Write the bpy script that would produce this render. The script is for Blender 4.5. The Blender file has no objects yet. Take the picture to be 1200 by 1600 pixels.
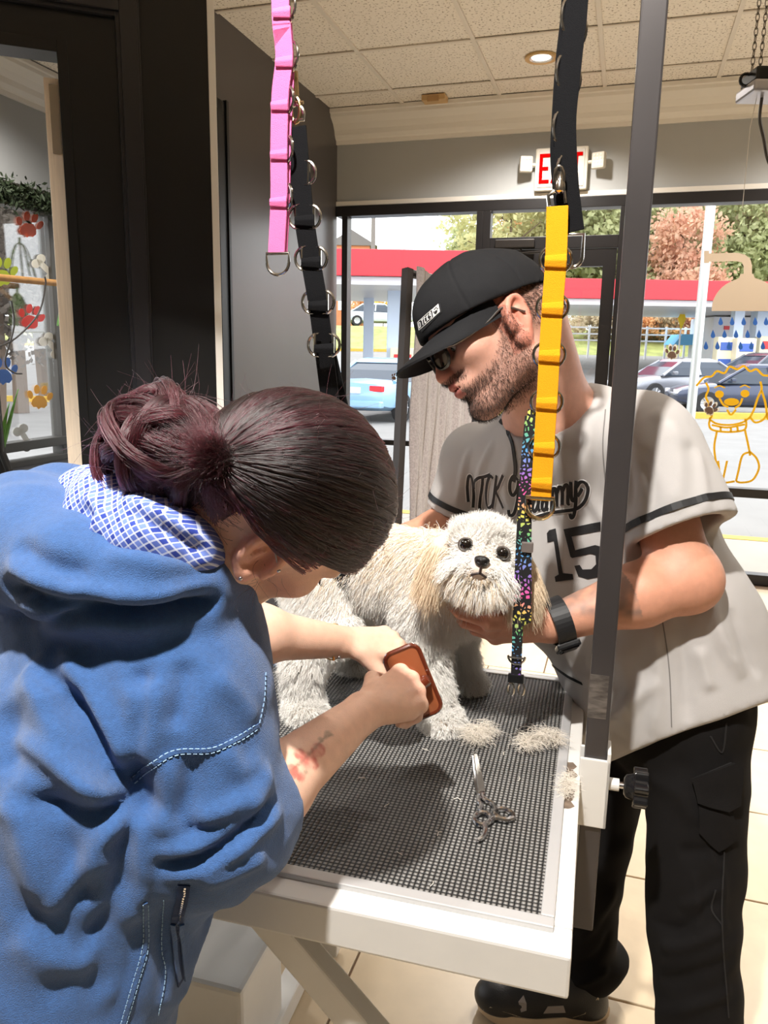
import bpy, bmesh, math, random
import numpy as np
from mathutils import Vector, Matrix, noise
from mathutils.bvhtree import BVHTree

random.seed(7)
RNG = np.random.default_rng(11)
SC = bpy.context.scene
COL = SC.collection

# ------------------------------------------------------------------ camera
CAM_H, PITCH, ROLL, FPX = 1.5, math.radians(11.5), math.radians(-1.0), 1200.0
FW = np.array([0, math.cos(PITCH), -math.sin(PITCH)])
_up = np.array([0, math.sin(PITCH), math.cos(PITCH)])
_rt = np.array([1.0, 0, 0])
RT = _rt * math.cos(ROLL) - _up * math.sin(ROLL)
UP = _rt * math.sin(ROLL) + _up * math.cos(ROLL)
CPOS = np.array([0, 0, CAM_H])
cam = bpy.data.cameras.new('camera')
cam.sensor_fit = 'VERTICAL'; cam.sensor_height = 24.0; cam.lens = 24.0 * FPX / 1600.0
cam.clip_start = 0.02; cam.clip_end = 500
camo = bpy.data.objects.new('camera', cam); COL.objects.link(camo)
M4 = Matrix(((RT[0], UP[0], -FW[0], 0), (RT[1], UP[1], -FW[1], 0), (RT[2], UP[2], -FW[2], CAM_H), (0, 0, 0, 1)))
camo.matrix_world = M4
SC.camera = camo

# ------------------------------------------------------------------ world, light, exposure
world = bpy.data.worlds.new('overcast_sky'); SC.world = world
world.use_nodes = True
bgn = world.node_tree.nodes['Background']
bgn.inputs[0].default_value = (0.93, 0.97, 1.0, 1); bgn.inputs[1].default_value = 3.6
SC.view_settings.view_transform = 'Standard'
SC.view_settings.look = 'None'
SC.view_settings.gamma = 1.0
SC.view_settings.use_curve_mapping = False
SC.view_settings.exposure = 0.15
SC.cycles.max_bounces = 8
SC.cycles.diffuse_bounces = 4
SC.cycles.transparent_max_bounces = 24
SC.cycles.sample_clamp_indirect = 4.0
SC.cycles.caustics_reflective = False; SC.cycles.caustics_refractive = False

def lamp(name, kind, loc, energy, color, target=None, size=0.1, spot=80, blend=0.5):
    l = bpy.data.lights.new(name, kind); l.energy = energy; l.color = color
    if kind == 'SPOT':
        l.spot_size = math.radians(spot); l.spot_blend = blend; l.shadow_soft_size = size
    elif kind == 'POINT':
        l.shadow_soft_size = size
    elif kind == 'AREA':
        l.shape = 'DISK'; l.size = size
    o = bpy.data.objects.new(name, l); COL.objects.link(o); o.location = loc
    d = Vector(target) - Vector(loc) if target is not None else Vector((0, 0, -1))
    o.rotation_euler = d.to_track_quat('-Z', 'Y').to_euler()
    return o

WARM = (1.0, 0.94, 0.87)
# the recessed ceiling lamp almost straight above the groomer: the hard key light
lamp('ceiling_spot', 'SPOT', (-0.30, 0.10, 3.12), 400, (1.0, 0.96, 0.90), (0.1, 1.2, 0.8), 0.045, 80, 0.35)
# the lamp in view, then unseen lamps added as fill (room coordinates u, v)
TH = math.radians(17)
UU = np.array([math.cos(TH), -math.sin(TH), 0]); VV = np.array([math.sin(TH), math.cos(TH), 0])
def room(u, v, z): return UU * u + VV * v + np.array([0, 0, z])
CAN_SPOTS = [(-0.6, 4.91), (1.4, 4.91), (1.4, 3.0), (0.75, 1.6), (-1.27, 3.0), (-3.0, 3.6), (1.4, 0.3), (-1.9, 0.9), (0.0, -1.2), (0.1, 3.0)]
CAN_POWER = [125, 130, 190, 55, 190, 80, 22, 75, 20, 190]
CAN_CONE = [150, 150, 66, 100, 66, 150, 90, 115, 90, 66]
for (cu, cv), cw, cc in zip(CAN_SPOTS, CAN_POWER, CAN_CONE):
    p = room(cu, cv, 3.12)
    lamp('ceiling_lamp_light', 'SPOT', p, cw, WARM, (p[0], p[1], 0), 0.05, cc, 0.7)

# ------------------------------------------------------------------ pixel rays used to measure places
def ray(x, y): return FW + RT * (x - 600) / FPX - UP * (y - 800) / FPX
def at(x, y, d): return CPOS + ray(x, y) * d                       # d = distance along the view axis
def atz(x, y, z):
    r = ray(x, y); return CPOS + r * ((z - CAM_H) / r[2])
def atplane(x, y, n, k):
    r = ray(x, y); return CPOS + r * ((k - CPOS @ n) / (r @ n))
def aty(x, y, Y): return atplane(x, y, np.array([0, 1.0, 0]), Y)

# ------------------------------------------------------------------ materials
def lin(c):
    c = [v / 255.0 for v in c[:3]]
    return tuple((v / 12.92 if v <= 0.04045 else ((v + 0.055) / 1.055) ** 2.4) for v in c) + (1.0,)
MATS = {}
def mat(name, col, rough=0.5, metal=0.0, var=0.0, scale=20.0, bump=0.0, bscale=200.0, spec=0.5, emit=0, trans=0.0, sheen=0.0, coat=0.0, stretch=None, attr=None, detail=4.0, sss=0.0):
    """procedural principled material; var = brightness variation by noise, bump = fine relief"""
    if name in MATS: return MATS[name]
    m = bpy.data.materials.new(name); m.use_nodes = True; MATS[name] = m
    nt = m.node_tree; b = nt.nodes['Principled BSDF']
    c = lin(col)
    b.inputs['Base Color'].default_value = c
    b.inputs['Roughness'].default_value = rough; b.inputs['Metallic'].default_value = metal
    b.inputs['Specular IOR Level'].default_value = spec
    if sheen: b.inputs['Sheen Weight'].default_value = sheen; b.inputs['Sheen Roughness'].default_value = 0.6
    if coat: b.inputs['Coat Weight'].default_value = coat; b.inputs['Coat Roughness'].default_value = 0.1
    if sss:
        b.inputs['Subsurface Weight'].default_value = sss; b.inputs['Subsurface Radius'].default_value = (0.012, 0.005, 0.003); b.inputs['Subsurface Scale'].default_value = 1.0
    if emit:
        b.inputs['Emission Color'].default_value = c; b.inputs['Emission Strength'].default_value = emit
    tc = nt.nodes.new('ShaderNodeTexCoord'); src = tc.outputs['Object']
    if stretch:
        mp = nt.nodes.new('ShaderNodeMapping'); mp.inputs['Scale'].default_value = stretch
        nt.links.new(src, mp.inputs['Vector']); src = mp.outputs['Vector']
    colsock = None
    if attr:
        a = nt.nodes.new('ShaderNodeAttribute'); a.attribute_name = attr; colsock = a.outputs['Color']
    if var:
        n = nt.nodes.new('ShaderNodeTexNoise'); n.inputs['Scale'].default_value = scale; n.inputs['Detail'].default_value = detail
        nt.links.new(src, n.inputs['Vector'])
        mr = nt.nodes.new('ShaderNodeMapRange'); mr.inputs['From Min'].default_value = 0.3; mr.inputs['From Max'].default_value = 0.7
        mr.inputs['To Min'].default_value = 1 - var; mr.inputs['To Max'].default_value = 1 + var
        nt.links.new(n.outputs['Fac'], mr.inputs['Value'])
        mx = nt.nodes.new('ShaderNodeVectorMath'); mx.operation = 'MULTIPLY'
        if colsock is not None: nt.links.new(colsock, mx.inputs[0])
        else: mx.inputs[0].default_value = c[:3]
        nt.links.new(mr.outputs['Result'], mx.inputs[1])
        colsock = mx.outputs[0]
    if colsock is not None: nt.links.new(colsock, b.inputs['Base Color'])
    if bump:
        n2 = nt.nodes.new('ShaderNodeTexNoise'); n2.inputs['Scale'].default_value = bscale; n2.inputs['Detail'].default_value = 3
        nt.links.new(src, n2.inputs['Vector'])
        bp = nt.nodes.new('ShaderNodeBump'); bp.inputs['Strength'].default_value = bump; bp.inputs['Distance'].default_value = 0.002
        nt.links.new(n2.outputs['Fac'], bp.inputs['Height']); nt.links.new(bp.outputs['Normal'], b.inputs['Normal'])
    return m

def glass_mat(name, refl=0.06, tint=(255, 255, 255)):
    if name in MATS: return MATS[name]
    m = bpy.data.materials.new(name); m.use_nodes = True; MATS[name] = m
    nt = m.node_tree; nt.nodes.clear()
    o = nt.nodes.new('ShaderNodeOutputMaterial'); t = nt.nodes.new('ShaderNodeBsdfTransparent'); g = nt.nodes.new('ShaderNodeBsdfGlossy')
    t.inputs['Color'].default_value = lin(tint)
    g.inputs['Roughness'].default_value = 0.02; g.inputs['Color'].default_value = (1, 1, 1, 1)
    x = nt.nodes.new('ShaderNodeMixShader'); x.inputs[0].default_value = refl
    nt.links.new(t.outputs[0], x.inputs[1]); nt.links.new(g.outputs[0], x.inputs[2]); nt.links.new(x.outputs[0], o.inputs['Surface'])
    return m

# ------------------------------------------------------------------ mesh helpers
def nrm(v):
    v = np.asarray(v, float); n = np.linalg.norm(v); return v / n if n > 1e-12 else v
def frame(d, hint=(0, 0, 1)):
    d = nrm(d); h = np.asarray(hint, float)
    if abs(d @ nrm(h)) > 0.97: h = np.array([1.0, 0, 0]) if abs(d[0]) < 0.9 else np.array([0, 1.0, 0])
    a = nrm(np.cross(h, d)); b = np.cross(d, a); return a, b
def raw_mesh(name, V, F):
    """V (n,3) array, F list of faces or an (m,k) array"""
    me = bpy.data.meshes.new(name)
    if isinstance(F, np.ndarray):
        n, k = F.shape
        me.vertices.add(len(V)); me.vertices.foreach_set('co', np.asarray(V, np.float32).ravel())
        me.loops.add(n * k); me.loops.foreach_set('vertex_index', F.astype(np.int32).ravel())
        me.polygons.add(n); me.polygons.foreach_set('loop_start', np.arange(0, n * k, k, dtype=np.int32))
        me.update(calc_edges=True); me.validate()
    else:
        me.from_pydata([tuple(map(float, v)) for v in V], [], F); me.update()
    return me
def link(name, data, m=None, parent=None, smooth=False, loc=None):
    o = bpy.data.objects.new(name, data); COL.objects.link(o)
    if m is not None: data.materials.append(m)
    if smooth and hasattr(data, 'polygons'):
        data.polygons.foreach_set('use_smooth', np.ones(len(data.polygons), dtype=bool))
    if loc is not None: o.location = loc
    if parent is not None: setparent(o, parent)
    return o
WORLDM = {}
def setparent(o, p, inv=True):
    o.parent = p
    if inv:
        w = WORLDM.get(p.name)
        if w is None:
            w = Matrix.LocRotScale(p.location, p.rotation_euler, p.scale)
            if p.parent is not None:
                pw = WORLDM.get(p.parent.name) or Matrix.LocRotScale(p.parent.location, p.parent.rotation_euler, p.parent.scale)
                w = pw @ p.matrix_parent_inverse @ w
            WORLDM[p.name] = w
        o.matrix_parent_inverse = w.inverted()
def tag(o, label=None, cat=None, group=None, kind=None):
    if label: o['label'] = label
    if cat: o['category'] = cat
    if group: o['group'] = group
    if kind: o['kind'] = kind
    return o
def thing(name, loc, label, cat, group=None, rz=0.0):
    o = bpy.data.objects.new(name, None); COL.objects.link(o)
    o.location = [float(c) for c in loc]; o.rotation_euler = (0, 0, rz); o.empty_display_size = 0.05
    return tag(o, label, cat, group)
def copy_tree(o, parent=None):
    c = o.copy(); COL.objects.link(c)
    if parent is not None: c.parent = parent
    for ch in [k for k in COL.objects if k.parent == o]: copy_tree(ch, c)
    return c

class G:
    """collects shapes into one mesh"""
    def __init__(s): s.V = []; s.F = []
    def add(s, V, F):
        n = len(s.V); s.V += [np.asarray(v, float) for v in V]; s.F += [tuple(i + n for i in f) for f in F]; return s
    def box(s, c, size, ax=None):
        c = np.asarray(c, float); h = np.asarray(size, float) / 2
        X, Y, Z = ax if ax is not None else (np.array([1., 0, 0]), np.array([0, 1., 0]), np.array([0, 0, 1.]))
        V = [c + X * h[0] * i + Y * h[1] * j + Z * h[2] * k for i in (-1, 1) for j in (-1, 1) for k in (-1, 1)]
        return s.add(V, [(0, 1, 3, 2), (4, 6, 7, 5), (0, 4, 5, 1), (2, 3, 7, 6), (0, 2, 6, 4), (1, 5, 7, 3)])
    def rbox(s, u0, u1, v0, v1, z0, z1):       # a box along the axes of the room
        return s.box(room((u0 + u1) / 2, (v0 + v1) / 2, (z0 + z1) / 2), (u1 - u0, v1 - v0, z1 - z0), (UU, VV, np.array([0, 0, 1.])))
    def tube(s, path, r, n=8, closed=False, hint=(0, 0, 1), cap=True, flat=1.0):
        P = [np.asarray(p, float) for p in path]; m = len(P)
        rr = [r] * m if np.isscalar(r) else list(r)
        V = []; a = None
        for i in range(m):
            if closed: d = P[(i + 1) % m] - P[i - 1]
            else: d = P[min(i + 1, m - 1)] - P[max(i - 1, 0)]
            d = nrm(d)
            if a is None: a, b = frame(d, hint)
            else:
                a = nrm(a - d * (a @ d)); b = np.cross(d, a)
            for k in range(n):
                t = 2 * math.pi * k / n
                V.append(P[i] + a * math.cos(t) * rr[i] + b * math.sin(t) * rr[i] * flat)
        F = []
        for i in range(m if closed else m - 1):
            j = (i + 1) % m
            for k in range(n):
                l = (k + 1) % n; F.append((i * n + k, i * n + l, j * n + l, j * n + k))
        if not closed and cap: F.append(tuple(range(n - 1, -1, -1))); F.append(tuple((m - 1) * n + k for k in range(n)))
        return s.add(V, F)
    def cyl(s, a, b, r, r2=None, n=16): return s.tube([a, b], [r, r if r2 is None else r2], n)
    def strap(s, path, wdir, w, t):
        """flat band: path of centres, wdir width direction (one or per point), width w, thickness t"""
        P = [np.asarray(p, float) for p in path]; m = len(P); V = []
        for i in range(m):
            d = nrm(P[min(i + 1, m - 1)] - P[max(i - 1, 0)])
            wd = np.asarray(wdir[i] if isinstance(wdir, list) else wdir, float); wd = nrm(wd - d * (wd @ d)); nn = np.cross(d, wd)
            for (x, y) in ((-1, -1), (1, -1), (1, 1), (-1, 1)): V.append(P[i] + wd * x * w / 2 + nn * y * t / 2)
        F = [(0, 1, 2, 3), tuple((m - 1) * 4 + k for k in (3, 2, 1, 0))]
        for i in range(m - 1):
            for k in range(4):
                l = (k + 1) % 4; F.append((i * 4 + k, (i + 1) * 4 + k, (i + 1) * 4 + l, i * 4 + l))
        return s.add(V, F)
    def prism(s, poly, O, X, Y, depth):
        """polygon (2D points) in the plane O + X x + Y y, extruded along X x Y by depth"""
        O = np.asarray(O, float); N = np.cross(X, Y) * depth; n = len(poly)
        V = [O + X * p[0] + Y * p[1] for p in poly]; V += [v + N for v in V]
        return s.add(V, [tuple(range(n - 1, -1, -1)), tuple(range(n, 2 * n))] + [(i, (i + 1) % n, n + (i + 1) % n, n + i) for i in range(n)])
    def lathe(s, prof, O, axis, n=20, hint=(0, 0, 1), cap=True):
        d = nrm(axis); a, b = frame(d, hint); V = []; m = len(prof)
        for (r, h) in prof:
            for k in range(n):
                t = 2 * math.pi * k / n; V.append(np.asarray(O) + d * h + a * r * math.cos(t) + b * r * math.sin(t))
        F = [(i * n + k, i * n + (k + 1) % n, (i + 1) * n + (k + 1) % n, (i + 1) * n + k) for i in range(m - 1) for k in range(n)]
        if cap: F += [tuple(range(n - 1, -1, -1)), tuple((m - 1) * n + k for k in range(n))]
        return s.add(V, F)
    def build(s, name, m, parent=None, smooth=False, bevel=0.0, seg=2, local=False):
        me = raw_mesh(name, s.V, s.F)
        bm = bmesh.new(); bm.from_mesh(me); bmesh.ops.recalc_face_normals(bm, faces=bm.faces)
        if bevel:
            bmesh.ops.bevel(bm, geom=[e for e in bm.edges if e.is_manifold and e.calc_face_angle(0) > 0.5], offset=bevel, segments=seg, affect='EDGES', profile=0.6, clamp_overlap=True)
        bm.to_mesh(me); bm.free()
        o = link(name, me, m, None, smooth)
        if smooth:
            try: me.set_sharp_from_angle(angle=math.radians(42))
            except Exception: pass
        if parent is not None:
            setparent(o, parent, inv=not local)
        return o

def catmull(P, n=8, closed=False):
    P = [np.asarray(p, float) for p in P]; out = []; m = len(P)
    rng = range(m) if closed else range(m - 1)
    for i in rng:
        p0 = P[i - 1] if (closed or i > 0) else 2 * P[0] - P[1]
        p1, p2 = P[i], P[(i + 1) % m]
        p3 = P[(i + 2) % m] if (closed or i + 2 < m) else 2 * P[-1] - P[-2]
        for k in range(n):
            t = k / n
            out.append(0.5 * ((2 * p1) + (p2 - p0) * t + (2 * p0 - 5 * p1 + 4 * p2 - p3) * t * t + (3 * p1 - p0 - 3 * p2 + p3) * t ** 3))
    if not closed: out.append(P[-1])
    return out

# ------------------------------------------------------------------ numpy noise
def _hash(ix, iy, iz):
    h = (ix * 374761393 + iy * 668265263 + iz * 2147483647 + 1442695041) & 0xffffffff
    h = ((h ^ (h >> 13)) * 1274126177) & 0xffffffff
    return ((h ^ (h >> 16)) & 0xffff) / 65535.0
def vnoise(P, s=1.0):
    Q = np.asarray(P) * s; I = np.floor(Q).astype(np.int64); f = Q - I; f = f * f * (3 - 2 * f)
    r = 0
    for a in (0, 1):
        for b in (0, 1):
            for c in (0, 1):
                w = (f[:, 0] if a else 1 - f[:, 0]) * (f[:, 1] if b else 1 - f[:, 1]) * (f[:, 2] if c else 1 - f[:, 2])
                r = r + w * _hash(I[:, 0] + a, I[:, 1] + b, I[:, 2] + c)
    return r * 2 - 1
def fbm(P, s, o=3):
    r = 0; a = 1.0
    for i in range(o): r = r + a * vnoise(np.asarray(P) + 13.7 * i, s); s *= 2.03; a *= 0.5
    return r

# ------------------------------------------------------------------ signed distance bodies, meshed by surface nets
class SDF:
    def __init__(s): s.p = []
    def _add(s, fn, lo, hi, k, op): s.p.append((fn, np.asarray(lo, float), np.asarray(hi, float), k, op)); return s
    def cone(s, a, b, ra, rb=None, k=0.012, op='u', flat=None):
        """tapered capsule; flat = (direction, factor): squeezed along that direction"""
        a = np.asarray(a, float); b = np.asarray(b, float); rb = ra if rb is None else rb
        ab = b - a; L2 = max(ab @ ab, 1e-12); R = max(ra, rb)
        fd = nrm(flat[0]) if flat else None; ff = flat[1] if flat else 1
        def fn(P):
            t = np.clip(((P - a) @ ab) / L2, 0, 1); q = P - a - t[:, None] * ab
            if fd is not None:
                c = q @ fd; dd = np.sqrt(np.maximum((q * q).sum(1) - c * c + (c / ff) ** 2, 1e-14)); r = ra + (rb - ra) * t
                return (dd - r) * (ff if ff < 1 else 1)
            return np.sqrt((q * q).sum(1)) - (ra + (rb - ra) * t)
        R2 = R * max(1, ff)
        return s._add(fn, np.minimum(a, b) - R2, np.maximum(a, b) + R2, k, op)
    def chain(s, pts, rad, k=0.012, flat=None):
        for i in range(len(pts) - 1): s.cone(pts[i], pts[i + 1], rad[i], rad[i + 1], k, flat=flat)
        return s
    def ell(s, c, r, ax=None, k=0.012, op='u'):
        c = np.asarray(c, float); r = np.asarray(r, float)
        A = np.array(ax, float) if ax is not None else np.eye(3)
        def fn(P):
            q = (P - c) @ A.T; k0 = np.sqrt(((q / r) ** 2).sum(1)); k1 = np.sqrt(((q / r ** 2) ** 2).sum(1))
            return k0 * (k0 - 1) / np.maximum(k1, 1e-9)
        e = np.sqrt(((A * r[:, None]) ** 2).sum(0))
        return s._add(fn, c - e, c + e, k, op)
    def box(s, c, h, ax=None, rnd=0.005, k=0.004, op='u'):
        c = np.asarray(c, float); h = np.asarray(h, float); A = np.array(ax, float) if ax is not None else np.eye(3)
        def fn(P):
            q = np.abs((P - c) @ A.T) - h + rnd
            return np.sqrt((np.maximum(q, 0) ** 2).sum(1)) + np.minimum(q.max(1), 0) - rnd
        e = (np.abs(A) * h[:, None]).sum(0)
        return s._add(fn, c - e, c + e, k, op)
    def sub(s, S2, k=0.03):
        U_ = [p for p in S2.p if p[4] == 'u']; allp = range(len(S2.p))
        return s._add(lambda P: S2.ev(P, allp), np.min([p[1] for p in U_], 0), np.max([p[2] for p in U_], 0), k, 'u')
    def ev(s, P, sel):
        d = np.full(len(P), 1.0)
        for i in sel:
            fn, lo, hi, k, op = s.p[i]; e = fn(P)
            if op == 'u':
                h = np.clip(0.5 + 0.5 * (e - d) / k, 0, 1); d = e + (d - e) * h - k * h * (1 - h)
            else:
                e = -e; h = np.clip(0.5 - 0.5 * (e - d) / k, 0, 1); d = e + (d - e) * h + k * h * (1 - h)
        return d
    def mesh(s, res, n=16, smooth=1):
        U = [p for p in s.p if p[4] == 'u']
        lo = np.min([p[1] for p in U], 0) - 4 * res - 0.01; hi = np.max([p[2] for p in U], 0) + 4 * res + 0.01
        nb = np.ceil((hi - lo) / (res * n)).astype(int); NY = nb[1] * n + 4; NZ = nb[2] * n + 4
        m = n + 2; g = np.arange(m) - 1
        gx, gy, gz = np.meshgrid(g, g, g, indexing='ij'); base = np.stack([gx, gy, gz], -1).reshape(-1, 3)
        hd = res * n * 0.5 * 1.74 + res * 2
        LO = np.array([p[1] for p in s.p]); HI = np.array([p[2] for p in s.p]); KK = np.array([p[3] for p in s.p])
        keys = []; pos = []; quads = []
        co = np.array([(a, b, c) for a in (0, 1) for b in (0, 1) for c in (0, 1)])
        ed = [(i, j) for i in range(8) for j in range(i + 1, 8) if np.abs(co[i] - co[j]).sum() == 1]
        isu = np.array([p[4] == 'u' for p in s.p])
        for bx in range(nb[0]):
            for by in range(nb[1]):
                for bz in range(nb[2]):
                    o = np.array([bx, by, bz]) * n; b0 = lo + (o - 1) * res; b1 = lo + (o + n + 1) * res
                    sel = np.nonzero(((LO - KK[:, None] - res < b1) & (HI + KK[:, None] + res > b0)).all(1))[0]
                    if not isu[sel].any(): continue
                    ctr = ((b0 + b1) / 2)[None]
                    if abs(s.ev(ctr, sel)[0]) > hd * 1.9: continue
                    S = s.ev(lo + (o + base) * res, sel).reshape(m, m, m); sg = S < 0
                    if sg.all() or not sg.any(): continue
                    cs = np.stack([sg[a:m - 1 + a, b:m - 1 + b, c:m - 1 + c] for a, b, c in co], -1); ct = cs.sum(-1)
                    ac = np.argwhere((ct > 0) & (ct < 8))
                    if len(ac) == 0: continue
                    vals = np.stack([S[ac[:, 0] + a, ac[:, 1] + b, ac[:, 2] + c] for a, b, c in co], -1)
                    acc = np.zeros((len(ac), 3)); cnt = np.zeros(len(ac))
                    for i, j in ed:
                        x = (vals[:, i] < 0) != (vals[:, j] < 0); den = vals[:, i] - vals[:, j]; t = np.where(x, vals[:, i] / np.where(np.abs(den) < 1e-12, 1, den), 0)
                        acc += np.where(x[:, None], co[i] + t[:, None] * (co[j] - co[i]), 0); cnt += x
                    pos.append(lo + (o - 1 + ac + acc / cnt[:, None]) * res)
                    gc = o + ac; keys.append((gc[:, 0] * NY + gc[:, 1]) * NZ + gc[:, 2])
                    for axn in range(3):
                        sl0 = [slice(1, n + 1)] * 3; sl1 = list(sl0); sl1[axn] = slice(2, n + 2)
                        A_ = sg[tuple(sl0)]; B_ = sg[tuple(sl1)]; cr = np.argwhere(A_ != B_)
                        if len(cr) == 0: continue
                        fl = A_[cr[:, 0], cr[:, 1], cr[:, 2]]; cr = cr + 1 + o
                        e1 = np.zeros(3, int); e2 = np.zeros(3, int); e1[(axn + 1) % 3] = 1; e2[(axn + 2) % 3] = 1
                        q = np.stack([((c[:, 0]) * NY + c[:, 1]) * NZ + c[:, 2] for c in (cr - e1 - e2, cr - e2, cr, cr - e1)], -1)
                        q[~fl] = q[~fl][:, ::-1]; quads.append(q)
        keys = np.concatenate(keys); pos = np.concatenate(pos); quads = np.concatenate(quads)
        uk, first = np.unique(keys, return_index=True); V = pos[first]
        F = np.searchsorted(uk, quads)
        V = lap(V, F, smooth)
        return V, F
def lap(V, F, it, w=0.5):
    if it <= 0: return V
    E = np.concatenate([F[:, [i, (i + 1) % F.shape[1]]] for i in range(F.shape[1])]); E = np.concatenate([E, E[:, ::-1]])
    cnt = np.maximum(np.bincount(E[:, 0], minlength=len(V)), 1)[:, None]
    for _ in range(it):
        acc = np.stack([np.bincount(E[:, 0], weights=V[E[:, 1], c], minlength=len(V)) for c in range(3)], -1)
        V = V * (1 - w) + acc / cnt * w
    return V
def normals(V, F):
    a = V[F[:, 2]] - V[F[:, 0]]; b = V[F[:, 3]] - V[F[:, 1]] if F.shape[1] == 4 else V[F[:, 2]] - V[F[:, 1]]
    fn = np.cross(a, b); N = np.zeros_like(V)
    for i in range(F.shape[1]):
        for c in range(3): N[:, c] += np.bincount(F[:, i], weights=fn[:, c], minlength=len(V))
    return N / np.maximum(np.linalg.norm(N, axis=1), 1e-12)[:, None]
def segdist(P, path):
    """distance of points to a polyline and the parameter 0..1 along it"""
    path = np.asarray(path, float); best = np.full(len(P), 9.0); par = np.zeros(len(P)); m = len(path) - 1
    for i in range(m):
        ab = path[i + 1] - path[i]; t = np.clip(((P - path[i]) @ ab) / max(ab @ ab, 1e-12), 0, 1)
        d = np.linalg.norm(P - path[i] - t[:, None] * ab, axis=1); k = d < best
        best[k] = d[k]; par[k] = (i + t[k]) / m
    return best, par
def set_colors(me, C, name='col'):
    a = me.color_attributes.new(name, 'FLOAT_COLOR', 'POINT')
    C = np.concatenate([np.asarray(C, np.float32), np.ones((len(C), 1), np.float32)], 1); a.data.foreach_set('color', C.ravel())
def linc(c): return np.array(lin(c)[:3])
def hair(name, P, radii, m, parent, n):
    """P (N, n, 3) strand points; radii (n,) from root to tip"""
    N = len(P); h = bpy.data.hair_curves.new(name); h.add_curves([n] * N)
    h.points.foreach_set('position', np.asarray(P, np.float32).ravel())
    r = h.attributes.get('radius') or h.attributes.new('radius', 'FLOAT', 'POINT')
    r.data.foreach_set('value', np.tile(np.asarray(radii, np.float32), N))
    h.materials.append(m)
    o = bpy.data.objects.new(name, h); COL.objects.link(o)
    if parent is not None: setparent(o, parent)
    return o
# ================================================================== THE ROOM
def struct(o, label=None):
    o['kind'] = 'structure'
    if label: o['label'] = label
    return o
ZC = 3.2
WV = 5.64                        # the storefront wall
black_frame = mat('black_window_frame', (34, 32, 33), 0.35)
white_trim = mat('white_painted_trim', (238, 233, 224), 0.45)
grey_wall = mat('grey_wall_paint', (178, 180, 180), 0.6, var=0.02, scale=3)
black_paint = mat('black_wall_paint', (11, 12, 14), 0.38, var=0.05, scale=4)
charcoal_paint = mat('charcoal_wall_paint', (78, 73, 72), 0.3, var=0.05, scale=3)
tile_floor = mat('beige_floor_tile', (204, 184, 154), 0.32, var=0.05, scale=14, bump=0.05, bscale=60)
grout = mat('brown_grout', (120, 98, 78), 0.9)
tile_ceil = mat('fissured_ceiling_tile', (232, 216, 192), 0.9, var=0.0, bump=0.6, bscale=90)
tbar = mat('ceiling_grid_bar', (232, 224, 212), 0.6)
glass = glass_mat('clear_window_glass', 0.035)

# ceiling tile: fissures as dark specks
_nt = tile_ceil.node_tree; _b = _nt.nodes['Principled BSDF']
_tc = _nt.nodes.new('ShaderNodeTexCoord'); _n = _nt.nodes.new('ShaderNodeTexNoise'); _n.inputs['Scale'].default_value = 75; _n.inputs['Detail'].default_value = 2
_r = _nt.nodes.new('ShaderNodeValToRGB'); _r.color_ramp.elements[0].position = 0.32; _r.color_ramp.elements[0].color = lin((160, 144, 124)); _r.color_ramp.elements[1].position = 0.42; _r.color_ramp.elements[1].color = lin((246, 238, 226))
_nt.links.new(_tc.outputs['Object'], _n.inputs['Vector']); _nt.links.new(_n.outputs['Fac'], _r.inputs[0]); _nt.links.new(_r.outputs[0], _b.inputs['Base Color'])

floor = struct(G().rbox(-4.2, 3.2, -2.6, WV + 0.1, -0.08, -0.008).build('floor', grout), 'beige ceramic tiled floor of the shop')
TS = 0.48
tm = G().box((0, 0, -0.006), (TS - 0.006, TS - 0.006, 0.012)).build('floor_tile', tile_floor, bevel=0.0015, seg=1)
tme = tm.data; bpy.data.objects.remove(tm)
for j in range(-5, 9):
    v0 = 1.67 + TS * (j - 1)
    off = 0.21 if (j % 2 == 1) else -0.06
    for i in range(-7, 6):
        uc = off + TS * i + TS / 2; vc = v0 + TS / 2
        if uc > 3.0 or vc > WV - 0.1 or vc < -0.5 or uc < -3.7: continue
        o = link('floor_tile', tme); o.location = room(uc, vc, 0); o.rotation_euler = (0, 0, -TH); setparent(o, floor)
ceiling = struct(G().rbox(-4.2, 3.2, -2.6, WV + 0.1, ZC + 0.03, ZC + 0.1).build('ceiling', tbar), 'suspended ceiling of square fissured tiles')
CT = 0.67
gb = G()
us = [-1.6 + CT * i for i in range(-4, 8)]; vs = [4.56 + CT * j for j in range(-9, 2)]
for uu in us: gb.rbox(uu - 0.012, uu + 0.012, -2.5, WV - 0.1, ZC - 0.004, ZC + 0.004)
for vv in vs: gb.rbox(-4.2, 3.2, vv - 0.012, vv + 0.012, ZC - 0.0032, ZC + 0.0032)
gb.build('ceiling_grid', tbar, ceiling)['kind'] = 'stuff'
cm = G().box((0, 0, 0.008), (CT - 0.022, CT - 0.022, 0.016)).build('ceiling_tile', tile_ceil); cme = cm.data; bpy.data.objects.remove(cm)
for i in range(len(us) - 1):
    for j in range(len(vs) - 1):
        o = link('ceiling_tile', cme); o.location = room(us[i] + CT / 2, vs[j] + CT / 2, ZC + 0.006 + 0.0006 * ((i * 7 + j * 3) % 4)); o.rotation_euler = (0, 0, -TH); setparent(o, ceiling)
# last short row beside the wall
cm2 = G().box((0, 0, 0.008), (CT - 0.022, WV - vs[-1] - 0.02, 0.016)).build('ceiling_tile', tile_ceil); cme2 = cm2.data; bpy.data.objects.remove(cm2)
for i in range(len(us) - 1):
    o = link('ceiling_tile', cme2); o.location = room(us[i] + CT / 2, (vs[-1] + WV) / 2, ZC + 0.006); o.rotation_euler = (0, 0, -TH); setparent(o, ceiling)

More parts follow.
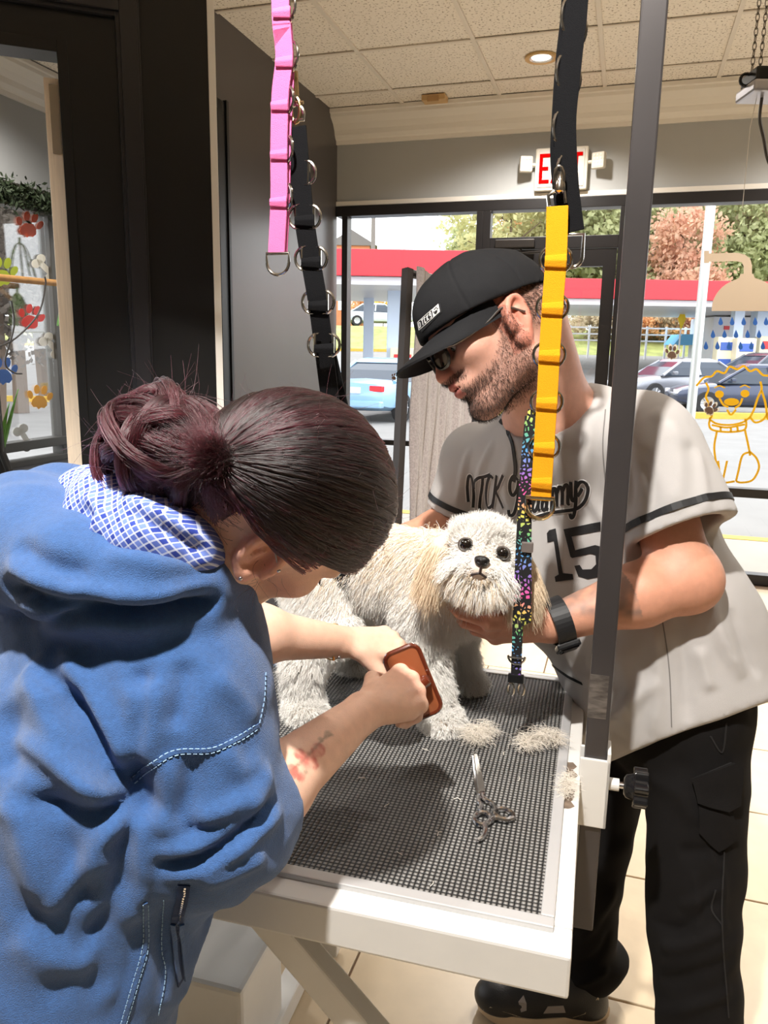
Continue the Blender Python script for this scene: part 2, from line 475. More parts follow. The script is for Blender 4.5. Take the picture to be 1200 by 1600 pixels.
# recessed lamps, most added out of view: trim ring, reflector, glowing lens
glow = mat('lamp_lens', (255, 246, 232), 0.5, emit=1.6)
ring_m = mat('lamp_brass_ring', (214, 178, 120), 0.35, metal=0.3); refl_m = mat('lamp_reflector', (235, 235, 238), 0.2, metal=0.4)
cans = []
can_names = {0: 'recessed round ceiling lamp with brass ring above the exit sign'}
unseen_can = ['recessed ceiling lamp near the front window, right of the dark pole', 'recessed ceiling lamp above the dark pole side of the room', 'recessed ceiling lamp over the man in the jersey', 'recessed ceiling lamp beside the charcoal partition', 'recessed ceiling lamp in the bay behind the black wall', 'recessed ceiling lamp behind the photographer, right', 'recessed ceiling lamp behind the photographer, left', 'recessed ceiling lamp farthest behind the photographer', 'recessed ceiling lamp midway between the table and the shop door', 'recessed ceiling lamp straight above the bent woman']
spots = [room(a, b, ZC) for a, b in CAN_SPOTS] + [np.array([-0.30, 0.10, ZC])]
for i, p in enumerate(spots):
    t = thing('recessed_ceiling_lamp', p, can_names.get(i) or unseen_can[i - 1], 'ceiling lamp', 'recessed lamps in the tiled ceiling')
    z = np.array([0, 0, 1.])
    G().lathe([(0.066, -0.003), (0.092, -0.006), (0.095, 0.004), (0.066, 0.004)], p, z, 28, cap=False).build('trim_ring', ring_m, t, True)
    G().lathe([(0.068, -0.004), (0.060, 0.001), (0.054, 0.003)], p, z, 28, cap=False).build('reflector', refl_m, t, True)
    G().lathe([(0.0, 0.0015), (0.056, 0.0015)], p, z, 28, cap=False).build('lens', glow, t)

# ---- storefront wall
def fr(x, y, off=0.012): return atplane(x, y, VV, WV - off)
struct(G().rbox(-4.2, 3.2, WV, WV + 0.12, 2.57, ZC + 0.05).build('wall_front', grey_wall), 'grey painted wall above the storefront windows')
# crown moulding as stepped profile run along the wall
def crown(name, O, X, Y, L, label):
    prof = [(0, 0), (0.0, -0.205), (0.018, -0.205), (0.022, -0.18), (0.034, -0.172), (0.05, -0.15), (0.06, -0.12), (0.085, -0.085), (0.12, -0.06), (0.135, -0.05), (0.14, -0.03), (0.155, -0.025), (0.155, 0.0)]
    g = G(); n = len(prof)
    V = [O + Y * a + np.array([0, 0, b]) for a, b in prof] + [O + X * L + Y * a + np.array([0, 0, b]) for a, b in prof]
    g.add(V, [tuple(range(n)), tuple(range(2 * n - 1, n - 1, -1))] + [(i, i + 1, n + i + 1, n + i) for i in range(n - 1)])
    return struct(g.build(name, white_trim), label)
crown('trim_1', room(-2.13, WV, ZC), UU, -VV, 5.3, 'white crown moulding over the storefront')
struct(G().rbox(-2.13, 3.2, WV - 0.02, WV, 2.572, 2.605).build('trim_2', white_trim, bevel=0.003), 'thin white ledge over the black window header')
struct(G().rbox(-2.13, 3.2, WV - 0.03, WV + 0.09, 2.5, 2.57).build('trim_3', black_frame, bevel=0.004), 'black metal header of the storefront')

def winframe(name, label, u0, u1, z0, z1, bars, w=0.05, posts=()):
    """storefront window: black frame, panes between horizontal bars"""
    t = bpy.data.objects.new(name, None); COL.objects.link(t); t.location = room((u0 + u1) / 2, WV, z0); struct(t, label)
    G().rbox(u0, u0 + w, WV - 0.03, WV + 0.06, z0, z1).build('jamb', black_frame, t, bevel=0.003)
    G().rbox(u1 - w, u1, WV - 0.03, WV + 0.06, z0, z1).build('jamb', black_frame, t, bevel=0.003)
    zs = [z0] + [b for b in bars] + [z1]
    for (a, b) in ([(z0, z0 + 0.07)] + list(bars)):
        G().rbox(u0 + w, u1 - w, WV - 0.03, WV + 0.06, a, b).build('rail', black_frame, t, bevel=0.003)
    lows = [z0 + 0.07] + [b for a, b in bars]; highs = [a for a, b in bars] + [z1]
    for a, b in zip(lows, highs):
        G().rbox(u0 + w, u1 - w, WV + 0.004, WV + 0.01, a, b).build('pane', glass, t)
    return t
win1 = winframe('window_1', 'storefront window left of the door', -2.08, -1.03, 0.0, 2.5, [(0.83, 0.87)], w=0.045)
win2 = winframe('window_2', 'storefront window right of the dark pole with painted stickers', -0.11, 2.7, 0.0, 2.5, [(0.60, 0.66)], w=0.07)
# door with transom
d = bpy.data.objects.new('door_1', None); COL.objects.link(d); d.location = room(-0.55, WV, 0); struct(d, 'black framed glass shop door with transom and closer')
G().rbox(-1.03, -0.975, WV - 0.03, WV + 0.06, 0, 2.5).build('door_post', black_frame, d, bevel=0.003)
G().rbox(-0.975, -0.11, WV - 0.03, WV + 0.06, 2.24, 2.32).build('transom_bar', black_frame, d, bevel=0.003)
G().rbox(-0.975, -0.11, WV + 0.004, WV + 0.01, 2.32, 2.5).build('transom_pane', glass, d)
lf = G().rbox(-0.97, -0.115, WV - 0.02, WV + 0.03, 2.12, 2.235).rbox(-0.97, -0.115, WV - 0.02, WV + 0.03, 0.01, 0.26).rbox(-0.97, -0.87, WV - 0.02, WV + 0.03, 0.26, 2.12).rbox(-0.2, -0.115, WV - 0.02, WV + 0.03, 0.26, 2.12).build('door_leaf', black_frame, d)
G().rbox(-0.87, -0.2, WV + 0.0, WV + 0.006, 0.26, 2.12).build('door_pane', glass, d)
metal_dark = mat('dark_bronze_metal', (70, 66, 64), 0.35, metal=0.7)
cl = G().rbox(-0.93, -0.66, WV - 0.085, WV - 0.022, 2.245, 2.3).build('closer_body', metal_dark, d, bevel=0.006)
G().tube([room(-0.75, WV - 0.06, 2.24), room(-0.75, WV - 0.06, 2.21), room(-0.45, WV - 0.19, 2.205), room(-0.62, WV - 0.03, 2.2)], 0.009, 8).build('closer_arm', metal_dark, d)
G().tube([room(-0.28, WV - 0.02, 0.95), room(-0.28, WV - 0.07, 0.95), room(-0.28, WV - 0.07, 1.2), room(-0.28, WV - 0.02, 1.2)], 0.012, 10).build('pull_handle', metal_dark, d, True)

# ---- stickers on the glass (flat vinyl on the panes)
def inplane(pts): return [fr(x, y, 0.008 - WV * 0 - 0.0) for x, y in pts]
def strokes(G_, lines, w, n=VV):
    for ln in lines:
        P = catmull([fr(x, y, -0.002) for x, y in ln], 5) if len(ln) > 2 else [fr(x, y, -0.002) for x, y in ln]
        wd = [np.cross(nrm(P[min(i + 1, len(P) - 1)] - P[max(i - 1, 0)]), n) for i in range(len(P))]
        G_.strap(P, wd, w, 0.0016)
    return G_
def flat_poly(G_, pts2, org=None):
    P = [fr(x, y, -0.001) for x, y in pts2]; n = len(P); Q = [p - VV * 0.0016 for p in P]
    G_.add(P + Q, [tuple(range(n)), tuple(range(2 * n - 1, n - 1, -1))] + [(i, (i + 1) % n, n + (i + 1) % n, n + i) for i in range(n)])
    return G_
def circ(cx, cy, rx, ry, rot=0, n=16):
    return [(cx + rx * math.cos(2 * math.pi * k / n) * math.cos(rot) - ry * math.sin(2 * math.pi * k / n) * math.sin(rot), cy + rx * math.cos(2 * math.pi * k / n) * math.sin(rot) + ry * math.sin(2 * math.pi * k / n) * math.cos(rot)) for k in range(n)]
yel = mat('yellow_vinyl', (240, 186, 16), 0.5); blue_v = mat('blue_vinyl', (40, 92, 170), 0.5); tan_v = mat('tan_vinyl', (190, 172, 150), 0.6); brown_v = mat('brown_vinyl', (104, 80, 66), 0.6); white_v = mat('white_vinyl', (236, 232, 222), 0.6)
g = G()
dog_lines = [
    [(1088, 603), (1100, 590), (1112, 588), (1120, 580), (1132, 583), (1140, 573), (1152, 577), (1162, 572), (1172, 580), (1182, 577), (1192, 586), (1202, 588), (1210, 600)],
    [(1103, 598), (1107, 608), (1103, 620), (1108, 632), (1104, 642), (1112, 650), (1108, 655)],
    [(1188, 596), (1190, 608), (1184, 622), (1178, 640), (1172, 652)],
    [(1108, 655), (1120, 662), (1140, 664), (1160, 660), (1172, 652)],
    [(1110, 652), (1108, 664), (1114, 672), (1138, 675), (1162, 672), (1166, 662), (1164, 654)],
    [(1112, 664), (1136, 668), (1164, 663)], [(1126, 667), (1126, 674)], [(1142, 668), (1142, 675)], [(1152, 667), (1153, 674)],
    [(1190, 610), (1196, 630), (1200, 655), (1208, 640)], [(1172, 652), (1180, 660), (1192, 656), (1200, 645)],
    [(1164, 672), (1170, 700), (1172, 712)], [(1120, 674), (1116, 700), (1120, 730)],
    [(1172, 706), (1160, 712), (1154, 735), (1150, 752)], [(1172, 706), (1182, 716), (1186, 730), (1180, 745), (1172, 752), (1158, 754), (1150, 752)],
    [(1136, 720), (1130, 748)], [(1122, 720), (1126, 748), (1132, 754), (1148, 752)], [(1124, 622), (1130, 632), (1138, 636)], [(1160, 622), (1156, 632), (1148, 638)], [(1136, 640), (1142, 648), (1150, 640)],
]
strokes(g, dog_lines, 0.0135)
for c in [(1124, 616, 7, 6), (1164, 615, 7, 6), (1143, 628, 12, 6)]: flat_poly(g, circ(*c))
strokes(g, [[(1116, 606), (1124, 603), (1133, 606)], [(1156, 605), (1164, 602), (1172, 606)]], 0.008)
o = g.build('dog_sticker', yel, win2); o['label'] = 'yellow line drawing of a fluffy dog with collar'
# shower head
g = G()
flat_poly(g, [(1100, 392), (1108, 392), (1108, 411), (1100, 411)])
flat_poly(g, [(1108, 396), (1152, 395), (1164, 398), (1172, 404), (1175, 414), (1175, 428), (1162, 428), (1162, 416), (1159, 410), (1150, 408), (1108, 409)])
flat_poly(g, [(1157, 428), (1177, 428), (1179, 434)] + [(1168 + 56 * math.cos(a), 484 - 50 * math.sin(a)) for a in np.linspace(1.25, 0, 9)] + [(1224, 486), (1112, 486)] + [(1168 - 56 * math.cos(a), 484 - 50 * math.sin(a)) for a in np.linspace(0, 1.25, 9)] + [(1155, 434)])
o = g.build('shower_sticker', tan_v, win2); o['label'] = 'tan shower head silhouette on the glass'
k = 0
for row, (y, xs) in enumerate([(502, [1126, 1144, 1162, 1180, 1197]), (522, [1114, 1132, 1150, 1168, 1186, 1204]), (540, [1103, 1121, 1139, 1157, 1174, 1192])]):
    for x in xs:
        g = flat_poly(G(), [(x, y - 7), (x + 2.2, y - 2), (x + 3.6, y + 2), (x + 3, y + 5), (x, y + 6.4), (x - 3, y + 5), (x - 3.6, y + 2), (x - 2.2, y - 2)]).build('water_drop_sticker', blue_v, win2)
def paw(parent, name, m, cx, cy, s, plane, rot=0.0):
    """paw print: pad and four toes"""
    g = G(); c, si = math.cos(rot), math.sin(rot)
    def T(pts): return [(cx + s * (x * c - y * si), cy + s * (x * si + y * c)) for x, y in pts]
    pad = [(0, -5), (4, -4.5), (8, 0), (9, 5), (6, 8.5), (2.5, 8), (0, 10.5), (-2.5, 8), (-6, 8.5), (-9, 5), (-8, 0), (-4, -4.5)]
    for poly in [pad] + [circ(*t) for t in ((-11, -5, 3, 4.8, -0.4), (-4.2, -11.5, 3.2, 5.2, -0.1), (4.2, -11.5, 3.2, 5.2, 0.1), (11, -5, 3, 4.8, 0.4))]:
        P = [plane(x, y) for x, y in T(poly)]; N = nrm(np.cross(P[1] - P[0], P[3] - P[0])) * 0.0014; n = len(P); Q = [p + N for p in P]
        g.add(P + Q, [tuple(range(n)), tuple(range(2 * n - 1, n - 1, -1))] + [(i, (i + 1) % n, n + (i + 1) % n, n + i) for i in range(n)])
    return g.build(name, m, parent)
for cx, cy, s, r in [(1050, 553, 0.75, 0.1), (1109, 640, 0.75, 0.5)]:
    paw(win2, 'paw_sticker', white_v, cx, cy, s * 1.25, lambda x, y: fr(x, y, -0.0005), r); paw(win2, 'paw_sticker', brown_v, cx, cy, s, lambda x, y: fr(x, y, 0.003), r)
paw(win1, 'paw_sticker', brown_v, 616, 590, 0.4, lambda x, y: fr(x, y, -0.0005), 0.5)

# ---- charcoal partition beside the storefront window
struct(G().rbox(-2.25, -2.13, 3.2, WV, 0, ZC + 0.02).build('wall_middle', charcoal_paint), 'charcoal painted partition left of the front window')
tr4 = struct(G().rbox(-2.13, -2.115, 3.2, 3.9, 2.74, 2.79).rbox(-2.13, -2.115, 3.85, 3.93, 0, 2.79).rbox(-2.13, -2.105, 3.93, 3.955, 0, 2.80).build('trim_4', black_paint, bevel=0.002), 'black door casing on the charcoal partition')

# ---- black wall at the left with its cased opening
PHI = math.radians(20)
BX = np.array([math.cos(PHI), math.sin(PHI), 0]); BN = np.array([math.sin(PHI), -math.cos(PHI), 0]); BZ = np.array([0, 0, 1.])
BO = aty(336, 300, 2.75); BO[2] = 0
BK = BO @ BN
def onb(x, y): p = atplane(x, y, BN, BK) - BO; return p @ BX, p[2]
s_in = onb(118, 300)[0]; z_in = onb(114, 66)[1]
def bwall(g, s0, s1, z0, z1, t0, t1): return g.box(BO + BX * (s0 + s1) / 2 + BZ * (z0 + z1) / 2 + BN * (t0 + t1) / 2, (s1 - s0, z1 - z0, t1 - t0), (BX, BZ, BN))
g = G(); bwall(g, s_in, -0.012, 0, ZC, -0.14, 0); bwall(g, s_in - 1.2, s_in, z_in, ZC, -0.14, 0)
wl = struct(g.build('wall_left', black_paint), 'black wall at the left with a cased opening')
g = G(); bwall(g, -0.012, 0.012, 0, ZC, -0.15, 0.003); struct(g.build('trim_5', mat('white_corner_bead', (248, 245, 240), 0.5), bevel=0.002), 'thin white corner bead ending the black wall')
s_a, s_b = onb(192, 300)[0], onb(228, 300)[0]; z_a = onb(200, 32)[1]
g = G(); bwall(g, s_a, s_b, 0, z_a + (s_b - s_a), 0, 0.02); bwall(g, s_in - 1.2, s_a, z_a, z_a + (s_b - s_a), 0, 0.02)
bwall(g, s_a + 0.012, s_b - 0.008, 0, z_a + (s_b - s_a) - 0.01, 0.02, 0.034); bwall(g, s_in - 1.2, s_a + 0.012, z_a + 0.012, z_a + (s_b - s_a) - 0.01, 0.02, 0.034)
struct(g.build('trim_6', mat('black_gloss_casing', (38, 38, 42), 0.3), bevel=0.003), 'raised black casing round the opening')
g = G(); bwall(g, s_in - 0.03, s_in, 0, z_in, -0.10, 0.006); bwall(g, s_in - 1.2, s_in - 0.03, z_in - 0.035, z_in, -0.10, 0.006)
struct(g.build('trim_7', black_paint, bevel=0.002), 'black door stop of the opening')
wood = mat('pale_pine', (244, 228, 208), 0.55, var=0.08, scale=6, stretch=(30, 30, 1.5))
s_w0, s_w1 = s_in - 0.075, s_in - 0.03
g = G(); bwall(g, s_w0, s_w1, 0, z_in - 0.1, -0.16, -0.03); struct(g.build('trim_8', wood, bevel=0.003), 'pale pine post just inside the black opening')
g = G(); bwall(g, s_w1 - 0.03, s_w1 - 0.004, z_in - 0.32, z_in - 0.12, -0.03, -0.026)
g2 = G(); g.build('hinge_plate', mat('worn_steel', (170, 160, 145), 0.4, metal=0.8), bpy.data.objects['trim_8'])

# ---- left facade with the painted window
FU = -3.7
def fl(x, y, off=0.0): return atplane(x, y, UU, FU + off)
struct(G().rbox(FU - 0.12, FU, 0.5, WV, 2.5, ZC + 0.05).build('wall_side', grey_wall), 'grey wall over the side window')
crown('trim_9', room(FU, 0.5, ZC), VV, UU, WV - 0.5, 'white crown moulding over the side window')
struct(G().rbox(FU - 0.12, FU, 0.5, WV, 0.0, 0.72).build('wall_side_lower', mat('dark_ledge', (62, 62, 64), 0.6)), 'dark low wall below the side window')
struct(G().rbox(FU - 0.14, FU + 0.42, 0.5, WV, 0.70, 0.76).build('trim_10', mat('dark_ledge', (62, 62, 64), 0.6), bevel=0.004), 'dark window ledge of the side window')
v_end = (fl(112, 500) @ VV)
win3 = bpy.data.objects.new('window_3', None); COL.objects.link(win3); win3.location = room(FU, 3.8, 0.76); struct(win3, 'side window with bright paw stickers')
v_p = fl(80, 500) @ VV
dkf = mat('weathered_dark_frame', (74, 70, 64), 0.5)
for a, b in ((0.6, 0.66), (v_p, v_p + 0.13), (v_p + 0.24, v_p + 0.3), (WV - 0.1, WV)):
    G().rbox(FU - 0.06, FU + 0.03, a, b, 0.76, 2.5).build('jamb', dkf, win3, bevel=0.003)
for a, b in ((0.76, 0.8), (0.86, 0.92), (2.36, 2.5)):
    G().rbox(FU - 0.06, FU + 0.04, 0.6, WV, a, b).build('rail', dkf, win3, bevel=0.003)
G().rbox(FU - 0.01, FU - 0.004, 0.66, v_p, 0.92, 2.36).build('pane', glass_mat('wavy_glass', 0.08), win3)
G().rbox(FU - 0.01, FU - 0.004, v_p + 0.13, WV - 0.1, 0.92, 2.36).build('pane', glass_mat('wavy_glass', 0.08), win3)
cols = dict(orange=(228, 84, 28), red=(222, 52, 46), blue=(60, 96, 160), amber=(240, 166, 20), lime=(170, 186, 40))
for nm, cx, cy, s, r in [('orange', 45, 356, 1.5, 0.2), ('red', 48, 500, 1.45, 0.25), ('blue', 5, 585, 1.6, 0.0), ('amber', 62, 625, 1.4, 0.1), ('lime', 3, 430, 1.7, 0.1)]:
    pp = paw(win3, 'paw_sticker', mat(nm + '_vinyl', cols[nm], 0.5), cx, cy, s, lambda x, y: fl(x, y, 0.004), r); pp['label'] = nm + ' paw print sticker on the side window'
def bone(parent, x0, y0, x1, y1, w):
    a = np.array([x0, y0], float); b = np.array([x1, y1], float); d_ = (b - a) / np.linalg.norm(b - a); n_ = np.array([-d_[1], d_[0]])
    g = G()
    for poly in ([a + n_ * w, b + n_ * w, b - n_ * w, a - n_ * w], circ(*(a + n_ * w * 1.3), w * 1.7, w * 1.7), circ(*(a - n_ * w * 1.3), w * 1.7, w * 1.7), circ(*(b + n_ * w * 1.3), w * 1.7, w * 1.7), circ(*(b - n_ * w * 1.3), w * 1.7, w * 1.7)):
        P = [fl(q[0], q[1], 0.004) for q in poly]; N = UU * 0.0014; n = len(P); g.add(P + [p + N for p in P], [tuple(range(n)), tuple(range(2 * n - 1, n - 1, -1))] + [(i, (i + 1) % n, n + (i + 1) % n, n + i) for i in range(n)])
    return g.build('bone_sticker', white_v, parent)
bone(win3, 60, 408, 82, 430, 4.2); bone(win3, 72, 530, 90, 550, 4.2); bone(win3, 32, 672, 46, 696, 4.2)
# garland of leaves above the side window
def leaf_cloud(name, parent, pts, m, size, n, jitter, hang=0.0):
    V = []; F = []
    for i in range(n):
        c = np.asarray(pts[RNG.integers(len(pts))]) + RNG.normal(0, 1, 3) * jitter
        a = nrm(RNG.normal(0, 1, 3)); b = nrm(np.cross(a, RNG.normal(0, 1, 3))); s = size * RNG.uniform(0.6, 1.3)
        k = len(V); V += [c - a * s, c + b * s * 0.35, c + a * s, c - b * s * 0.35]; F.append((k, k + 1, k + 2, k + 3))
    o = link(name, raw_mesh(name, np.array(V), np.array(F)), m, parent); o['kind'] = 'stuff'; return o
gar_m = mat('garland_green', (46, 60, 36), 0.7, var=0.4, scale=30)
gt = thing('leaf_garland', room(FU + 0.08, 3.8, 2.42), 'dark green leaf garland hung along the top of the side window', 'garland')
leaf_cloud('leaves', gt, [room(FU + 0.1, v, 2.42) for v in np.linspace(1.5, 5.3, 120)], gar_m, 0.022, 9000, [0.03, 0.03, 0.035])
G().tube([room(FU + 0.08, v, 2.44 - 0.02 * math.sin(v * 5)) for v in np.linspace(1.5, 5.5, 30)], 0.012, 6).build('vine', gar_m, gt)
fern_m = mat('fern_green', (96, 150, 62), 0.6, var=0.3, scale=20)
for q, (x, y) in enumerate([(112, 400), (108, 480)]):
    t = thing('trailing_fern', fl(x, y - 20, 0.2), ['bright fern hanging above the wooden perch', 'bright fern hanging below the wooden perch'][q], 'plant')
    g = G()
    for i in range(14):
        o0 = fl(x, y - 22, 0.2); a = RNG.uniform(0, 6.28); d_ = np.array([math.cos(a), math.sin(a), 0]) * 0.08
        P = [o0 + d_ * s * 1.1 + np.array([0, 0, 0.05 * s - 0.26 * s * s]) for s in np.linspace(0, 1, 7)]
        g.strap(P, np.cross(d_, [0, 0, 1]), 0.012, 0.002)
    g.build('fronds', fern_m, t)['kind'] = 'stuff'
    G().cyl(fl(x, y - 20, 0.2), fl(x, y - 32, 0.2), 0.008).build('stem', fern_m, t)
# wooden perch with bracket and a cable
perch = thing('wooden_perch', fl(60, 440, 0.3), 'pale wooden bar with bracket mounted across the side window', 'perch')
pa, pb = fl(-60, 428, 0.35), fl(128, 446, 0.25)
G().tube([pa, pb], 0.02, 10).build('bar', mat('oak_bar', (214, 160, 96), 0.55, var=0.1, scale=20), perch, True)
G().tube([fl(106, 447, 0.27), fl(130, 478, 0.25)], 0.016, 6).build('bracket', MATS['oak_bar'], perch)
cb = thing('black_cable', fl(60, 440, 0.3), 'thin dark cable draped from the wooden bar', 'cable')
G().tube(catmull([fl(70, 432, 0.36), fl(71, 446, 0.36), fl(60, 490, 0.36), fl(25, 528, 0.36), fl(-10, 545, 0.36)], 6), 0.005, 6).build('cord', mat('dark_cable', (70, 66, 62), 0.5), cb)
G().tube(catmull([fl(18, 470, 0.36), fl(22, 510, 0.36), fl(8, 565, 0.36), fl(22, 582, 0.36), fl(34, 584, 0.36)], 6), 0.005, 6).build('loose_end', MATS['dark_cable'], cb)
pl_ = thing('snake_plant', fl(10, 690, 0.25), 'pointed green leaf plant at the foot of the side window', 'plant')
for (x0, y0, x1, y1) in [(4, 700, 28, 608), (0, 690, 14, 630), (2, 705, 10, 650)]:
    P = [fl(x0 + (x1 - x0) * t, y0 + (y1 - y0) * t, 0.25) for t in np.linspace(0, 1, 6)]
    g = G(); V = []; F = []
    for i, p in enumerate(P):
        w = 0.02 * (1 - (i / 5) ** 2) + 0.001; V += [p - VV * w, p + UU * 0.006, p + VV * w]
    F = [(3 * i, 3 * i + 1, 3 * i + 4, 3 * i + 3) for i in range(5)] + [(3 * i + 1, 3 * i + 2, 3 * i + 5, 3 * i + 4) for i in range(5)] + [(3 * i + 2, 3 * i, 3 * i + 3, 3 * i + 5) for i in range(5)]
    g.add(V, F).build('leaf', fern_m, pl_)
tag(G().lathe([(0.0, 0), (0.035, 0), (0.03, 0.012), (0.0, 0.018)], fl(66, 737, 0.22) * np.array([1, 1, 0]) + np.array([0, 0, 0.761]), (0, 0, 1), 16).build('small_dish', white_v, None, True), 'small white dish lying on the dark window ledge', 'dish')
# black stand post at the far left edge
st = thing('metal_stand', room(-1.4, 1.6, 0), 'black metal stand post with bent tube at the left picture edge', 'stand')
sp = at(4, 720, 1.9); sp_top = at(-3, 640, 1.9)
G().cyl((sp[0], sp[1], 0), (sp_top[0] - 0.01, sp_top[1], sp_top[2] + 0.06), 0.016).build('post', black_paint, st, True)
G().tube(catmull([sp + np.array([0, 0, 0.02]), at(18, 745, 1.9), at(30, 775, 1.9), at(34, 830, 1.9)], 6), 0.009, 8).build('bent_tube', black_paint, st, True)
G().lathe([(0.14, 0), (0.14, 0.012), (0.02, 0.03)], (sp[0], sp[1], 0), (0, 0, 1)).build('foot', black_paint, st, True)
struct(G().rbox(-4.2, 3.2, -2.6, -2.5, 0, ZC + 0.03).build('wall_back', grey_wall), 'grey wall behind the photographer')
struct(G().rbox(-4.3, -4.2, -2.6, 0.5, 0, ZC + 0.03).rbox(-4.2, FU, 0.4, 0.5, 0, ZC + 0.03).build('wall_back_side', grey_wall), 'grey wall left of the photographer')
# right side wall, out of the picture
struct(G().rbox(3.1, 3.2, -2.6, WV, 0, ZC + 0.03).build('wall_right', grey_wall), 'grey side wall right of the picture')

# ---- exit sign
ex = thing('exit_sign', room(-0.51, WV, 2.6), 'white exit sign with red letters and two emergency lamps on the grey wall', 'exit sign')
wp = mat('warm_white_plastic', (228, 222, 208), 0.4)
G().rbox(-0.685, -0.34, WV - 0.06, WV - 0.001, 2.61, 2.88).build('housing', wp, ex, bevel=0.012)
G().rbox(-0.665, -0.36, WV - 0.066, WV - 0.055, 2.63, 2.862).build('face_plate', mat('sign_face', (214, 210, 200), 0.4), ex, bevel=0.004)
red_l = mat('red_letter', (196, 8, 8), 0.8, spec=0.0, emit=0.15)
def sgn(polys, name='letter'):
    g = G()
    for poly in polys:
        P = [room(-0.655 + x, WV - 0.066, 2.655 + y) for x, y in poly]; Q = [p - VV * 0.006 for p in P]; n = len(P)
        g.add(P + Q, [tuple(range(n)), tuple(range(2 * n - 1, n - 1, -1))] + [(i, (i + 1) % n, n + (i + 1) % n, n + i) for i in range(n)])
    return g.build(name, red_l, ex)
hh = 0.185; s_ = 0.022
sgn([[(0.0, 0), (s_, 0), (s_, hh), (0.0, hh)], [(s_, 0), (0.068, 0), (0.068, s_), (s_, s_)], [(s_, hh / 2 - s_ / 2), (0.06, hh / 2 - s_ / 2), (0.06, hh / 2 + s_ / 2), (s_, hh / 2 + s_ / 2)], [(s_, hh - s_), (0.068, hh - s_), (0.068, hh), (s_, hh)]])
sgn([[(0.078, 0), (0.103, 0), (0.155, hh), (0.13, hh)], [(0.13, 0), (0.155, 0), (0.103, hh), (0.078, hh)]])
sgn([[(0.168, 0), (0.168 + s_, 0), (0.168 + s_, hh), (0.168, hh)]])
sgn([[(0.2, hh - s_), (0.28, hh - s_), (0.28, hh), (0.2, hh)], [(0.229, 0), (0.251, 0), (0.251, hh - s_), (0.229, hh - s_)]])
for s, cu in ((-1, -0.745), (1, -0.27)):
    ax = (nrm(UU * 0.9 - VV * 0.3 * s), nrm(VV * 0.9 + UU * 0.3 * s), np.array([0, 0, 1.]))
    lh = G().box(room(cu, WV - 0.07, 2.78), (0.085, 0.05, 0.1), ax).build('emergency_lamp', wp, ex, bevel=0.01)
    for ii in range(3):
        for jj in range(4):
            G().box(room(cu, WV - 0.07, 2.78) - ax[1] * 0.026 + ax[0] * (ii - 1) * 0.022 + np.array([0, 0, (jj - 1.5) * 0.021]), (0.013, 0.004, 0.013), ax).build('lamp_facet', mat('lamp_facet', (250, 245, 235), 0.15), lh)
    G().cyl(room(-0.51 + s * 0.17, WV - 0.04, 2.78), room(cu, WV - 0.05, 2.78), 0.012).build('swivel', wp, ex)
sd = thing('ceiling_sensor', room(-1.34, 5.42, ZC), 'small tan sensor box on the ceiling near the partition', 'sensor')
G().rbox(-1.43, -1.27, 5.36, 5.46, ZC - 0.035, ZC + 0.001).build('housing', mat('tan_plastic', (206, 170, 120), 0.5), sd, bevel=0.006)
G().rbox(-1.39, -1.31, 5.355, 5.37, ZC - 0.045, ZC - 0.01).build('sensor_lens', mat('tan_lens', (190, 150, 100), 0.4), sd, bevel=0.004)

# ---- hanging fixture upper right
hf = thing('hanging_work_light', at(1190, 130, 3.0), 'black and silver work light hung on chains below the ceiling', 'hanging light')
hx = nrm(at(1200, 130, 3.0) - at(1165, 130, 3.0)); hx[2] = 0; hx = nrm(hx); hy = np.cross([0, 0, 1.], hx)
hc = at(1168, 138, 3.0) + hx * 0.28
G().box(hc + np.array([0, 0, 0.035]), (0.56, 0.14, 0.05), (hx, hy, np.array([0, 0, 1.]))).build('housing', black_paint, hf, bevel=0.008)
G().box(hc + np.array([0, 0, -0.012]), (0.58, 0.17, 0.044), (hx, hy, np.array([0, 0, 1.]))).build('reflector', mat('silver_reflector', (190, 190, 198), 0.3, metal=0.7), hf, bevel=0.01)
rg = hc - hx * 0.29 + np.array([0, 0, 0.03])
G().tube([rg + np.array([0, 0, 0.022]) * math.sin(t) + hx * 0.022 * math.cos(t) for t in np.linspace(0, 6.1, 14)], 0.006, 6, closed=True).build('hook_ring', black_paint, hf, True)
chain_m = mat('brass_chain', (96, 88, 76), 0.35, metal=0.8)
for q, (xt, dx) in enumerate([(1186, 0.0), (1196, 0.03)]):
    top = at(xt, 0, 3.0); top = top + (top - (hc - hx * 0.28)) * 0.25; b0 = hc - hx * (0.27 - dx) + np.array([0, 0, 0.06]); top[2] = ZC; n = 22
    g = G()
    for i in range(n):
        c = b0 + (top - b0) * (i + 0.5) / n; dz = nrm(top - b0); a = hx if i % 2 else hy; L = np.linalg.norm(top - b0) / n * 0.66
        g.tube([c + dz * L * math.sin(t) + a * 0.007 * math.cos(t) for t in np.linspace(0, 5.5, 8)], 0.0018, 5, closed=True)
    g.build('chain', chain_m, hf)['kind'] = 'stuff'
G().tube(catmull([hc - hx * 0.22 - np.array([0, 0, 0.03]), at(1187, 185, 3.0), at(1193, 215, 3.0), at(1200, 250, 3.0), at(1215, 280, 3.0)], 6), 0.006, 6).build('power_cord', mat('dark_cable', (70, 66, 62), 0.5), hf)
G().tube([hc - hx * 0.24 - np.array([0, 0, 0.03]), at(1172, 200, 3.02), at(1160, 325, 3.05)], 0.0012, 4).build('pull_string', white_trim, hf)

